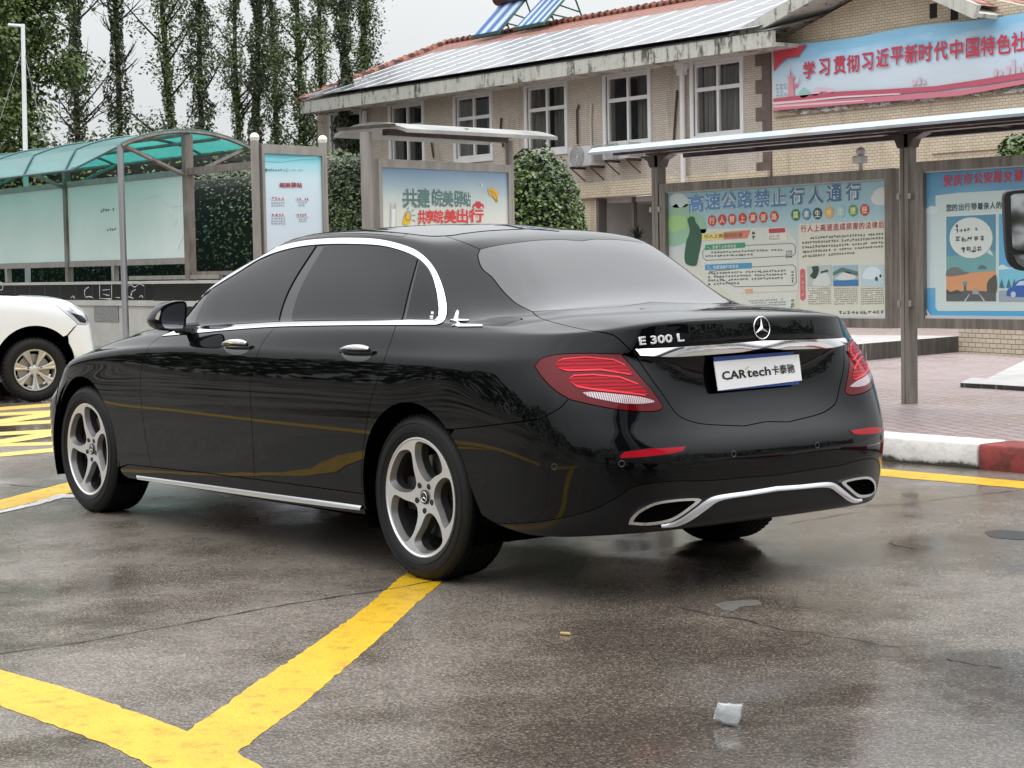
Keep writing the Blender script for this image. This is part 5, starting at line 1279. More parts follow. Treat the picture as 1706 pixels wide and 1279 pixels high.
# ================================================================== PRINTED THINGS
def ink(name,c,rough=.5): return mat(name,c,rough)
INK={}
def I(c):
    k=tuple(round(x,3) for x in c)
    if k not in INK: INK[k]=mat('printed_ink',k,.45)
    return INK[k]
class Print:
    """flat artwork on a vertical plane; pixel corners are laid on the plane once, with real size"""
    def __init__(s,plane,nrm,parent,off=.004):
        s.P=np.array(plane,float); s.n=np.array(nrm,float); s.parent=parent; s.off=off; s.k=0; s.o=np.array(parent.matrix_world.translation) if False else np.array(parent.location)
        s.M=Matrix.Rotation(-parent.rotation_euler.z,3,'Z')
    def pt(s,px,py,o=0.0): return at_plane(px,py,s.P+s.n*o,s.n)
    def loc(s,p): return tuple(s.M@Vector(v3(np.array(p)-s.o)))
    def poly(s,name,pts,c,lay=1,smooth=False,m=None):
        if smooth: pts=crom(list(pts)+[pts[0]],4)[:-1]
        P=[s.pt(*p,s.off+.0012*lay) for p in pts]
        me=bpy.data.meshes.new(name); me.from_pydata([s.loc(p) for p in P],[],[tuple(range(len(P)))]); return obj(name,me,m or I(c),s.parent)
    def text(s,t_,quad,c,lay=2,bold=.0,name='lettering',spacing=1.0):
        me=text_mesh(t_,1.0,bold,spacing=spacing)
        if not len(me.vertices): return
        xs=[v.co.x for v in me.vertices]; ys=[v.co.y for v in me.vertices]
        q=[Vector(v3(s.pt(*p,s.off+.0012*lay))) for p in quad]
        on_quad(me,q,(min(xs),min(ys)),(max(xs),max(ys)),nrm=v3(s.n))
        for v in me.vertices: v.co=Vector(s.loc(v.co))
        return obj(name,me,c if not isinstance(c,tuple) else I(c),s.parent)
    def chars(s,t_,c0,c1,w,h,c,lay=2,bold=.03,name='lettering',outline=None,ob=.09,sl=0.0):
        """characters centred on a line of pixels from c0 to c1; w,h glyph size in pixels; sl = slope of the baseline"""
        n=len(t_); out=[]
        parts=[]
        for layer,(bo,cl,ly) in enumerate(([(ob,outline,lay-1)] if outline else [])+[(bold,c,lay)]):
            mes=[]
            for i,ch in enumerate(t_):
                k=i/(n-1) if n>1 else 0; f=h[1]/h[0] if isinstance(h,tuple) else 1
                hh=h[0]+(h[1]-h[0])*k if isinstance(h,tuple) else h; ww=w[0]+(w[1]-w[0])*k if isinstance(w,tuple) else w
                cx=c0[0]+(c1[0]-c0[0])*k; cy=c0[1]+(c1[1]-c0[1])*k
                me=text_mesh(ch,1.0,bo)
                if not len(me.vertices): continue
                xs=[v.co.x for v in me.vertices]; ys=[v.co.y for v in me.vertices]
                gw=min(1.0,(max(xs)-min(xs))/.92); gh=min(1.0,(max(ys)-min(ys))/.92); gw=max(gw,.3); gh=max(gh,.12)
                hw=ww/2*gw; hv=hh/2*gh; s_=sl
                q=[Vector(v3(s.pt(cx+dx*hw,cy+dy*hv+dx*hw*s_,s.off+.0012*ly))) for dx,dy in ((-1,-1),(1,-1),(1,1),(-1,1))]
                on_quad(me,q,(min(xs),min(ys)),(max(xs),max(ys)),nrm=v3(s.n))
                for v in me.vertices: v.co=Vector(s.loc(v.co))
                mes.append(me)
            bm=bmesh.new()
            for me in mes: bm.from_mesh(me); bpy.data.meshes.remove(me)
            me=bpy.data.meshes.new(name); bm.to_mesh(me); bm.free(); out.append(obj(name if layer==len(([1] if outline else []))+0 else name+'_outline',me,I(cl),s.parent))
        return out
    def scribble(s,quad,rows,cols,c,lay=2,fill=.62,seed=0,name='small_print',indent=0,last=1.0):
        """print too small to read: rows of tiny character-like strokes"""
        r=np.random.default_rng(seed); q=[np.array(p,float) for p in quad]; vs=[];fs=[]
        L=lambda u,v:(q[0]*(1-u)+q[1]*u)*(1-v)+(q[3]*(1-u)+q[2]*u)*v
        for i in range(rows):
            for j in range(cols):
                if i==0 and j<indent: continue
                if i==rows-1 and j>cols*last: continue
                if r.uniform()<.05: continue
                u0,v0=j/cols,i/rows; du,dv=1/cols*.82,1/rows*fill
                for k in range(4):
                    if k<2: a=(u0+du*r.uniform(0,.2),v0+dv*(r.uniform(.05,.9))); e=(u0+du*r.uniform(.75,1),a[1]+dv*r.uniform(-.05,.05)); th=(0,dv*.09)
                    else: a=(u0+du*r.uniform(.1,.9),v0+dv*r.uniform(0,.2)); e=(a[0]+du*r.uniform(-.2,.2),v0+dv*r.uniform(.7,1)); th=(du*.085,0)
                    P=[(a[0]-th[0],a[1]-th[1]),(e[0]-th[0],e[1]-th[1]),(e[0]+th[0],e[1]+th[1]),(a[0]+th[0],a[1]+th[1])]
                    b0=len(vs); vs+=[s.loc(s.pt(*L(*p),s.off+.0012*lay)) for p in P]; fs.append((b0,b0+1,b0+2,b0+3))
        me=bpy.data.meshes.new(name); me.from_pydata(vs,[],fs); return obj(name,me,I(c),s.parent)
    def ell(s,name,cx,cy,rx,ry,c,lay=1,n=24):
        return s.poly(name,[(cx+rx*math.cos(a),cy+ry*math.sin(a)) for a in np.linspace(0,2*math.pi,n,endpoint=False)],c,lay)
def grad_mat(name,stops,axis=2,lo=0,hi=1,extra=None,rough=.4,nz=.0):
    """printed colour band across an object's own height or width"""
    m,t,b=new_mat(name); co=coords(t); sx=nd(t,'ShaderNodeSeparateXYZ'); t.links.new(co,sx.inputs[0]); f=maprange(t,sx.outputs[axis],lo,hi,0,1)
    if nz:
        n=noise(t,coords(t,(.6,.6,2.2)),1.6,5,.6); a=nd(t,'ShaderNodeMath'); a.operation='ADD'; t.links.new(f,a.inputs[0]); t.links.new(maprange(t,n,.3,.7,-nz,nz),a.inputs[1]); f=a.outputs[0]
    t.links.new(ramp(t,f,stops),b.inputs['Base Color']); setp(b,rough=rough); return m

# ---- banner on the wing
p0=at_y(1288,82,FY+.1); bz1=at_y(1480,50,FY+.1)[2]; bz0=at_y(1480,163,FY+.1)[2]; bx0=p0[0]; bx1=9.0
ban=empty('banner',(bx0,FY+.1,bz0),0,'large red lettered sky blue propaganda banner hung across the gable wall','banner')
H=bz1-bz0
M_BAN=grad_mat('banner_print',[(0,(.60,.68,.74)),(.35,(.62,.72,.80)),(.62,(.52,.70,.84)),(.85,(.27,.56,.78)),(1,(.25,.52,.74))],2,0,H,nz=.16)
vs=[];fs=[];nx,nz_=90,14
for i in range(nx+1):
    for j in range(nz_+1):
        x=-(bx0-bx1)*i/nx; z=H*j/nz_; w=.022*math.sin(x*3.1+z*2.2)*math.sin(z*2.4)+.014*math.sin(x*1.1+z*5)+.01*math.sin(z*11+x*.7)
        sag=-.05*math.sin(i/nx*math.pi*3.2)**2*(j/nz_)
        vs.append((x,.02+w*.4,z+sag))
for i in range(nx):
    for j in range(nz_): a=i*(nz_+1)+j; fs.append((a,a+1,a+nz_+2,a+nz_+1))
MB().add(vs,fs,0,True).build('cloth',M_BAN,ban)
pb=Print((0,FY+.1,0),(0,1,0),ban,.05)
cx=[1347.6,1373,1398.5,1421,1445,1470,1494,1518,1541.5,1567,1593,1620,1646,1672,1697]
cy=[116,111.5,108,105.5,102,96,92.5,89,86.5,84,81.5,79,76,73,69.5]
for i,ch in enumerate('学习贯彻习近平新时代中国特色社'):
    k=i/14; pb.chars(ch,(cx[i],cy[i]),(cx[i],cy[i]),19.5+5*k,29+5*k,(.55,.045,.085),2,.028,sl=-.13)
pb.poly('corner_flourish',[(1288,83),(1345,74),(1336,84),(1330,94),(1310,97),(1298,108),(1289,119)],(.58,.06,.09),1)
pb.poly('red_ribbon',[(1288,164),(1340,158),(1400,152),(1480,148),(1560,143),(1640,131),(1720,118),(1720,128),(1640,141),(1560,151),(1480,157),(1400,162),(1340,168),(1288,173)],(.50,.10,.15),1,False)
pb.poly('red_ribbon',[(1288,173),(1350,168),(1420,164),(1500,158),(1600,150),(1720,130),(1720,137),(1600,159),(1500,167),(1420,173),(1350,179),(1288,184)],(.62,.20,.26),1)
pb.poly('pale_ribbon',[(1288,170),(1340,166),(1400,160),(1500,155),(1500,157),(1400,163),(1340,169),(1288,174)],(.80,.62,.64),2)
pb.poly('pale_ribbon',[(1288,176),(1360,171),(1440,166),(1440,168),(1360,174),(1288,179)],(.78,.55,.58),2)
pb.poly('column_drawing',[(1313,162),(1314,130),(1311,128),(1319,125),(1325,128),(1321,131),(1323,160)],(.70,.30,.33),1); pb.poly('column_drawing',[(1321,142),(1330,138),(1334,122),(1332,136),(1326,146)],(.70,.18,.22),2); pb.poly('column_drawing',[(1316,125),(1317,112),(1318,125)],(.35,.12,.14),2)
pb.poly('cloud_drawing',[(1330,156),(1338,146),(1345,150),(1348,158),(1336,163)],(.35,.58,.55),1,True); pb.poly('cloud_drawing',[(1350,158),(1358,148),(1374,146),(1390,150),(1388,155),(1370,152),(1360,159)],(.72,.50,.58),1,True)
for i,(x,h) in enumerate(((1520,8),(1528,12),(1536,7),(1655,12),(1664,9),(1676,14),(1685,24),(1694,12),(1704,16))): pb.poly('skyline_drawing',[(x,142-(x-1520)*.11),(x,142-(x-1520)*.11-h),(x+6,141-(x-1520)*.11-h),(x+6,141-(x-1520)*.11)],(.62,.50,.58),1)
pb.scribble([(1292,140),(1312,138),(1312,160),(1292,164)],4,3,(.45,.55,.60),1,seed=8,name='wave_drawing')

# ================================================================== NOTICE-BOARD SHELTER (right)
M_STEEL,t,b=new_mat('weathered_steel'); co=coords(t,(6,6,.5)); n=noise(t,co,2.2,6,.7)
t.links.new(ramp(t,n,[(.3,(.115,.098,.080)),(.5,(.215,.19,.165)),(.7,(.31,.285,.26))]),b.inputs['Base Color']); setp(b,rough=.38,metal=.55)
M_STEELD,t,b=new_mat('brown_steel'); n=noise(t,coords(t,(5,5,.6)),2,6,.7); t.links.new(ramp(t,n,[(.3,(.045,.032,.030)),(.7,(.115,.088,.08))]),b.inputs['Base Color']); setp(b,rough=.4,metal=.4)
M_STEELL=mat_var('satin_aluminium',(.30,.275,.25),(.43,.40,.37),3,.36,.6,stretch=(4,4,.6))
M_ROOFSH,t,b=new_mat('pale_blue_sheet'); n=noise(t,coords(t),1.5,5,.6); t.links.new(ramp(t,n,[(.3,(.30,.37,.46)),(.55,(.40,.46,.53)),(.72,(.34,.31,.27))]),b.inputs['Base Color']); setp(b,rough=.3,metal=.2)
BY=-6.15
A0=at_y(1515,671,BY); xp=A0[0]; xp2=at_y(1097,300,BY)[0]; SH=at_y(1513,222,BY)[2]
nsh=empty('notice_shelter',(xp,BY,.148),0,'long flat-roofed steel shelter carrying the notice boards on the pavement','shelter')
LO=Vector((xp,BY,.148))
def ns(mb,name,mt,parent=nsh,o=LO,**k):
    mb.v=[tuple(Vector(p)-o) for p in mb.v]; return mb.build(name,mt,parent,**k)
for x in (xp,xp2,xp-2.85*1.0):
    b=MB(); w=.042
    b.box((x-w,BY-.05,.148),(x-.005,BY+.05,SH)); b.box((x+.005,BY-.045,.148),(x+w,BY+.045,SH)); b.box((x-.006,BY-.035,.148),(x+.006,BY+.035,SH-.02)); 
    po=ns(b,'post',M_STEEL)
    b=MB(); b.prism([(x-.06,SH-.11),(x+.06,SH-.11),(x+.09,SH-.05),(x+.20,SH-.005),(x-.20,SH-.005),(x-.09,SH-.05)],BY-.05,BY+.05,1); ns(b,'bracket',M_STEELD,po)
    b=MB()
    for z in (.9,1.72):
        for sx_ in (-1,1): b.box((x+sx_*.055-.014,BY-.03,z),(x+sx_*.055+.014,BY+.052,z+.045))
    ns(b,'clamp',M_STEELL,po)
# roof: thin, slightly canted sheet with turned edge
XE=at_y(990,262,BY+.55)[0]; XW=xp-4.5
zl0=at_y(1513,210,BY+.62)[2]; zl1=at_y(1513,194,BY+.62)[2]
b=MB(); prof=[(.62,zl0),(.625,zl0+.02),(.57,zl1-.01),(.50,zl1),(.1,zl1+.02),(-.5,zl1-.02),(-.62,zl0),(-.60,zl0),(-.5,zl1-.045),(.1,zl1-.01),(.50,zl1-.03),(.55,zl1-.04),(.60,zl0)]
b.prism([(BY+p[0],p[1]) for p in prof],XW,XE,0); ns(b,'roof',M_ROOFSH,autosmooth=20)
b=MB(); b.box((XW,BY-.45,SH-.01),(XE-.12,BY-.39,SH+.05)); b.box((XW,BY+.38,SH-.01),(XE-.12,BY+.44,SH+.05)); b.box((XW,BY-.06,SH+.0),(XE-.12,BY+.06,SH+.06))
k=XW+.2
while k<XE-.2: b.box((k,BY-.5,SH+.012),(k+.04,BY+.54,SH+.042)); k+=.9
ns(b,'purlins',M_STEELD)

def board(name,x0,x1,z0,z1,y,frame_w,label,cat,mt,bg,depth=.09,white_edge=True):
    """framed notice board in a plane of constant y"""
    root=empty(name,((x0+x1)/2,y,z0),0,label,cat)
    o=Vector(((x0+x1)/2,y,z0)); f=frame_w
    b=MB(); pts=[(x0,z0),(x1,z0),(x1,z1),(x0,z1)]; ip=[(x0+f,z0+f),(x1-f,z0+f),(x1-f,z1-f),(x0+f,z1-f)]
    for i in range(4):
        j=(i+1)%4; q=[pts[i],pts[j],ip[j],ip[i]]; b.prism(q,y-depth/2,y+depth/2,1)
    b.v=[tuple(Vector(p)-o) for p in b.v]; b.build('frame',mt,root,None)
    b=MB(); b.box((x0+f,y-.02,z0+f),(x1-f,y+.004,z1-f)); b.v=[tuple(Vector(p)-o) for p in b.v]; b.build('poster',bg,root)
    if white_edge:
        b=MB(); b.box((x0+f,y,z0+f),(x1-f,y+.028,z0+f+.022)); b.box((x0+f,y,z1-f-.01),(x1-f,y+.028,z1-f)); b.v=[tuple(Vector(p)-o) for p in b.v]; b.build('inner_rail',mat('white_rail',(.55,.55,.54),.4),root)
    return root
bl=at_y(1104,309,BY); br=at_y(1492,277,BY); bb_=at_y(1450,546,BY)
bx1_,bx0_=bl[0],br[0]; bz1_=(bl[2]+br[2])/2; bz0_=bb_[2]
M_P1=grad_mat('poster_print',[(0,(.62,.60,.42)),(.30,(.60,.61,.52)),(.55,(.56,.62,.60)),(.70,(.40,.58,.62)),(.85,(.34,.52,.58)),(1,(.30,.50,.52))],2,0,bz1_-bz0_,nz=.10,rough=.12)
boardL=board('notice_board',bx0_,bx1_,bz0_,bz1_,BY,.075,'steel framed notice board with blue heading and rows of coloured dots, left of the post','notice board',M_STEEL,M_P1)
pr1=Print((0,BY,0),(0,1,0),boardL,.0045)
z5=lambda x,y:(x/4.161+1090,y/4.161+260)
Q=lambda *p:[z5(*c) for c in p]
pr1.poly('hill_drawing',Q((100,380),(150,330),(180,360),(230,330),(300,400),(340,420),(360,520),(300,560),(100,620)),(.28,.48,.33),1,True)
pr1.poly('field_drawing',Q((100,420),(160,410),(220,420),(225,490),(160,520),(100,520)),(.34,.56,.24),2,True)
pr1.poly('cloud_drawing',Q((1500,290),(1540,230),(1600,220),(1600,330),(1520,330)),(.62,.66,.62),1,True); pr1.poly('cloud_drawing',Q((100,290),(170,250),(240,310),(220,350),(120,350)),(.52,.62,.62),1,True)
pr1.poly('figure_drawing',Q((228,440),(250,418),(278,425),(285,455),(310,490),(330,560),(300,720),(285,760),(215,740),(220,600),(245,520)),(.03,.10,.06),3,True)
pr1.poly('white_panel',Q((290,515),(330,505),(920,490),(985,600),(1000,900),(960,1110),(620,1060),(350,800),(290,640),(260,630)),(.60,.63,.56),1)
pr1.poly('cream_panel',Q((1000,470),(1600,445),(1600,1110),(1010,1100)),(.62,.62,.52),1)
t1=[(287,327),(403,311),(515,306),(626,300),(745,292),(862,287),(988,276),(1118,268),(1246,256),(1379,245)]
cl=[(.10,.26,.50)]*2+[(.10,.25,.45)]*2+[(.09,.22,.40)]*2+[(.07,.17,.30)]*4
for (x,y),ch,c in zip(t1,'高速公路禁止行人通行',cl):
    p=z5(x,y); pr1.chars(ch,p,p,24.5,28.5,c,4,.035,outline=(.66,.70,.68),ob=.085,sl=-.08)
c1=[(400,447),(470,441),(539,437),(611,432),(684,426),(755,423),(831,418)]
for (x,y),ch in zip(c1,'行人禁上高速路'):
    p=z5(x,y); pr1.ell('red_dot',*p,6.9,9.2,(.52,.05,.05),3); pr1.chars(ch,p,p,8.6,11.5,(.80,.62,.40),4,.03,sl=-.07)
c2=[(980,407),(1055,401),(1131,397),(1211,390),(1291,383),(1377,377),(1458,372)]; cc2=[(.05,.20,.06),(.07,.25,.48),(.03,.08,.13),(.72,.36,.10),(.30,.55,.68),(.12,.32,.06),(.55,.05,.06)]
for (x,y),ch,c in zip(c2,'莫拿生命走捷径',cc2):
    p=z5(x,y); pr1.ell('coloured_dot',*p,7.6,9.8,c,3); pr1.chars(ch,p,p,9.2,12,(.72,.70,.40),4,.03,sl=-.07)
pr1.poly('ribbon_heading',Q((325,535),(480,527),(480,577),(325,585)),(.70,.60,.22),3); pr1.poly('ribbon_heading',Q((480,527),(665,512),(645,568),(480,577)),(.62,.20,.14),3)
pr1.text('行人上高速的危害',Q((345,545),(610,525),(610,560),(345,570)),(.25,.20,.08),5,.01)
pr1.scribble(Q((676,520),(706,516),(706,575),(676,582)),2,1,(.10,.10,.10),4,.9,3)
pr1.poly('notice_card',Q((782,497),(918,490),(925,590),(785,600)),(.66,.66,.58),3); pr1.poly('card_heading',Q((792,503),(905,497),(908,528),(795,535)),(.42,.06,.08),4); pr1.scribble(Q((795,550),(870,545),(870,585),(795,588)),2,6,(.15,.15,.15),4,.6,4)
pr1.poly('green_heading',Q((352,615),(628,598),(628,632),(352,650)),(.04,.28,.15),4); pr1.text('一、危害个人生命安全',Q((362,622),(570,610),(570,632),(362,645)),(.70,.76,.70),6,.015)
pr1.poly('blue_heading',Q((352,752),(674,738),(674,775),(352,790)),(.06,.28,.48),4); pr1.text('二、危害道路行车安全',Q((366,760),(585,750),(585,775),(366,785)),(.70,.78,.82),6,.015)
def outline(prn,pts,c,w=.45,lay=3,name='box_outline'):
    for i in range(len(pts)):
        a=np.array(pts[i]);d=np.array(pts[(i+1)%len(pts)]); n=np.array([-(d-a)[1],(d-a)[0]]); n=n/(np.linalg.norm(n)+1e-9)*w
        prn.poly(name,[tuple(a-n),tuple(d-n),tuple(d+n),tuple(a+n)],c,lay)
outline(pr1,Q((350,640),(335,660),(338,705),(360,722),(960,690),(978,670),(975,620),(955,604),(640,618)),(.12,.15,.14))
outline(pr1,Q((980,770),(985,870),(965,895),(560,905),(380,800),(680,768),(960,752)),(.12,.15,.14))
pr1.scribble(Q((352,662),(895,640),(895,690),(352,712)),2,26,(.10,.11,.11),3,.6,1,indent=2,last=.6); pr1.scribble(Q((912,655),(958,650),(958,705),(912,710)),3,3,(.1,.1,.1),4,.8,2)
pr1.scribble(Q((370,805),(915,785),(915,885),(370,905)),4,27,(.10,.11,.11),3,.6,5,last=.4); pr1.scribble(Q((950,795),(970,793),(970,880),(950,880)),4,1,(.1,.1,.1),4,.8,6)
pr1.poly('orange_strip',Q((625,925),(680,918),(682,950),(640,955)),(.62,.36,.22),3); pr1.poly('pink_rule',Q((600,945),(985,932),(985,938),(600,950)),(.66,.45,.38),2)
pr1.scribble(Q((650,1000),(915,985),(915,1040),(700,1045)),3,14,(.20,.22,.25),3,.6,7); pr1.scribble(Q((945,990),(975,988),(975,1060),(945,1060)),3,1,(.15,.15,.15),3,.8,9)
for i,ch in enumerate('行人上高速造成损害的法律后'):
    k=i/12; p=z5(1035+k*520*12/11.6,502-28*k); pr1.chars(ch,p,p,9.3,11.5,(.42,.05,.05),3,.012,sl=-.07)
pr1.scribble(Q((1025,560),(1590,530),(1590,675),(1025,718)),5,31,(.09,.095,.10),3,.6,10,indent=3,last=.64)
pr1.poly('red_pill',Q((1010,790),(1028,778),(1045,790),(1048,985),(1030,1003),(1012,990)),(.58,.12,.12),3); pr1.scribble(Q((1018,820),(1040,818),(1042,985),(1020,988)),4,1,(.62,.50,.45),4,.6,12)
for i,(x0,x1) in enumerate(((1060,1230),(1238,1412),(1432,1592))):
    pr1.poly('picture',Q((x0,760),(x1,752),(x1+2,900),(x0+2,902)),[(.42,.50,.46),(.30,.44,.48),(.45,.58,.62)][i],3)
pr1.poly('picture_detail',Q((1090,768),(1135,762),(1140,800),(1115,850),(1080,830),(1098,800)),(.03,.06,.04),4,True); pr1.poly('picture_detail',Q((1150,800),(1205,785),(1205,800),(1155,812)),(.05,.06,.06),4); pr1.poly('picture_detail',Q((1110,840),(1190,810),(1222,890),(1100,895)),(.58,.62,.58),4,True)
pr1.poly('picture_detail',Q((1238,805),(1300,770),(1412,800),(1412,830),(1300,800),(1240,830)),(.10,.18,.16),4); pr1.poly('picture_detail',Q((1250,850),(1330,800),(1400,840),(1330,862)),(.62,.64,.58),4,True); pr1.poly('picture_caption',Q((1240,862),(1412,856),(1414,898),(1242,900)),(.05,.18,.40),5)
pr1.poly('picture_detail',Q((1440,830),(1470,780),(1530,765),(1570,800),(1578,850),(1450,850)),(.62,.72,.74),4,True); pr1.ell('picture_detail',*z5(1540,850),2.6,3.6,(.05,.07,.09),5); pr1.ell('picture_detail',*z5(1568,830),2,3.2,(.05,.07,.09),5)
for i,(x0,x1) in enumerate(((1065,1225),(1245,1410),(1430,1592))): pr1.scribble(Q((x0,915),(x1,910),(x1+4,1030),(x0+4,1035)),8,13,(.16,.15,.10),3,.55,20+i)
pr1.scribble(Q((1278,1072),(1598,1068),(1598,1098),(1278,1100)),1,11,(.20,.21,.24),3,.85,30)

# right-hand board
cl_=at_y(1531,270,BY); cz0=at_y(1533,546,BY)[2]; cz1=cl_[2]; cx1=cl_[0]; cx0=cx1-2.66
M_P2=grad_mat('blue_poster_print',[(0,(.10,.36,.62)),(.10,(.10,.38,.64)),(.55,(.30,.52,.62)),(.75,(.20,.42,.58)),(.92,(.11,.30,.48)),(1,(.10,.27,.44))],2,0,cz1-cz0,nz=.10,rough=.12)
boardR=board('notice_board',cx0,cx1,cz0,cz1,BY,.075,'steel framed notice board with a bright blue poster and speech bubble, at right edge','notice board',M_STEEL,M_P2)
pr2=Print((0,BY,0),(0,1,0),boardR,.0045)
z6=lambda x,y:(x/4.266+1480,y/4.266+240); Q6=lambda *p:[z6(*c) for c in p]
pr2.poly('pale_panel',Q6((335,365),(500,345),(1300,300),(1300,1185),(350,1185),(335,1160)),(.55,.66,.63),1); pr2.poly('pale_panel',Q6((258,480),(335,470),(335,1020),(258,1025)),(.55,.66,.66),1); pr2.poly('pale_panel',Q6((258,470),(300,440),(345,450),(345,490),(258,490)),(.62,.72,.70),2,True)
for ch,x,y in zip('安庆市公安局交通警察',[422,492,562,635,706,774,846,922,990,1060],[258,254,246,240,236,232,228,222,216,210]):
    p=z6(x,y); pr2.chars(ch,p,p,14.5,19.5,(.55,.06,.10),3,.035,sl=-.07)
for ch,x in zip('您的出行带着亲人的牵挂',[430,472,518,562,608,652,696,740,786,830,874]):
    p=z6(x,452-(x-430)*.055); pr2.chars(ch,p,p,9.3,12,(.03,.06,.10),3,.022,sl=-.05)
pr2.poly('picture_border',Q6((404,508),(772,488),(772,1124),(404,1124)),(.66,.72,.70),2)
pr2.poly('picture_sky',Q6((411,515),(764,497),(764,760),(411,800)),(.10,.27,.38),3); pr2.poly('picture_sky',Q6((411,800),(764,760),(764,945),(411,945)),(.16,.36,.36),3)
pr2.poly('picture_sunset',Q6((411,940),(560,915),(764,900),(764,1040),(411,1050)),(.62,.30,.15),4); pr2.poly('picture_cloud',Q6((411,905),(440,880),(490,875),(540,905),(580,912),(540,925),(411,938)),(.16,.17,.16),5,True); pr2.poly('picture_cloud',Q6((630,885),(660,858),(690,870),(700,884)),(.12,.16,.16),5,True)
pr2.poly('picture_road',Q6((411,1055),(470,1050),(560,1040),(690,1045),(764,1050),(764,1116),(411,1116)),(.10,.11,.11),5); pr2.poly('picture_tree',Q6((700,1050),(705,980),(740,940),(764,930),(764,1055)),(.08,.09,.07),6,True); pr2.poly('picture_bush',Q6((411,1055),(411,1030),(440,1050),(490,1035),(520,1050),(520,1062),(411,1066)),(.06,.08,.05),6)
pr2.poly('picture_road_line',Q6((535,1116),(575,1065),(580,1065),(548,1116)),(.5,.5,.48),6); pr2.poly('picture_road_line',Q6((690,1116),(650,1065),(645,1065),(676,1116)),(.5,.5,.48),6); pr2.poly('picture_car',Q6((595,1065),(600,1040),(618,1028),(640,1040),(645,1066)),(.30,.34,.30),7,True); pr2.poly('picture_sign',Q6((530,975),(556,972),(556,1000),(530,1002)),(.10,.30,.35),6); pr2.poly('picture_sign',Q6((538,1002),(550,1002),(558,1070),(535,1070)),(.10,.12,.12),6)
pr2.ell('speech_bubble',*z6(588,665),36,34,(.62,.68,.63),5,32); pr2.poly('speech_bubble',Q6((700,770),(722,745),(747,795)),(.62,.68,.63),5)
pr2.scribble(Q6((475,570),(500,568),(500,632),(475,634)),2,1,(.05,.09,.14),7,.95,41); pr2.scribble(Q6((505,600),(640,590),(640,618),(505,626)),1,5,(.12,.14,.14),7,.9,42); pr2.scribble(Q6((478,658),(690,648),(690,692),(478,700)),1,5,(.14,.15,.15),7,.9,43); pr2.scribble(Q6((515,728),(665,720),(665,768),(515,776)),1,4,(.14,.15,.15),7,.9,44)
pr2.poly('picture_sky',Q6((785,497),(1300,470),(1300,900),(785,900)),(.12,.38,.60),3); pr2.poly('picture_sky',Q6((785,880),(1300,860),(1300,1020),(785,1020)),(.20,.52,.64),4); pr2.poly('picture_cloud',Q6((785,870),(810,855),(850,875),(900,880),(785,890)),(.62,.72,.75),5,True)
pr2.poly('picture_road',Q6((785,1040),(1300,1040),(1300,1116),(785,1116)),(.30,.36,.40),5)
for x in (805,855,895): pr2.poly('picture_tree',Q6((x-18,1020),(x,955),(x+18,1020)),(.05,.16,.20),5)
pr2.poly('picture_car',Q6((838,1070),(850,1030),(890,1010),(920,970),(1000,960),(1000,1075),(845,1080)),(.04,.12,.40),6,True); pr2.ell('picture_wheel',*z6(888,1068),4.2,5,(.5,.55,.6),7); pr2.poly('picture_window',Q6((905,1005),(930,975),(965,970),(965,1002)),(.50,.62,.70),7)
pr2.poly('peeling_corner',Q6((258,1165),(270,1165),(305,1225),(285,1235)),(.60,.62,.60),6)

# camera lamp on top of the left board
p=at_y(1437,268,BY-.05); root=empty('security_camera',(p[0],BY-.03,bz1_),0,'small white dome device standing on top of the notice board','camera')
h=at_y(1437,250,BY)[2]-bz1_
b=MB(); b.tube([(0,0,0),(0,0,h*.75)],.018,8); b.build('stalk',M_PVC,root); b=MB(); b.box((-.05,-.03,h*.35),(.05,.05,h*.75),bev=.012); b.build('body',M_PVC,root)
bm=bmesh.new(); bmesh.ops.create_uvsphere(bm,u_segments=14,v_segments=8,radius=.038,matrix=Matrix.Translation((0,0,h*.95))); me=bpy.data.meshes.new('dome'); bm.to_mesh(me); bm.free(); obj('dome',me,M_PVC,root)

# ================================================================== TURNED BOARDS IN THE MIDDLE
class Turned:
    def __init__(s,px,D,yaw):
        p=at_d(px,400,D); s.P=np.array([p[0],p[1],0]); a=R(yaw); s.yaw=a; s.d=np.array([math.cos(a),math.sin(a),0]); s.n=np.array([-math.sin(a),math.cos(a),0])
        if s.n@(CAM-s.P)<0: s.n=-s.n
        s.rz=math.atan2(s.d[1],s.d[0])
    def uv(s,px,py):
        q=at_plane(px,py,s.P,s.n); return float((q-s.P)@s.d),float(q[2])
    def sgn(s):                                                # local +y direction versus the face normal
        return 1 if np.array([-s.d[1],s.d[0],0])@s.n>0 else -1
T2=Turned(740,19.0,-76)
L0=T2.uv(607,300); R0=T2.uv(849,300); sg=T2.sgn()
zt2=T2.uv(740,228)[1]
adsh=empty('shelter',v3(T2.P),T2.rz,'small steel shelter with a curved grey roof over the advertising board','shelter')
for (u,r_) in ((L0[0]+.035,.055),(R0[0]-.0,.045)):
    b=MB(); b.tube([(u,0,.148),(u,0,zt2)],r_,14); b.box((u-.09,-.09,.148),(u+.09,.09,.162)); b.build('post',M_STEELL,adsh)
uA,zA=T2.uv(616,216); uB,zB=T2.uv(872,231); uA-=.18
b=MB(); n=15; vs=[];fs=[]
zc=(zA+zB)/2
for i,u in enumerate((uA+.18,uB-.02)):
    for k in range(n):
        q=-1+2*k/(n-1); vs.append((u,q*.46,zc+.085*(1-q*q)-.02+.02*i))
for k in range(n):
    q=-1+2*k/(n-1)
    vs.append((vs[k][0],vs[k][1],vs[k][2]-.035))
for k in range(n): vs.append((vs[n+k][0],vs[n+k][1],vs[n+k][2]-.035))
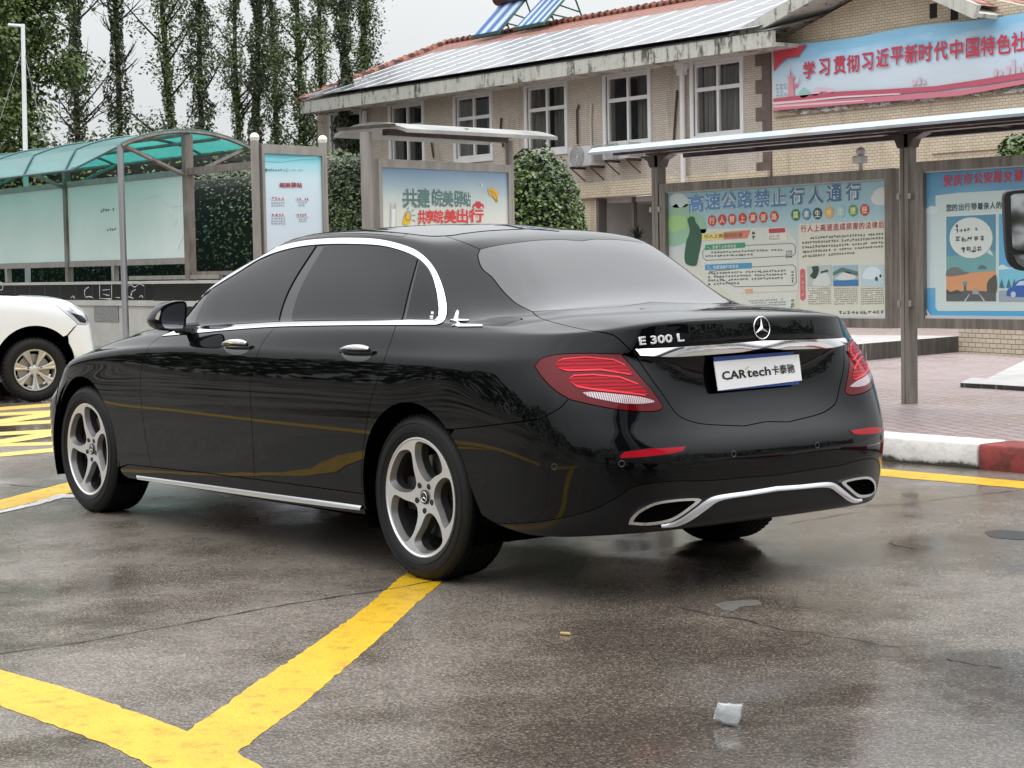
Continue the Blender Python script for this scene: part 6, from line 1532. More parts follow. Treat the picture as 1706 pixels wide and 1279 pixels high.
for k in range(n-1):
    fs+= [(k,k+1,n+k+1,n+k),(2*n+k,3*n+k,3*n+k+1,2*n+k+1),(k,2*n+k,2*n+k+1,k+1),(n+k,n+k+1,3*n+k+1,3*n+k)]
fs+=[(0,n,3*n,2*n),(n-1,3*n-1,4*n-1,2*n-1)]
M_GREYROOF=mat_var('mossy_grey_sheet',(.16,.16,.145),(.34,.34,.32),2.2,.55)
b.add(vs,fs,0,False); b.build('roof',M_GREYROOF,adsh,30)
b=MB(); b.box((uA+.4,-.04,zt2-.02),(uB-.3,.04,zt2+.04)); 
for u in (L0[0]+.035,(L0[0]+R0[0])/2,R0[0]): b.box((u-.02,-.36,zc-.0),(u+.02,.36,zc+.03))
b.build('beams',M_STEELD,adsh)
adb=empty('advertising_board',v3(T2.P),T2.rz,'steel framed board with green and red lettering on a pale gradient poster','notice board')
f0=T2.uv(624,262); f1=T2.uv(845,277); g0=T2.uv(630,276); g1=T2.uv(841,290)
zb2=.55
fw=[f0[0],f1[0]-.0]; top=(f0[1]+f1[1])/2
b=MB(); gw0,gw1,gt=g0[0],g1[0],(g0[1]+g1[1])/2
yo=.05*sg
def bxl(b,u0,u1,y0,y1,z0,z1): b.box((min(u0,u1),min(y0,y1),z0),(max(u0,u1),max(y0,y1),z1))
bxl(b,fw[0],gw0,-.05,.05,zb2,top); bxl(b,gw1,fw[1],-.05,.05,zb2,top); bxl(b,gw0,gw1,-.05,.05,gt,top); bxl(b,gw0,gw1,-.05,.05,zb2,zb2+.07); b.build('frame',M_STEELL,adb)
M_P3=grad_mat('pale_poster_print',[(0,(.68,.67,.58)),(.30,(.66,.67,.60)),(.52,(.54,.62,.58)),(.75,(.36,.48,.54)),(1,(.20,.32,.46))],2,T2.uv(740,385)[1],gt,nz=.05,rough=.15)
b=MB(); bxl(b,gw0,gw1,.004*sg,.03*sg,zb2+.07,gt); b.build('poster',M_P3,adb)
pr3=Print(T2.P,T2.n,adb,.033)
z7=lambda x,y:(x/3.709+420,y/3.709+220); Q7=lambda *p:[z7(*c) for c in p]
for ch,(x,y),(w,h) in zip('共建皖美驿站',((978,408),(1062,407),(1146,405),(1213,412),(1280,412),(1330,415)),((27,34),(22,35),(19,31),(19,29),(17,28),(12.5,26))):
    p=z7(x,y); pr3.chars(ch,p,p,w*.92,h*.92,(.10,.20,.185),4,.05,outline=(.70,.72,.68),ob=.10,sl=.02)
for ch,(x,y),(w,h) in zip('共享皖美出行',((1050,525),(1100,522),(1155,522),(1225,520),(1300,517),(1385,516)),((14,26),(16,24),(16,24),(21,25),(22,26),(26,24))):
    p=z7(x,y); pr3.chars(ch,p,p,w*.95,h*.92,(.62,.05,.05),4,.055,outline=(.72,.70,.62),ob=.10,sl=.01)
pr3.poly('car_icon',Q7((1362,470),(1368,446),(1380,440),(1386,428),(1408,428),(1416,440),(1430,446),(1434,470)),(.58,.04,.05),3); 
for x in (1378,1418): pr3.ell('car_icon_wheel',*z7(x,467),2,2.2,(.66,.62,.58),4)
pr3.poly('leaf_icon',Q7((1458,352),(1490,345),(1518,370),(1520,405),(1515,435),(1490,405),(1465,385)),(.72,.42,.06),3,True); outline(pr3,Q7((1470,360),(1500,375),(1518,430),(1490,400)),(.30,.12,.02),.35,4,'leaf_outline'); pr3.poly('star_icon',Q7((1412,310),(1420,322),(1430,328),(1418,338),(1414,326)),(.68,.74,.72),3)
for x in (856,886): pr3.poly('bridge_drawing',Q7((x,435),(x+6,435),(x+8,600),(x-2,600)),(.56,.56,.50),3)
pr3.poly('bridge_drawing',Q7((862,455),(888,455),(888,460),(862,460)),(.56,.56,.50),3); pr3.poly('bridge_deck',Q7((864,475),(886,475),(886,600),(864,600)),(.72,.74,.72),3)
pr3.poly('megaphone_icon',Q7((930,570),(940,520),(958,490),(975,520),(982,545),(960,575)),(.72,.46,.02),3,True); outline(pr3,[z7(965+17*math.cos(a),518+30*math.sin(a)) for a in np.linspace(0,6.28,14,endpoint=False)],(.12,.14,.12),.45,4,'megaphone_ring')
for a,c in (((985,490),(1002,478)),((990,515),(1010,512)),((990,540),(1010,552)),((962,480),(966,465))): outline(pr3,Q7(a,c),(.15,.20,.18),.5,4,'sound_mark')

# small free-standing sign
T3=Turned(485,19.6,-76); sg3=T3.sgn()
sgn_=empty('information_sign',v3(T3.P),T3.rz,'narrow free-standing information sign between two round-capped posts','sign')
a0=T3.uv(427,252); a1=T3.uv(538,258); zt3=T3.uv(430,240)[1]
M_BALL=mat('polished_ball',(.85,.84,.80),.12,.6)
for u,zz in ((a0[0]-.02,T3.uv(422,234)[1]),(a1[0]+.0,T3.uv(538,238)[1])):
    b=MB(); b.tube([(u,0,.148),(u,0,zz)],.042,14); po=b.build('post',M_STEELL,sgn_)
    bm=bmesh.new(); bmesh.ops.create_uvsphere(bm,u_segments=16,v_segments=10,radius=.05,matrix=Matrix.Translation((u,0,zz+.03))); 
    for f in bm.faces: f.smooth=True
    me=bpy.data.meshes.new('cap'); bm.to_mesh(me); bm.free(); obj('cap',me,M_BALL,po)
i0=T3.uv(435,253); i1=T3.uv(531,262); ft=(T3.uv(432,240)[1]+T3.uv(530,245)[1])/2; it=(T3.uv(436,254)[1]+T3.uv(530,261)[1])/2
b=MB(); bxl(b,a0[0]+.03,i0[0],-.05,.05,.55,ft); bxl(b,i1[0],a1[0]-.045,-.05,.05,.55,ft); bxl(b,i0[0],i1[0],-.05,.05,it,ft); bxl(b,i0[0],i1[0],-.05,.05,.55,.63); b.build('frame',M_STEELL,sgn_)
M_P4=grad_mat('white_poster_print',[(0,(.62,.68,.76)),(.6,(.62,.69,.76)),(.86,(.58,.70,.76)),(.95,(.35,.66,.72)),(1,(.16,.52,.60))],2,.63,it,nz=.01,rough=.15)
b=MB(); bxl(b,i0[0],i1[0],.004*sg3,.03*sg3,.63,it); b.build('poster',M_P4,sgn_)
pr4=Print(T3.P,T3.n,sgn_,.033)
pr4.ell('logo_drawing',*z7(87,234),2.6,2.6,(.04,.18,.16),2,12); pr4.scribble(Q7((100,226),(188,226),(188,244),(100,244)),1,6,(.04,.16,.15),2,.9,51); pr4.poly('divider',Q7((196,224),(198,224),(198,246),(196,246)),(.1,.2,.2),2); outline(pr4,[z7(215+9*math.cos(a),235+9*math.sin(a)) for a in np.linspace(0,6.28,10,endpoint=False)],(.05,.30,.28),.35,2,'logo_ring'); pr4.scribble(Q7((236,230),(318,230),(318,243),(236,243)),1,9,(.25,.35,.36),2,.8,52)
pr4.poly('wave_drawing',Q7((55,150),(180,165),(300,152),(408,145),(408,165),(300,168),(180,185),(57,180)),(.20,.58,.64),1)
for ch,x in zip('皖美驿站',(188,222,258,293)): p=z7(x,327); pr4.chars(ch,p,p,9,8.6,(.32,.05,.07),3,.045,sl=.01)
for (x0,x1,y,c,nn) in ((122,200,410,(.40,.05,.06),4),(276,352,413,(.12,.08,.08),5),(122,202,510,(.40,.05,.06),4),(278,354,513,(.12,.08,.08),5)): pr4.poly('heading_block',Q7((x0-3,y-9),(x1+3,y-9),(x1+3,y+9),(x0-3,y+9)),(.72,.66,.70),2); pr4.scribble(Q7((x0,y-8),(x1,y-8),(x1,y+9),(x0,y+9)),1,nn,c,3,.95,int(x0+y))
for (x0,x1,y0,y1,rw,nn) in ((118,205,432,465,2,6),(285,342,432,465,2,4),(118,208,530,578,3,6),(290,342,533,560,2,4)): pr4.scribble(Q7((x0,y0),(x1,y0),(x1,y1),(x0,y1)),rw,nn,(.18,.20,.24),2,.6,int(x1+y0))

# ================================================================== ARCHED BUS SHELTER (left), planter wall, hedges
pm=at_d(318,460,28.0); YM=pm[1]; XEND=pm[0]
wz1=at_y(250,467,YM+.12)[2]
M_TEAL,t,b=new_mat('teal_plastic_sheet'); tr=nd(t,'ShaderNodeBsdfTranslucent'); tr.inputs[0].default_value=(.10,.62,.55,1); tp=nd(t,'ShaderNodeBsdfTransparent'); tp.inputs[0].default_value=(.12,.62,.56,1)
setp(b,color=(.36,.56,.56),rough=.22); mx=nd(t,'ShaderNodeMixShader'); mx.inputs[0].default_value=.5; mx2=nd(t,'ShaderNodeMixShader'); mx2.inputs[0].default_value=.5
out=[n for n in t.nodes if n.type=='OUTPUT_MATERIAL'][0]
t.links.new(tr.outputs[0],mx.inputs[1]); t.links.new(tp.outputs[0],mx.inputs[2]); t.links.new(mx.outputs[0],mx2.inputs[1]); t.links.new(b.outputs[0],mx2.inputs[2]); t.links.new(mx2.outputs[0],out.inputs[0])
M_FROST,t,b=new_mat('frosted_green_glass'); setp(b,color=(.56,.68,.62),rough=.25,spec=.5)
tr=nd(t,'ShaderNodeBsdfTranslucent'); tr.inputs[0].default_value=(.80,.92,.86,1); mx=nd(t,'ShaderNodeMixShader'); mx.inputs[0].default_value=.22
co=coords(t); n=noise(t,co,.9,5,.6); t.links.new(ramp(t,n,[(.3,(.74,.82,.78)),(.7,(.86,.91,.88))]),b.inputs['Base Color'])
out=[n_ for n_ in t.nodes if n_.type=='OUTPUT_MATERIAL'][0]; t.links.new(b.outputs[0],mx.inputs[1]); t.links.new(tr.outputs[0],mx.inputs[2]); t.links.new(mx.outputs[0],out.inputs[0])
O=Vector((XEND,YM,.148))
bus=empty('bus_shelter',O,0,'open waiting shelter with an arched teal plastic roof and frosted glass back panels','shelter')
def bs(mb,name,mt,parent=bus,**k):
    mb.v=[tuple(Vector(p)-O) for p in mb.v]; return mb.build(name,mt,parent,**k)
zy=lambda px,py:at_y(px,py,YM)[2]; xy_=lambda px,py:at_y(px,py,YM)[0]
def atx(px,py,x):
    d=ray(px,py); return CAM+(x-CAM[0])/d[0]*d
f_=atx(200,240,XEND); r_=atx(414,246,XEND); ap=atx(318,218,XEND)
wF=f_[1]-YM; wB=YM-r_[1]; zsp=(f_[2]+r_[2])/2; zap_=ap[2]; 
XFAR=XEND+24
def arcp(t_):                                               # -1 front .. +1 back
    y=YM-(t_*wB if t_>0 else t_*wF); return y,zsp+(zap_-zsp)*(1-abs(t_)**2.1)
vs=[];fs=[];nA=20
xsA=[XEND-.05+ (XFAR-XEND)*k/32 for k in range(33)]
fz2=atx(172,279,XEND+1.5)
for x in xsA:
    # the front skirt of the roof hangs lower than the end arch
    y0=YM+wF*1.16; 
    kx=min(1.0,max(0.0,(x-XEND-.1)/1.1)); vs.append((x,YM+wF*(1.0+.16*kx),zsp-.02-.28*kx)); vs.append((x,YM+wF*(1.0+.07*kx),zsp-.01-.12*kx))
    for k in range(nA+1): vs.append((x,*arcp(-1+2*k/nA)))
m_=nA+3
for i in range(len(xsA)-1):
    for k in range(m_-1):
        fs.append((i*m_+k,i*m_+k+1,(i+1)*m_+k+1,(i+1)*m_+k))
b=MB().add(vs,fs,0,True); bs(b,'canopy',M_TEAL)
M_RUSTST=mat_var('rusty_grey_steel',(.13,.10,.085),(.27,.235,.21),4,.5,.4,stretch=(2,2,.7))
M_SEAM=mat('grey_green_seam',(.06,.13,.13),.5)
for i,x in enumerate(xsA[::2]):
    pts=[(x,*arcp(-1+2*k/16)) for k in range(17)]; b=MB(); b.tube([(p[0],p[1],p[2]-.02) for p in pts],.020 if i else .03,6); bs(b,'roof_rib',M_RUSTST)
    b=MB(); kx=min(1.0,max(0.0,(x-XEND-.1)/1.1)); b.tube([(x,YM+wF*(1.003+.162*kx),zsp-.01-.28*kx),(x,YM+wF*(1.003+.072*kx),zsp-.11*kx)]+[(p[0],p[1],p[2]+.012) for p in pts],.017,5); bs(b,'roof_seam',M_SEAM)
b=MB(); b.tube([(XEND,YM+wF*1.003,zsp-.02),(XEND+1.2,YM+wF*1.165,zsp-.30),(XFAR,YM+wF*1.165,zsp-.30)],.018,5); bs(b,'edge_bead',M_SEAM)
b=MB()
for t_ in (-.97,-.5,.0,.5,.97):
    y,z=arcp(t_); b.tube([(XEND-.05,y,z-.05),(XFAR,y,z-.05)],.026,6)
bs(b,'purlins',M_RUSTST)
posts=[XEND,xy_(113,380)]; dxp=posts[1]-posts[0]
k=2
while posts[-1]<XFAR-3: posts.append(XEND+dxp*k); k+=1
zpb=zy(250,431); zpt=zy(310,292)
for i,x in enumerate(posts):
    b=MB(); w=.062 if i==0 else .05; b.box((x-w,YM-w,wz1-.02 if i else .148),(x+w,YM+w,zap_-.06)); po=bs(b,'post',M_RUSTST)
    b=MB(); 
    zj=zpt-.02
    for t_ in (-.93,.93):
        y,z=arcp(t_); b.tube([(x,YM,zj),(x,y,z-.06)],.035,6)
    bs(b,'strut',M_RUSTST,po)
for i in range(len(posts)-1):
    x0,x1=posts[i]+.06,posts[i+1]-.06
    b=MB(); b.box((x0,YM-.012,zpb),(x1,YM+.012,zpt)); bs(b,'glass_panel',M_FROST)
    b=MB(); b.box((x0,YM-.035,zpb-.09),(x1,YM+.035,zpb-.003)); b.box((x0,YM-.035,zpt+.003),(x1,YM+.035,zpt+.09)); bs(b,'rail',M_STEELL)
    b=MB(); b.box(((x0+x1)/2+.35,YM-.04,wz1),((x0+x1)/2+.45,YM+.04,zpb-.092)); bs(b,'stub_post',M_STEELL)
# rails of the open bay at the near end
xb=at_y(416,300,YM)[0]
b=MB(); b.box((xb-.9,YM-.035,zpt+.0),(XEND-.065,YM+.035,zpt+.10)); bs(b,'open_bay_rail',M_RUSTST); b=MB(); b.box((xb-.9,YM-.03,zy(330,459)),(XEND-.065,YM+.03,zy(330,459)+.06)); bs(b,'open_bay_rail',M_RUSTST)
b=MB(); b.box((XEND-.9,YM-.03,wz1+.01),(XEND+1.9,YM+.05,wz1+.07)); bs(b,'low_rail',M_STEELL)
# front tubes
M_GALV=mat('galvanised_tube',(.42,.43,.43),.28,.8)
fp=atx(205,300,XEND)
for x in (XEND,XEND+9.0):
    b=MB(); b.tube([(x,YM+wF,.148),(x,YM+wF,zsp)],.047,14); bs(b,'front_tube',M_GALV)
# marks scrawled on the glass
prg=Print((0,YM,0),(0,1,0),bus,.014)
prg.scribble([(167,348),(191,346),(191,352),(167,355)],1,6,(.05,.06,.06),1,.9,61,name='scrawl'); prg.scribble([(178,381),(194,378),(194,384),(178,386)],1,4,(.05,.06,.06),1,.9,62,name='scrawl')
for pts in ([(240,331),(252,327),(266,328),(278,336),(290,345)],[(290,345),(300,342),(312,342)],[(283,348),(287,357),(295,364),(292,375)],[(296,418),(302,400),(310,385)]):
    P=[prg.loc(prg.pt(*p,.016)) for p in crom(pts,4)]; MB().tube(P,.006,4).build('crack_in_glass',mat('glass_crack',(.75,.80,.78),.3),bus)

# planter wall: black glazed tiles over pale plinth
M_BTILE,t,b=new_mat('black_glazed_tile'); co=coords(t); sx=nd(t,'ShaderNodeSeparateXYZ'); t.links.new(co,sx.inputs[0]); cb=nd(t,'ShaderNodeCombineXYZ'); t.links.new(sx.outputs[0],cb.inputs[0]); t.links.new(sx.outputs[2],cb.inputs[1])
br=nd(t,'ShaderNodeTexBrick'); br.offset=0; br.inputs['Scale'].default_value=1; br.inputs['Brick Width'].default_value=.6; br.inputs['Row Height'].default_value=.5; br.inputs['Mortar Size'].default_value=.004; br.inputs['Color1'].default_value=(.010,.012,.010,1); br.inputs['Color2'].default_value=(.016,.018,.016,1); br.inputs['Mortar'].default_value=(.12,.12,.11,1)
t.links.new(cb.outputs[0],br.inputs['Vector']); t.links.new(br.outputs[0],b.inputs['Base Color']); setp(b,rough=.16,spec=.18)
M_PLINTH=mat_var('pale_plinth',(.40,.38,.34),(.52,.50,.46),2.5,.6)
yw=YM+.14
zt0=wz1-.02; zb0=at_y(120,499,yw)[2]
wall=empty('planter_wall',(XEND,yw,.148),0,'low wall faced with broken black glazed tiles over a pale plinth under the teal shelter','wall')
WO=Vector((XEND,yw,.148))
def wl(mb,name,mt,parent=wall,**k):
    mb.v=[tuple(Vector(p)-WO) for p in mb.v]; return mb.build(name,mt,parent,**k)
x1w=XFAR; x0w=XEND-3.4
b=MB(); b.box((x0w,yw-.55,zt0-.03),(x1w,yw+.02,zt0+.01)); wl(b,'coping',M_PLINTH)
b=MB(); b.box((x0w,yw-.5,zb0),(x1w,yw,zt0-.031)); wl(b,'tile_band',M_BTILE)
b=MB(); b.box((x0w,yw-.5,.148),(x1w,yw-.005,zb0-.005)); b.box((x0w,yw-.02,zb0-.09),(x1w,yw+.03,zb0-.012)); wl(b,'plinth',M_PLINTH)
g0=at_y(157,505,yw); g1=at_y(198,536,yw)
b=MB(); b.box((g1[0],yw-.01,g1[2]),(g0[0],yw+.012,g0[2])); wl(b,'granite_panel',mat_var('speckled_granite',(.08,.08,.08),(.34,.33,.32),60,.3))
g0=at_y(258,501,yw); g1=at_y(310,520,yw); b=MB(); b.box((x0w,yw-.01,g1[2]-.25),(g0[0],yw+.02,zt0-.032)); wl(b,'dark_slab',M_BLACKGLOSS)
# white traces of lost lettering on the tiles
prw=Print((0,yw,0),(0,1,0),wall,.002)
cW=(.55,.56,.54)
def stroke(pts,w,c=cW,nm='plaster_trace'):
    r_=random.Random(int(pts[0][0])); P=crom(pts,4); l=[];rr_=[]
    for i,p in enumerate(P):
        tt=P[min(i+1,len(P)-1)]-P[max(0,i-1)]; nn=np.array([-tt[1],tt[0]])/(np.linalg.norm(tt)+1e-9); ww=w*r_.uniform(.3,1.2); l.append(prw.loc(prw.pt(*(p+nn*ww),.003))); rr_.append(prw.loc(prw.pt(*(p-nn*ww),.003)))
    n=len(P); me=bpy.data.meshes.new(nm); me.from_pydata(l+rr_,[],[(i,i+1,n+i+1,n+i) for i in range(n-1)]); obj(nm,me,I(c),wall)
for pts,w in (([(148,478),(142,482),(141,490),(143,496)],.8),([(142,495),(150,494),(155,496)],1.2),([(166,471),(186,470)],.7),([(166,471),(166,498)],.7),([(186,471),(186,498)],.7),([(167,497),(186,498)],1.0),([(171,483),(183,482)],.6),([(172,490),(182,492)],.8),([(211,478),(218,474),(224,478),(232,473),(240,476)],.8),([(218,495),(220,486),(226,482)],.9),([(214,494),(222,497)],1.3),([(252,472),(262,478),(264,490),(258,498)],.9),([(0,470),(4,471),(4,482),(0,483)],.8),([(118,496),(122,493),(124,497)],.8),([(232,495),(236,492),(238,496)],.9),([(192,495),(200,496)],.7)):
    stroke(pts,w)
# far strip of pavement behind the car is the same sheet

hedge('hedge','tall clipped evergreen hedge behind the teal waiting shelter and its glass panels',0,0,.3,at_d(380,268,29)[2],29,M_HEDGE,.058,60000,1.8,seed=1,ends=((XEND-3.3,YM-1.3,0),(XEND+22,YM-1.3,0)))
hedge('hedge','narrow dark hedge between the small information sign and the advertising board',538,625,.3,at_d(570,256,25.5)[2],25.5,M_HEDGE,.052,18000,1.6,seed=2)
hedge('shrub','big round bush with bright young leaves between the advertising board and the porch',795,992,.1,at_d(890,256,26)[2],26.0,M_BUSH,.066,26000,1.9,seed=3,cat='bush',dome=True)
hedge('shrub','bit of bright green shrub showing above the blue notice board at right',1678,1760,1.7,at_d(1700,222,17)[2],17.0,M_BUSH,.06,2600,.8,seed=4,cat='bush',dome=True)

# ================================================================== TREES
tree(52,470,46,15,'broad_tree','dense broad-leaved tree filling the upper left corner behind the white pole','round',0.0,1,.74)
tree(-12,470,44,14,'broad_tree','dense broad-leaved tree cut by the left picture edge','round',0.0,21,.8)
tree(139,470,50,16,'tall_tree','bare-branched tall tree with ivy round its lower trunk, nearer the white pole','bare',.004,2,1.0)
tree(208,470,50,16,'tall_tree','bare-topped tall tree whose slim trunk is wrapped in dark ivy beside a leafy crown','bare',-.010,3,.75)
tree(288,470,50,16,'tall_tree','light leafy tall tree with a broad crown above the front edge of the teal roof','leafy',0,4,1.25)
tree(352,470,51,16,'tall_tree','ivy-thick tall tree standing right above the end arch of the teal roof','ivy',-.003,5,1.1)
tree(437,470,52,16,'tall_tree','ivy-clad tall tree above the left post of the information sign','ivy',-.004,6,1.0)
tree(462,470,56,16,'tall_tree','slim leafy tall tree with a thin dark stem above the information sign','leafy',0,7,.6)
tree(400,470,55,14,'tall_tree','sparse leafy tall tree leaning between two ivy-clad trunks','leafy',.02,17,.9)
tree(511,470,52,16,'tall_tree','ivy-clad leafy tall tree just left of the roof corner','leafy',-.002,8,.85)
tree(540,470,54,16,'tall_tree','thin-stemmed tall tree rising behind the far roof corner','leafy',.002,9,.6)
tree(583,470,50,16,'tall_tree','dark ivy column of a tall tree standing behind the hip of the roof','ivy',-.004,10,.85)
tree(612,470,58,11.6,'tall_tree','short leafy tree top peeping over the far end of the roof','leafy',.0,12,.6)
hedge('undergrowth','loose low foliage at the foot of the tall trees behind the hedge',-200,640,0,at_d(100,243,43)[2],43,M_LEAF,.11,18000,3.0,seed=9,cat='bushes')

# slim white pole with a short cross arm, and its stay wires
pb_=at_d(45,470,34); root=empty('antenna_pole',(pb_[0],pb_[1],0),0,'slim white pole with a short cross arm in front of the upper left trees','pole')
tp_=at_plane(38,40,pb_,CF); h=tp_[2]; b=MB(); dx=(tp_-pb_)[:2]; b.tube([(0,0,0),(dx[0],dx[1],h)],[.055,.035],8); b.build('mast',M_PVC,root)
ca=at_plane(14,41,pb_,CF)-pb_; cb_=at_plane(41,43,pb_,CF)-pb_; b=MB(); b.tube([(ca[0],ca[1],ca[2]+pb_[2]),(cb_[0],cb_[1],cb_[2]+pb_[2])],.03,6); b.build('cross_arm',M_PVC,root)
b=MB()
for q in ((0,200),(75,240)):
    e=at_plane(*q,pb_,CF)-pb_; b.tube([(dx[0]*.9,dx[1]*.9,h*.93),(e[0],e[1],e[2]+pb_[2])],.006,4)
b.build('stay_wires',mat('grey_wire',(.3,.3,.3),.5),root)

# ================================================================== WHITE SUV (nose only in view)
def _suv_surface():
    X=[-3.05,-2.75,-2.3,-1.6,-.9,-.30,.05,.34]
    L=[]
    def lev(rear,ys,zs,front,xs=X):
        ys=ys if isinstance(ys,list) else [ys]*8; zs=zs if isinstance(zs,list) else [zs]*8
        return rear+[(x,y,z) for x,y,z in zip(xs,ys,zs)]+front
    def rr(x,z,w): return [(x,0,z),(x,.3*w,z),(x+.03,.6*w,z),(x+.10,.85*w,z)]
    L.append(lev(rr(-3.30,.34,.78),.76,.30,[(.50,.66,.30),(.58,.50,.30),(.62,.25,.30),(.63,0,.30)]))
    L.append(lev(rr(-3.38,.45,.82),.83,.38,[(.56,.70,.33),(.64,.52,.33),(.68,.26,.33),(.69,0,.33)]))
    L.append(lev(rr(-3.38,.60,.84),[.84]*8,.56,[(.58,.72,.52),(.66,.53,.51),(.70,.27,.50),(.71,0,.50)]))
    L.append(lev(rr(-3.34,.80,.84),[.845]*8,.78,[(.56,.725,.76),(.63,.53,.75),(.67,.27,.74),(.68,0,.74)]))
    L.append(lev(rr(-3.32,1.0,.82),[.83,.835,.835,.835,.835,.832,.828,.81],[1.0,1.0,1.0,1.0,1.0,.985,.965,.945],[(.50,.70,.905),(.575,.50,.90),(.61,.26,.90),(.62,0,.90)]))
    L.append(lev(rr(-3.30,1.12,.80),[.81,.815,.815,.815,.81,.785,.75,.72],[1.09,1.09,1.09,1.09,1.08,1.055,1.035,1.012],[(.40,.60,.975),(.46,.42,.98),(.49,.2,.985),(.50,0,.985)]))
    L.append(lev(rr(-3.24,1.18,.74),[.76,.78,.78,.78,.76,.72,.66,.60],[1.13,1.14,1.14,1.13,1.12,1.10,1.08,1.06],[(.14,.52,1.045),(.18,.34,1.055),(.20,.17,1.06),(.21,0,1.06)],[-3.0,-2.7,-2.25,-1.6,-.95,-.5,-.2,.02]))
    L.append(lev(rr(-3.12,1.42,.66),[.69,.70,.70,.70,.68,.62,.55,.5],[1.38,1.39,1.39,1.38,1.35,1.28,1.22,1.18],[(-.55,.44,1.15),(-.52,.3,1.15),(-.50,.15,1.15),(-.5,0,1.15)],[-2.95,-2.65,-2.2,-1.7,-1.25,-.95,-.75,-.62]))
    L.append(lev(rr(-2.95,1.62,.56),[.59,.60,.61,.61,.58,.54,.5,.46],[1.61,1.63,1.64,1.63,1.61,1.58,1.56,1.54],[(-1.22,.4,1.53),(-1.2,.27,1.54),(-1.18,.13,1.54),(-1.18,0,1.54)],[-2.75,-2.5,-2.15,-1.8,-1.55,-1.4,-1.32,-1.26]))
    L.append([(x,0,1.68) for x in np.linspace(-2.6,-1.5,16)])
    return Surf(L)
S2=_suv_surface()
sp_=at_z(57,669,0); SY=-102
suv=empty('suv',(float(sp_[0]),float(sp_[1]),0),R(SY),'white suv with silver alloy wheel entering the picture at left, behind the sedan nose','car')
# small step so that the visible tyre face lands on the traced spot
suv.location=(float(sp_[0]),float(sp_[1]),0)
off=Matrix.Rotation(R(SY),3,'Z')@Vector((0,.72,0)); suv.location=(suv.location[0]+off.x,suv.location[1]+off.y,0)
M_WHITE=paint('white_car_paint',(.74,.76,.78),.2)
def both2(name,poly,mt,**k): return [panel(S2,name,poly,mt,suv,side=sd,step=.02,lat=(8,6),**k) for sd in (1,-1)]
AR=.405
def arch2(xc,a0,a1,n=30): return [S2.xz(xc+AR*math.cos(R(a)),.36+AR*math.sin(R(a))) for a in np.linspace(a0,a1,n)]
a1_=arch2(0,-6,180); a2_=arch2(-2.35,0,186)
sillv=.6
hlx=[(.20,.985),(.36,.965),(.49,.925),(.57,.855),(.59,.79),(.545,.755),(.44,.765),(.33,.87)]
hl2=[S2.xz(*p) for p in hlx]; H0,Hd=hl2[0],hl2[6]
# body side: everything above the sill back from the headlight
side_poly=[S2.xz(-.405,.36)]+[(x,1.2) for x in np.linspace(S2.xz(-.42,.40)[0],S2.xz(-1.93,.40)[0],8)]+a2_+[(3.2,1.5),(2.6,2.5),(2.6,4.5),(2.8,5.9)]+[(u,5.95) for u in np.linspace(3.4,9.0,20)]+[(9.4,5.6),(10.3,5.25)]+[hl2[0],hl2[7],hl2[6]]+[S2.xz(.40,.74),S2.xz(.32,.66)]+[p for p in a1_ if p[0]<S2.xz(.31,.66)[0]+.0 and p[1]>1.5]
both2('body_side',side_poly,M_WHITE)
fb2=[S2.xz(.335,.655),S2.xz(.41,.735),hl2[6],hl2[5],hl2[4],(13.3,3.2),(15,3.2),(15,.9),(13,.9),(12.2,.95),S2.xz(.425,.36)]+[p for p in a1_ if S2.xz(.34,.64)[0]<=p[0]]
panel(S2,'front_bumper',fb2,M_WHITE,suv,center=True,step=.02,lat=(8,6))
hood2=[(15,6.3),(13,6.2),(11.5,5.95),(9.6,5.66),(10.3,5.3)]+hl2[:4]+[(13.6,4.2),(15,4.15)]
panel(S2,'bonnet',hood2,M_WHITE,suv,center=True,step=.02,lat=(8,6))
both2('headlight',hl2,M_LAMP,inset=.003)
dk=[S2.xz(.37,.885),S2.xz(.50,.85),S2.xz(.55,.80),S2.xz(.535,.775),S2.xz(.47,.785)]
both2('headlight_inner',dk,M_BLACKGLOSS,inset=0,off=.002,skirt=0)
panel(S2,'grille',[(15,4.1),(13.7,4.15),(13.4,3.4),(15,3.3)],M_BLACK,suv,center=True,step=.02)
gp=[(u,6.1) for u in np.linspace(3.4,9.0,16)]+[(9.6,6.9),(9.6,7.6),(8.0,7.75)]+[(u,7.7) for u in np.linspace(7.5,3.6,10)]
both2('side_window',gp,M_GLASSDARK)
panel(S2,'windshield',[(15,6.45),(13,6.4),(11,6.2),(9.9,6.3),(9.8,7.7),(12,7.85),(15,7.9)],M_GLASSDARK,suv,center=True,step=.03,lat=(8,6))
panel(S2,'roof',[(15,9),(15,8.0),(12,7.95),(9.5,7.85),(6,7.85),(3.3,7.85),(0,7.8),(0,9)],M_WHITE,suv,center=True,step=.03,lat=(8,6))
panel(S2,'rear_body',[(0,1),(2.2,1),(3.0,1.4),(2.5,2.5),(2.5,5.9),(3.2,6.3),(3.3,7.7),(0,7.7)],M_WHITE,suv,center=True,step=.03,lat=(8,6))
G=S2.G; S_,n_=S2.nrm(S2.U.ravel(),S2.V.ravel()); P_=(S_-n_*.02).reshape(*G.shape); vs=[];fs=[]
for sgn in (1,-1):
    b0=len(vs); vs+=[(p[0],p[1]*sgn,p[2]) for p in P_.reshape(-1,3)]
    for j in range(G.shape[0]-1):
        for i in range(G.shape[1]-1):
            c=(P_[j,i]+P_[j+1,i+1])/2
            if c[1]>.4 and min((c[0]-x)**2+(c[2]-.36)**2 for x in (0,-2.35))<.43**2: continue
            fs.append(tuple(int(b0+q) for q in (S2.idx[j,i],S2.idx[j,i+1],S2.idx[j+1,i+1],S2.idx[j+1,i])))
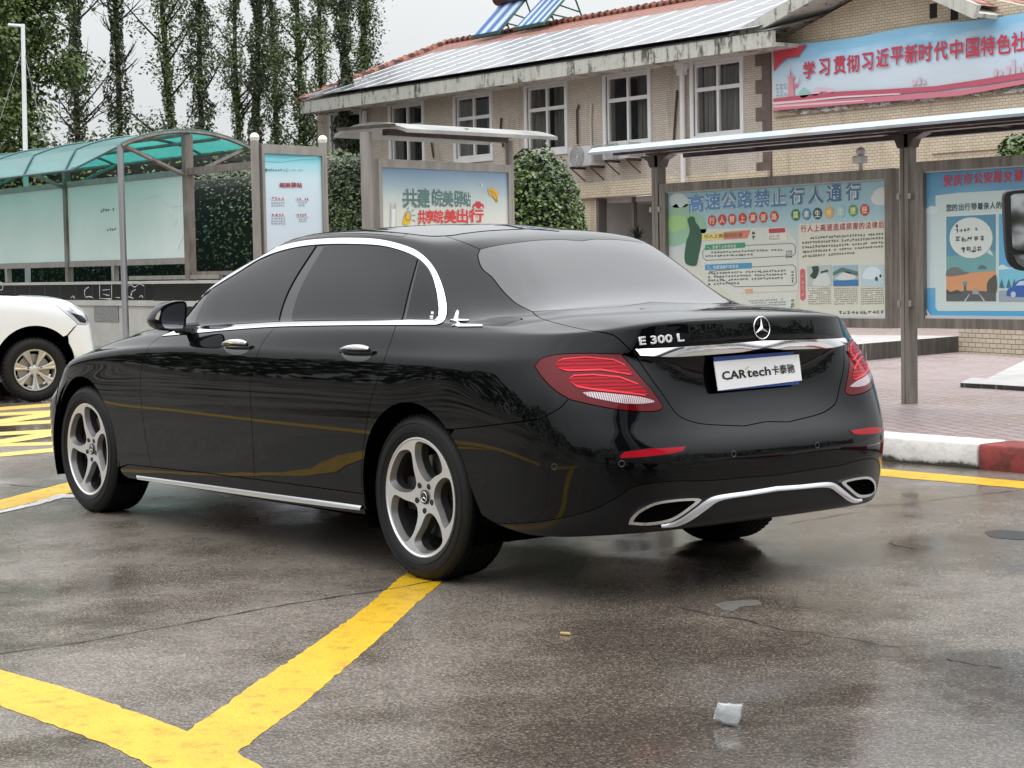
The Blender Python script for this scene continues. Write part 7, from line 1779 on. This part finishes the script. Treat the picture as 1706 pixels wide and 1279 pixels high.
me=bpy.data.meshes.new('body_shell'); me.from_pydata(vs,[],fs); obj('body_shell',me,M_VOID,suv)
for xc in (0,-2.35):
    for sg in (1,-1):
        vs=[(xc+.425*math.cos(R(a)),sg*y,.36+.425*math.sin(R(a))) for a in np.linspace(-15,195,24) for y in (.3,.82)]; fs=[(2*k,2*k+1,2*k+3,2*k+2) for k in range(23)]
        b=MB().add(vs,fs); b.add([vs[2*k] for k in range(24)],[tuple(range(24))]); b.build('wheel_housing',M_VOID,suv)
M_SUVRIM=mat('silver_wheel',(.55,.55,.54),.4,.8)
TRS=.322
def suv_wheel():
    w=empty('wheel',(0,0,TRS)); w.parent=suv
    ty=MB(); ty.lathe([(.205,.07),(.215,.09),(.245,.105),(.285,.105),(.308,.09),(TRS,.07),(TRS,.03),(TRS-.008,.028),(TRS-.008,.02),(TRS,.018),(TRS,-.07),(.30,-.1),(.2,-.08)],56)
    for k in range(48): ty.box((TRS-.01,.062,-.007),(TRS+.003,.088,.007),0,Matrix.Rotation(2*math.pi*k/48,4,'Y'))
    ty.build('tyre',M_TYRE,w,40)
    b=MB(); b.lathe([(.211,.085),(.207,.098),(.197,.097),(.192,.085),(.185,.0),(.2,-.07)],56); 
    b.lathe([(.001,.078),(.030,.078),(.05,.07),(.058,.06)],28)
    ri=b.build('rim',M_SUVRIM,w,40)
    sb=MB()
    for k in range(7):
        a=2*math.pi*k/7+.22
        for da in (-.13,.13):
            pts=[((.045+ (.155)*q)*math.cos(a+da*(.35+.65*q)),.068+.022*q,(.045+.155*q)*math.sin(a+da*(.35+.65*q))) for q in np.linspace(0,1,5)]
            sb.tube(pts,[.013,.012,.0125,.015,.018],6)
        pts=[((.04+.16*q)*math.cos(a),.060+.016*q,(.04+.16*q)*math.sin(a)) for q in (0,.5,1)]; sb.tube(pts,[.014,.016,.02],6)
    sb.build('spokes',M_SUVRIM,ri,50)
    nb=MB()
    for k in range(5):
        a=2*math.pi*k/5+.3; nb.lathe([(.001,.086),(.008,.086),(.009,.07)],10,T=Matrix.Translation((.068*math.cos(a),0,.068*math.sin(a))))
    nb.build('wheel_nuts',M_BLACK,ri); MB().lathe([(.06,.02),(.16,.02),(.16,0)],32).build('brake_disc',M_DISC,w)
    return w
w0_=suv_wheel()
w0_.location=(0,-.72,TRS); w0_.rotation_euler=(0,0,math.pi)
for (x,y,rz) in ((0,.72,0),(-2.35,-.72,math.pi),(-2.35,.72,0)):
    c=copy_tree(w0_,suv); c.location=(x,y,TRS); c.rotation_euler=(0,0,rz)

# ================================================================== TRUCK just outside the frame, its mirror reaching in
mc=at_d(1693,382,5.2); HY=-46
a=R(HY); hd=np.array([math.cos(a),math.sin(a),0]); rt=np.array([math.sin(a),-math.cos(a),0])
trk=empty('truck',(float(mc[0]),float(mc[1]),0),a,'lorry standing outside the frame whose black door mirror reaches in at right','truck')
def tl(p):                                              # world -> truck local (x ahead, y left)
    d=np.array(p)-np.array([mc[0],mc[1],0]); return (float(d@hd),float(-(d@rt)),float(d[2]))
def atT(px,py,ahead=0.0): return at_plane(px,py,mc+hd*ahead,hd)
mo_=[(1672,330),(1674,321),(1680,317),(1706,314),(1738,312),(1744,318),(1746,380),(1742,440),(1728,452),(1706,451),(1692,447),(1682,437),(1677,420),(1674,380)]
O_=[tl(atT(*p)) for p in crom(mo_+mo_[:1],3)[:-1]]; c=np.mean(O_,0); n=len(O_); vs=[];fs=[]
for dx,s_ in ((0,.97),(.008,1),(.05,1),(.085,.85),(.10,.5)):
    for p in O_: q=c+(np.array(p)-c)*s_; vs.append((p[0]+dx,q[1],q[2]))
for r_ in range(4):
    for i in range(n): fs.append((r_*n+i,r_*n+(i+1)%n,(r_+1)*n+(i+1)%n,(r_+1)*n+i))
fs+= [tuple(range(n)),tuple(range(4*n,5*n))]
mir=MB().add(vs,fs,0,True).build('mirror',M_BLACK,trk)
M_MIRR=mat('mirror_silver',(.55,.56,.57),.03,1.0)
for pts,nm in (([(1684,326),(1690,323),(1735,320),(1738,400),(1735,417),(1695,417),(1687,412),(1685,380)],'mirror_glass'),([(1687,424),(1736,423),(1733,438),(1722,446),(1706,446),(1695,438)],'wide_angle_glass')):
    P=[tl(atT(*p,-.004)) for p in pts]; MB().add(P,[tuple(range(len(P)))]).build(nm,M_MIRR,mir,None)
b=MB(); mcl=tl(mc); b.tube([(mcl[0]+.05,mcl[1]-.02,mcl[2]+.06),(mcl[0]+.09,mcl[1]-.16,mcl[2]+.30),(mcl[0]+.02,mcl[1]-.42,mcl[2]+.34)],.016,8); b.tube([(mcl[0]+.05,mcl[1]-.02,mcl[2]-.08),(mcl[0]+.09,mcl[1]-.16,mcl[2]-.22),(mcl[0]+.02,mcl[1]-.42,mcl[2]-.24)],.016,8); b.build('mirror_arm',M_BLACK,mir)
M_TRK=paint('pale_truck_paint',(.45,.46,.47),.3)
by=mcl[1]-.40
b=MB(); b.box((-1.75,by-1.75,.45),(.30,by,2.15),bev=.10); b.build('cab',M_TRK,trk,30)
b=MB(); b.box((-1.05,by-.01,1.25),(.02,by+.006,1.95)); b.build('side_window',M_GLASSDARK,trk); b=MB(); b.box((.295,by-1.5,1.5),(.306,by-.25,1.95)); b.build('windshield',M_GLASSDARK,trk)
b=MB(); b.box((-5.2,by-1.8,.75),(-1.85,by+.02,1.25)); b.box((-5.2,by-1.3,.5),(-1.7,by-.5,.75)); b.build('cargo_bed',M_TRK,trk)
wt=empty('wheel',(-.75,by-.14,.39)); wt.parent=trk
MB().lathe([(.2,.1),(.26,.12),(.36,.11),(.39,.08),(.39,-.08),(.36,-.11),(.2,-.1)],40).build('tyre',M_TYRE,wt); MB().lathe([(.001,.04),(.1,.05),(.12,.02),(.19,.02),(.205,.1)],32).build('rim',M_SUVRIM,wt)
for (x,y,rz) in ((-.75,by-1.6,math.pi),(-4.2,by-.14,0),(-4.2,by-1.6,math.pi)):
    c_=copy_tree(wt,trk); c_.location=(x,y,.39); c_.rotation_euler=(0,0,rz)
for y in (by-.2,by-1.5): MB().box((.28,y-.13,.62),(.315,y+.13,.80),bev=.02).build('headlight',M_LAMP,trk)

# ================================================================== LITTER
M_CLEAR,t,b=new_mat('crumpled_clear_plastic'); setp(b,color=(.92,.94,.95),rough=.08,trans=.86,ior=1.32)
cpos=at_z(1213,1207,0); e=.064
b=MB(); prof=[(.0,.0),(.022,.002),(.027,.025),(.030,.028),(.031,.045),(.038,.066),(.0395,.069),(.037,.068),(.029,.046),(.026,.028),(.020,.006)]
T=Matrix.Translation((0,0,.030))@Matrix.Rotation(R(128),4,'Z')@Matrix.Rotation(R(-14),4,'X')
b.lathe([(r,y-.035) for r,y in prof],28,T=T)
b.v=[(x+.002*math.sin(z*300+y*120),y+.002*math.sin(x*280),max(z,.004)) for x,y,z in b.v]
cup=b.build('plastic_cup',M_CLEAR); cup.location=v3((cpos[0],cpos[1],0)); tag(cup,'small crumpled clear plastic cup lying on the wet tarmac','cup')
lp=at_z(950,1059,0); b=MB(); b.tube([(0,0,.006),(.012,.006,.006),(.034,.014,.006)],[.005,.006,.005],8); o=b.build('cigarette_butt',mat('tan_filter',(.42,.30,.10),.7)); o.location=v3((lp[0],lp[1],.0)); tag(o,'tiny tan cigarette butt on the tarmac behind the rear wheel','litter')

# ================================================================== tree belts added out of view to darken the reflections in the car
def far_row(name,p0,p1,h,n,seed,label):
    r=np.random.default_rng(seed); u=r.uniform(0,1,n); P0,P1=np.array(p0,float),np.array(p1,float)
    base=P0[None]*(1-u[:,None])+P1[None]*u[:,None]
    top=h*(.62+.25*fbm(np.stack([u*30,u*0,u*0],1),1.0,seed)+.12*fbm(np.stack([u*120,u*0,u*0],1),1.0,seed+1))
    z=np.abs(r.uniform(0,1,n))**.8*top; P=np.stack([base[:,0]+r.normal(0,1.5,n),base[:,1]+r.normal(0,1.5,n),z],1)
    o=obj(name,leaves_mesh(name,P,np.tile([0,0,1.],(n,1)),1.3,.7,1.0),M_IVY); tag(o,label,'trees',kind='stuff'); return o
far_row('reflection_wood',(-60,52),(210,40),14,11000,3,'added belt of dark trees out of view, for reflections in the sedan side')
far_row('reflection_wood',(-70,-150),(-62,70),25,9500,5,'added belt of dark trees out of view, darkening reflections in the sedan rear')
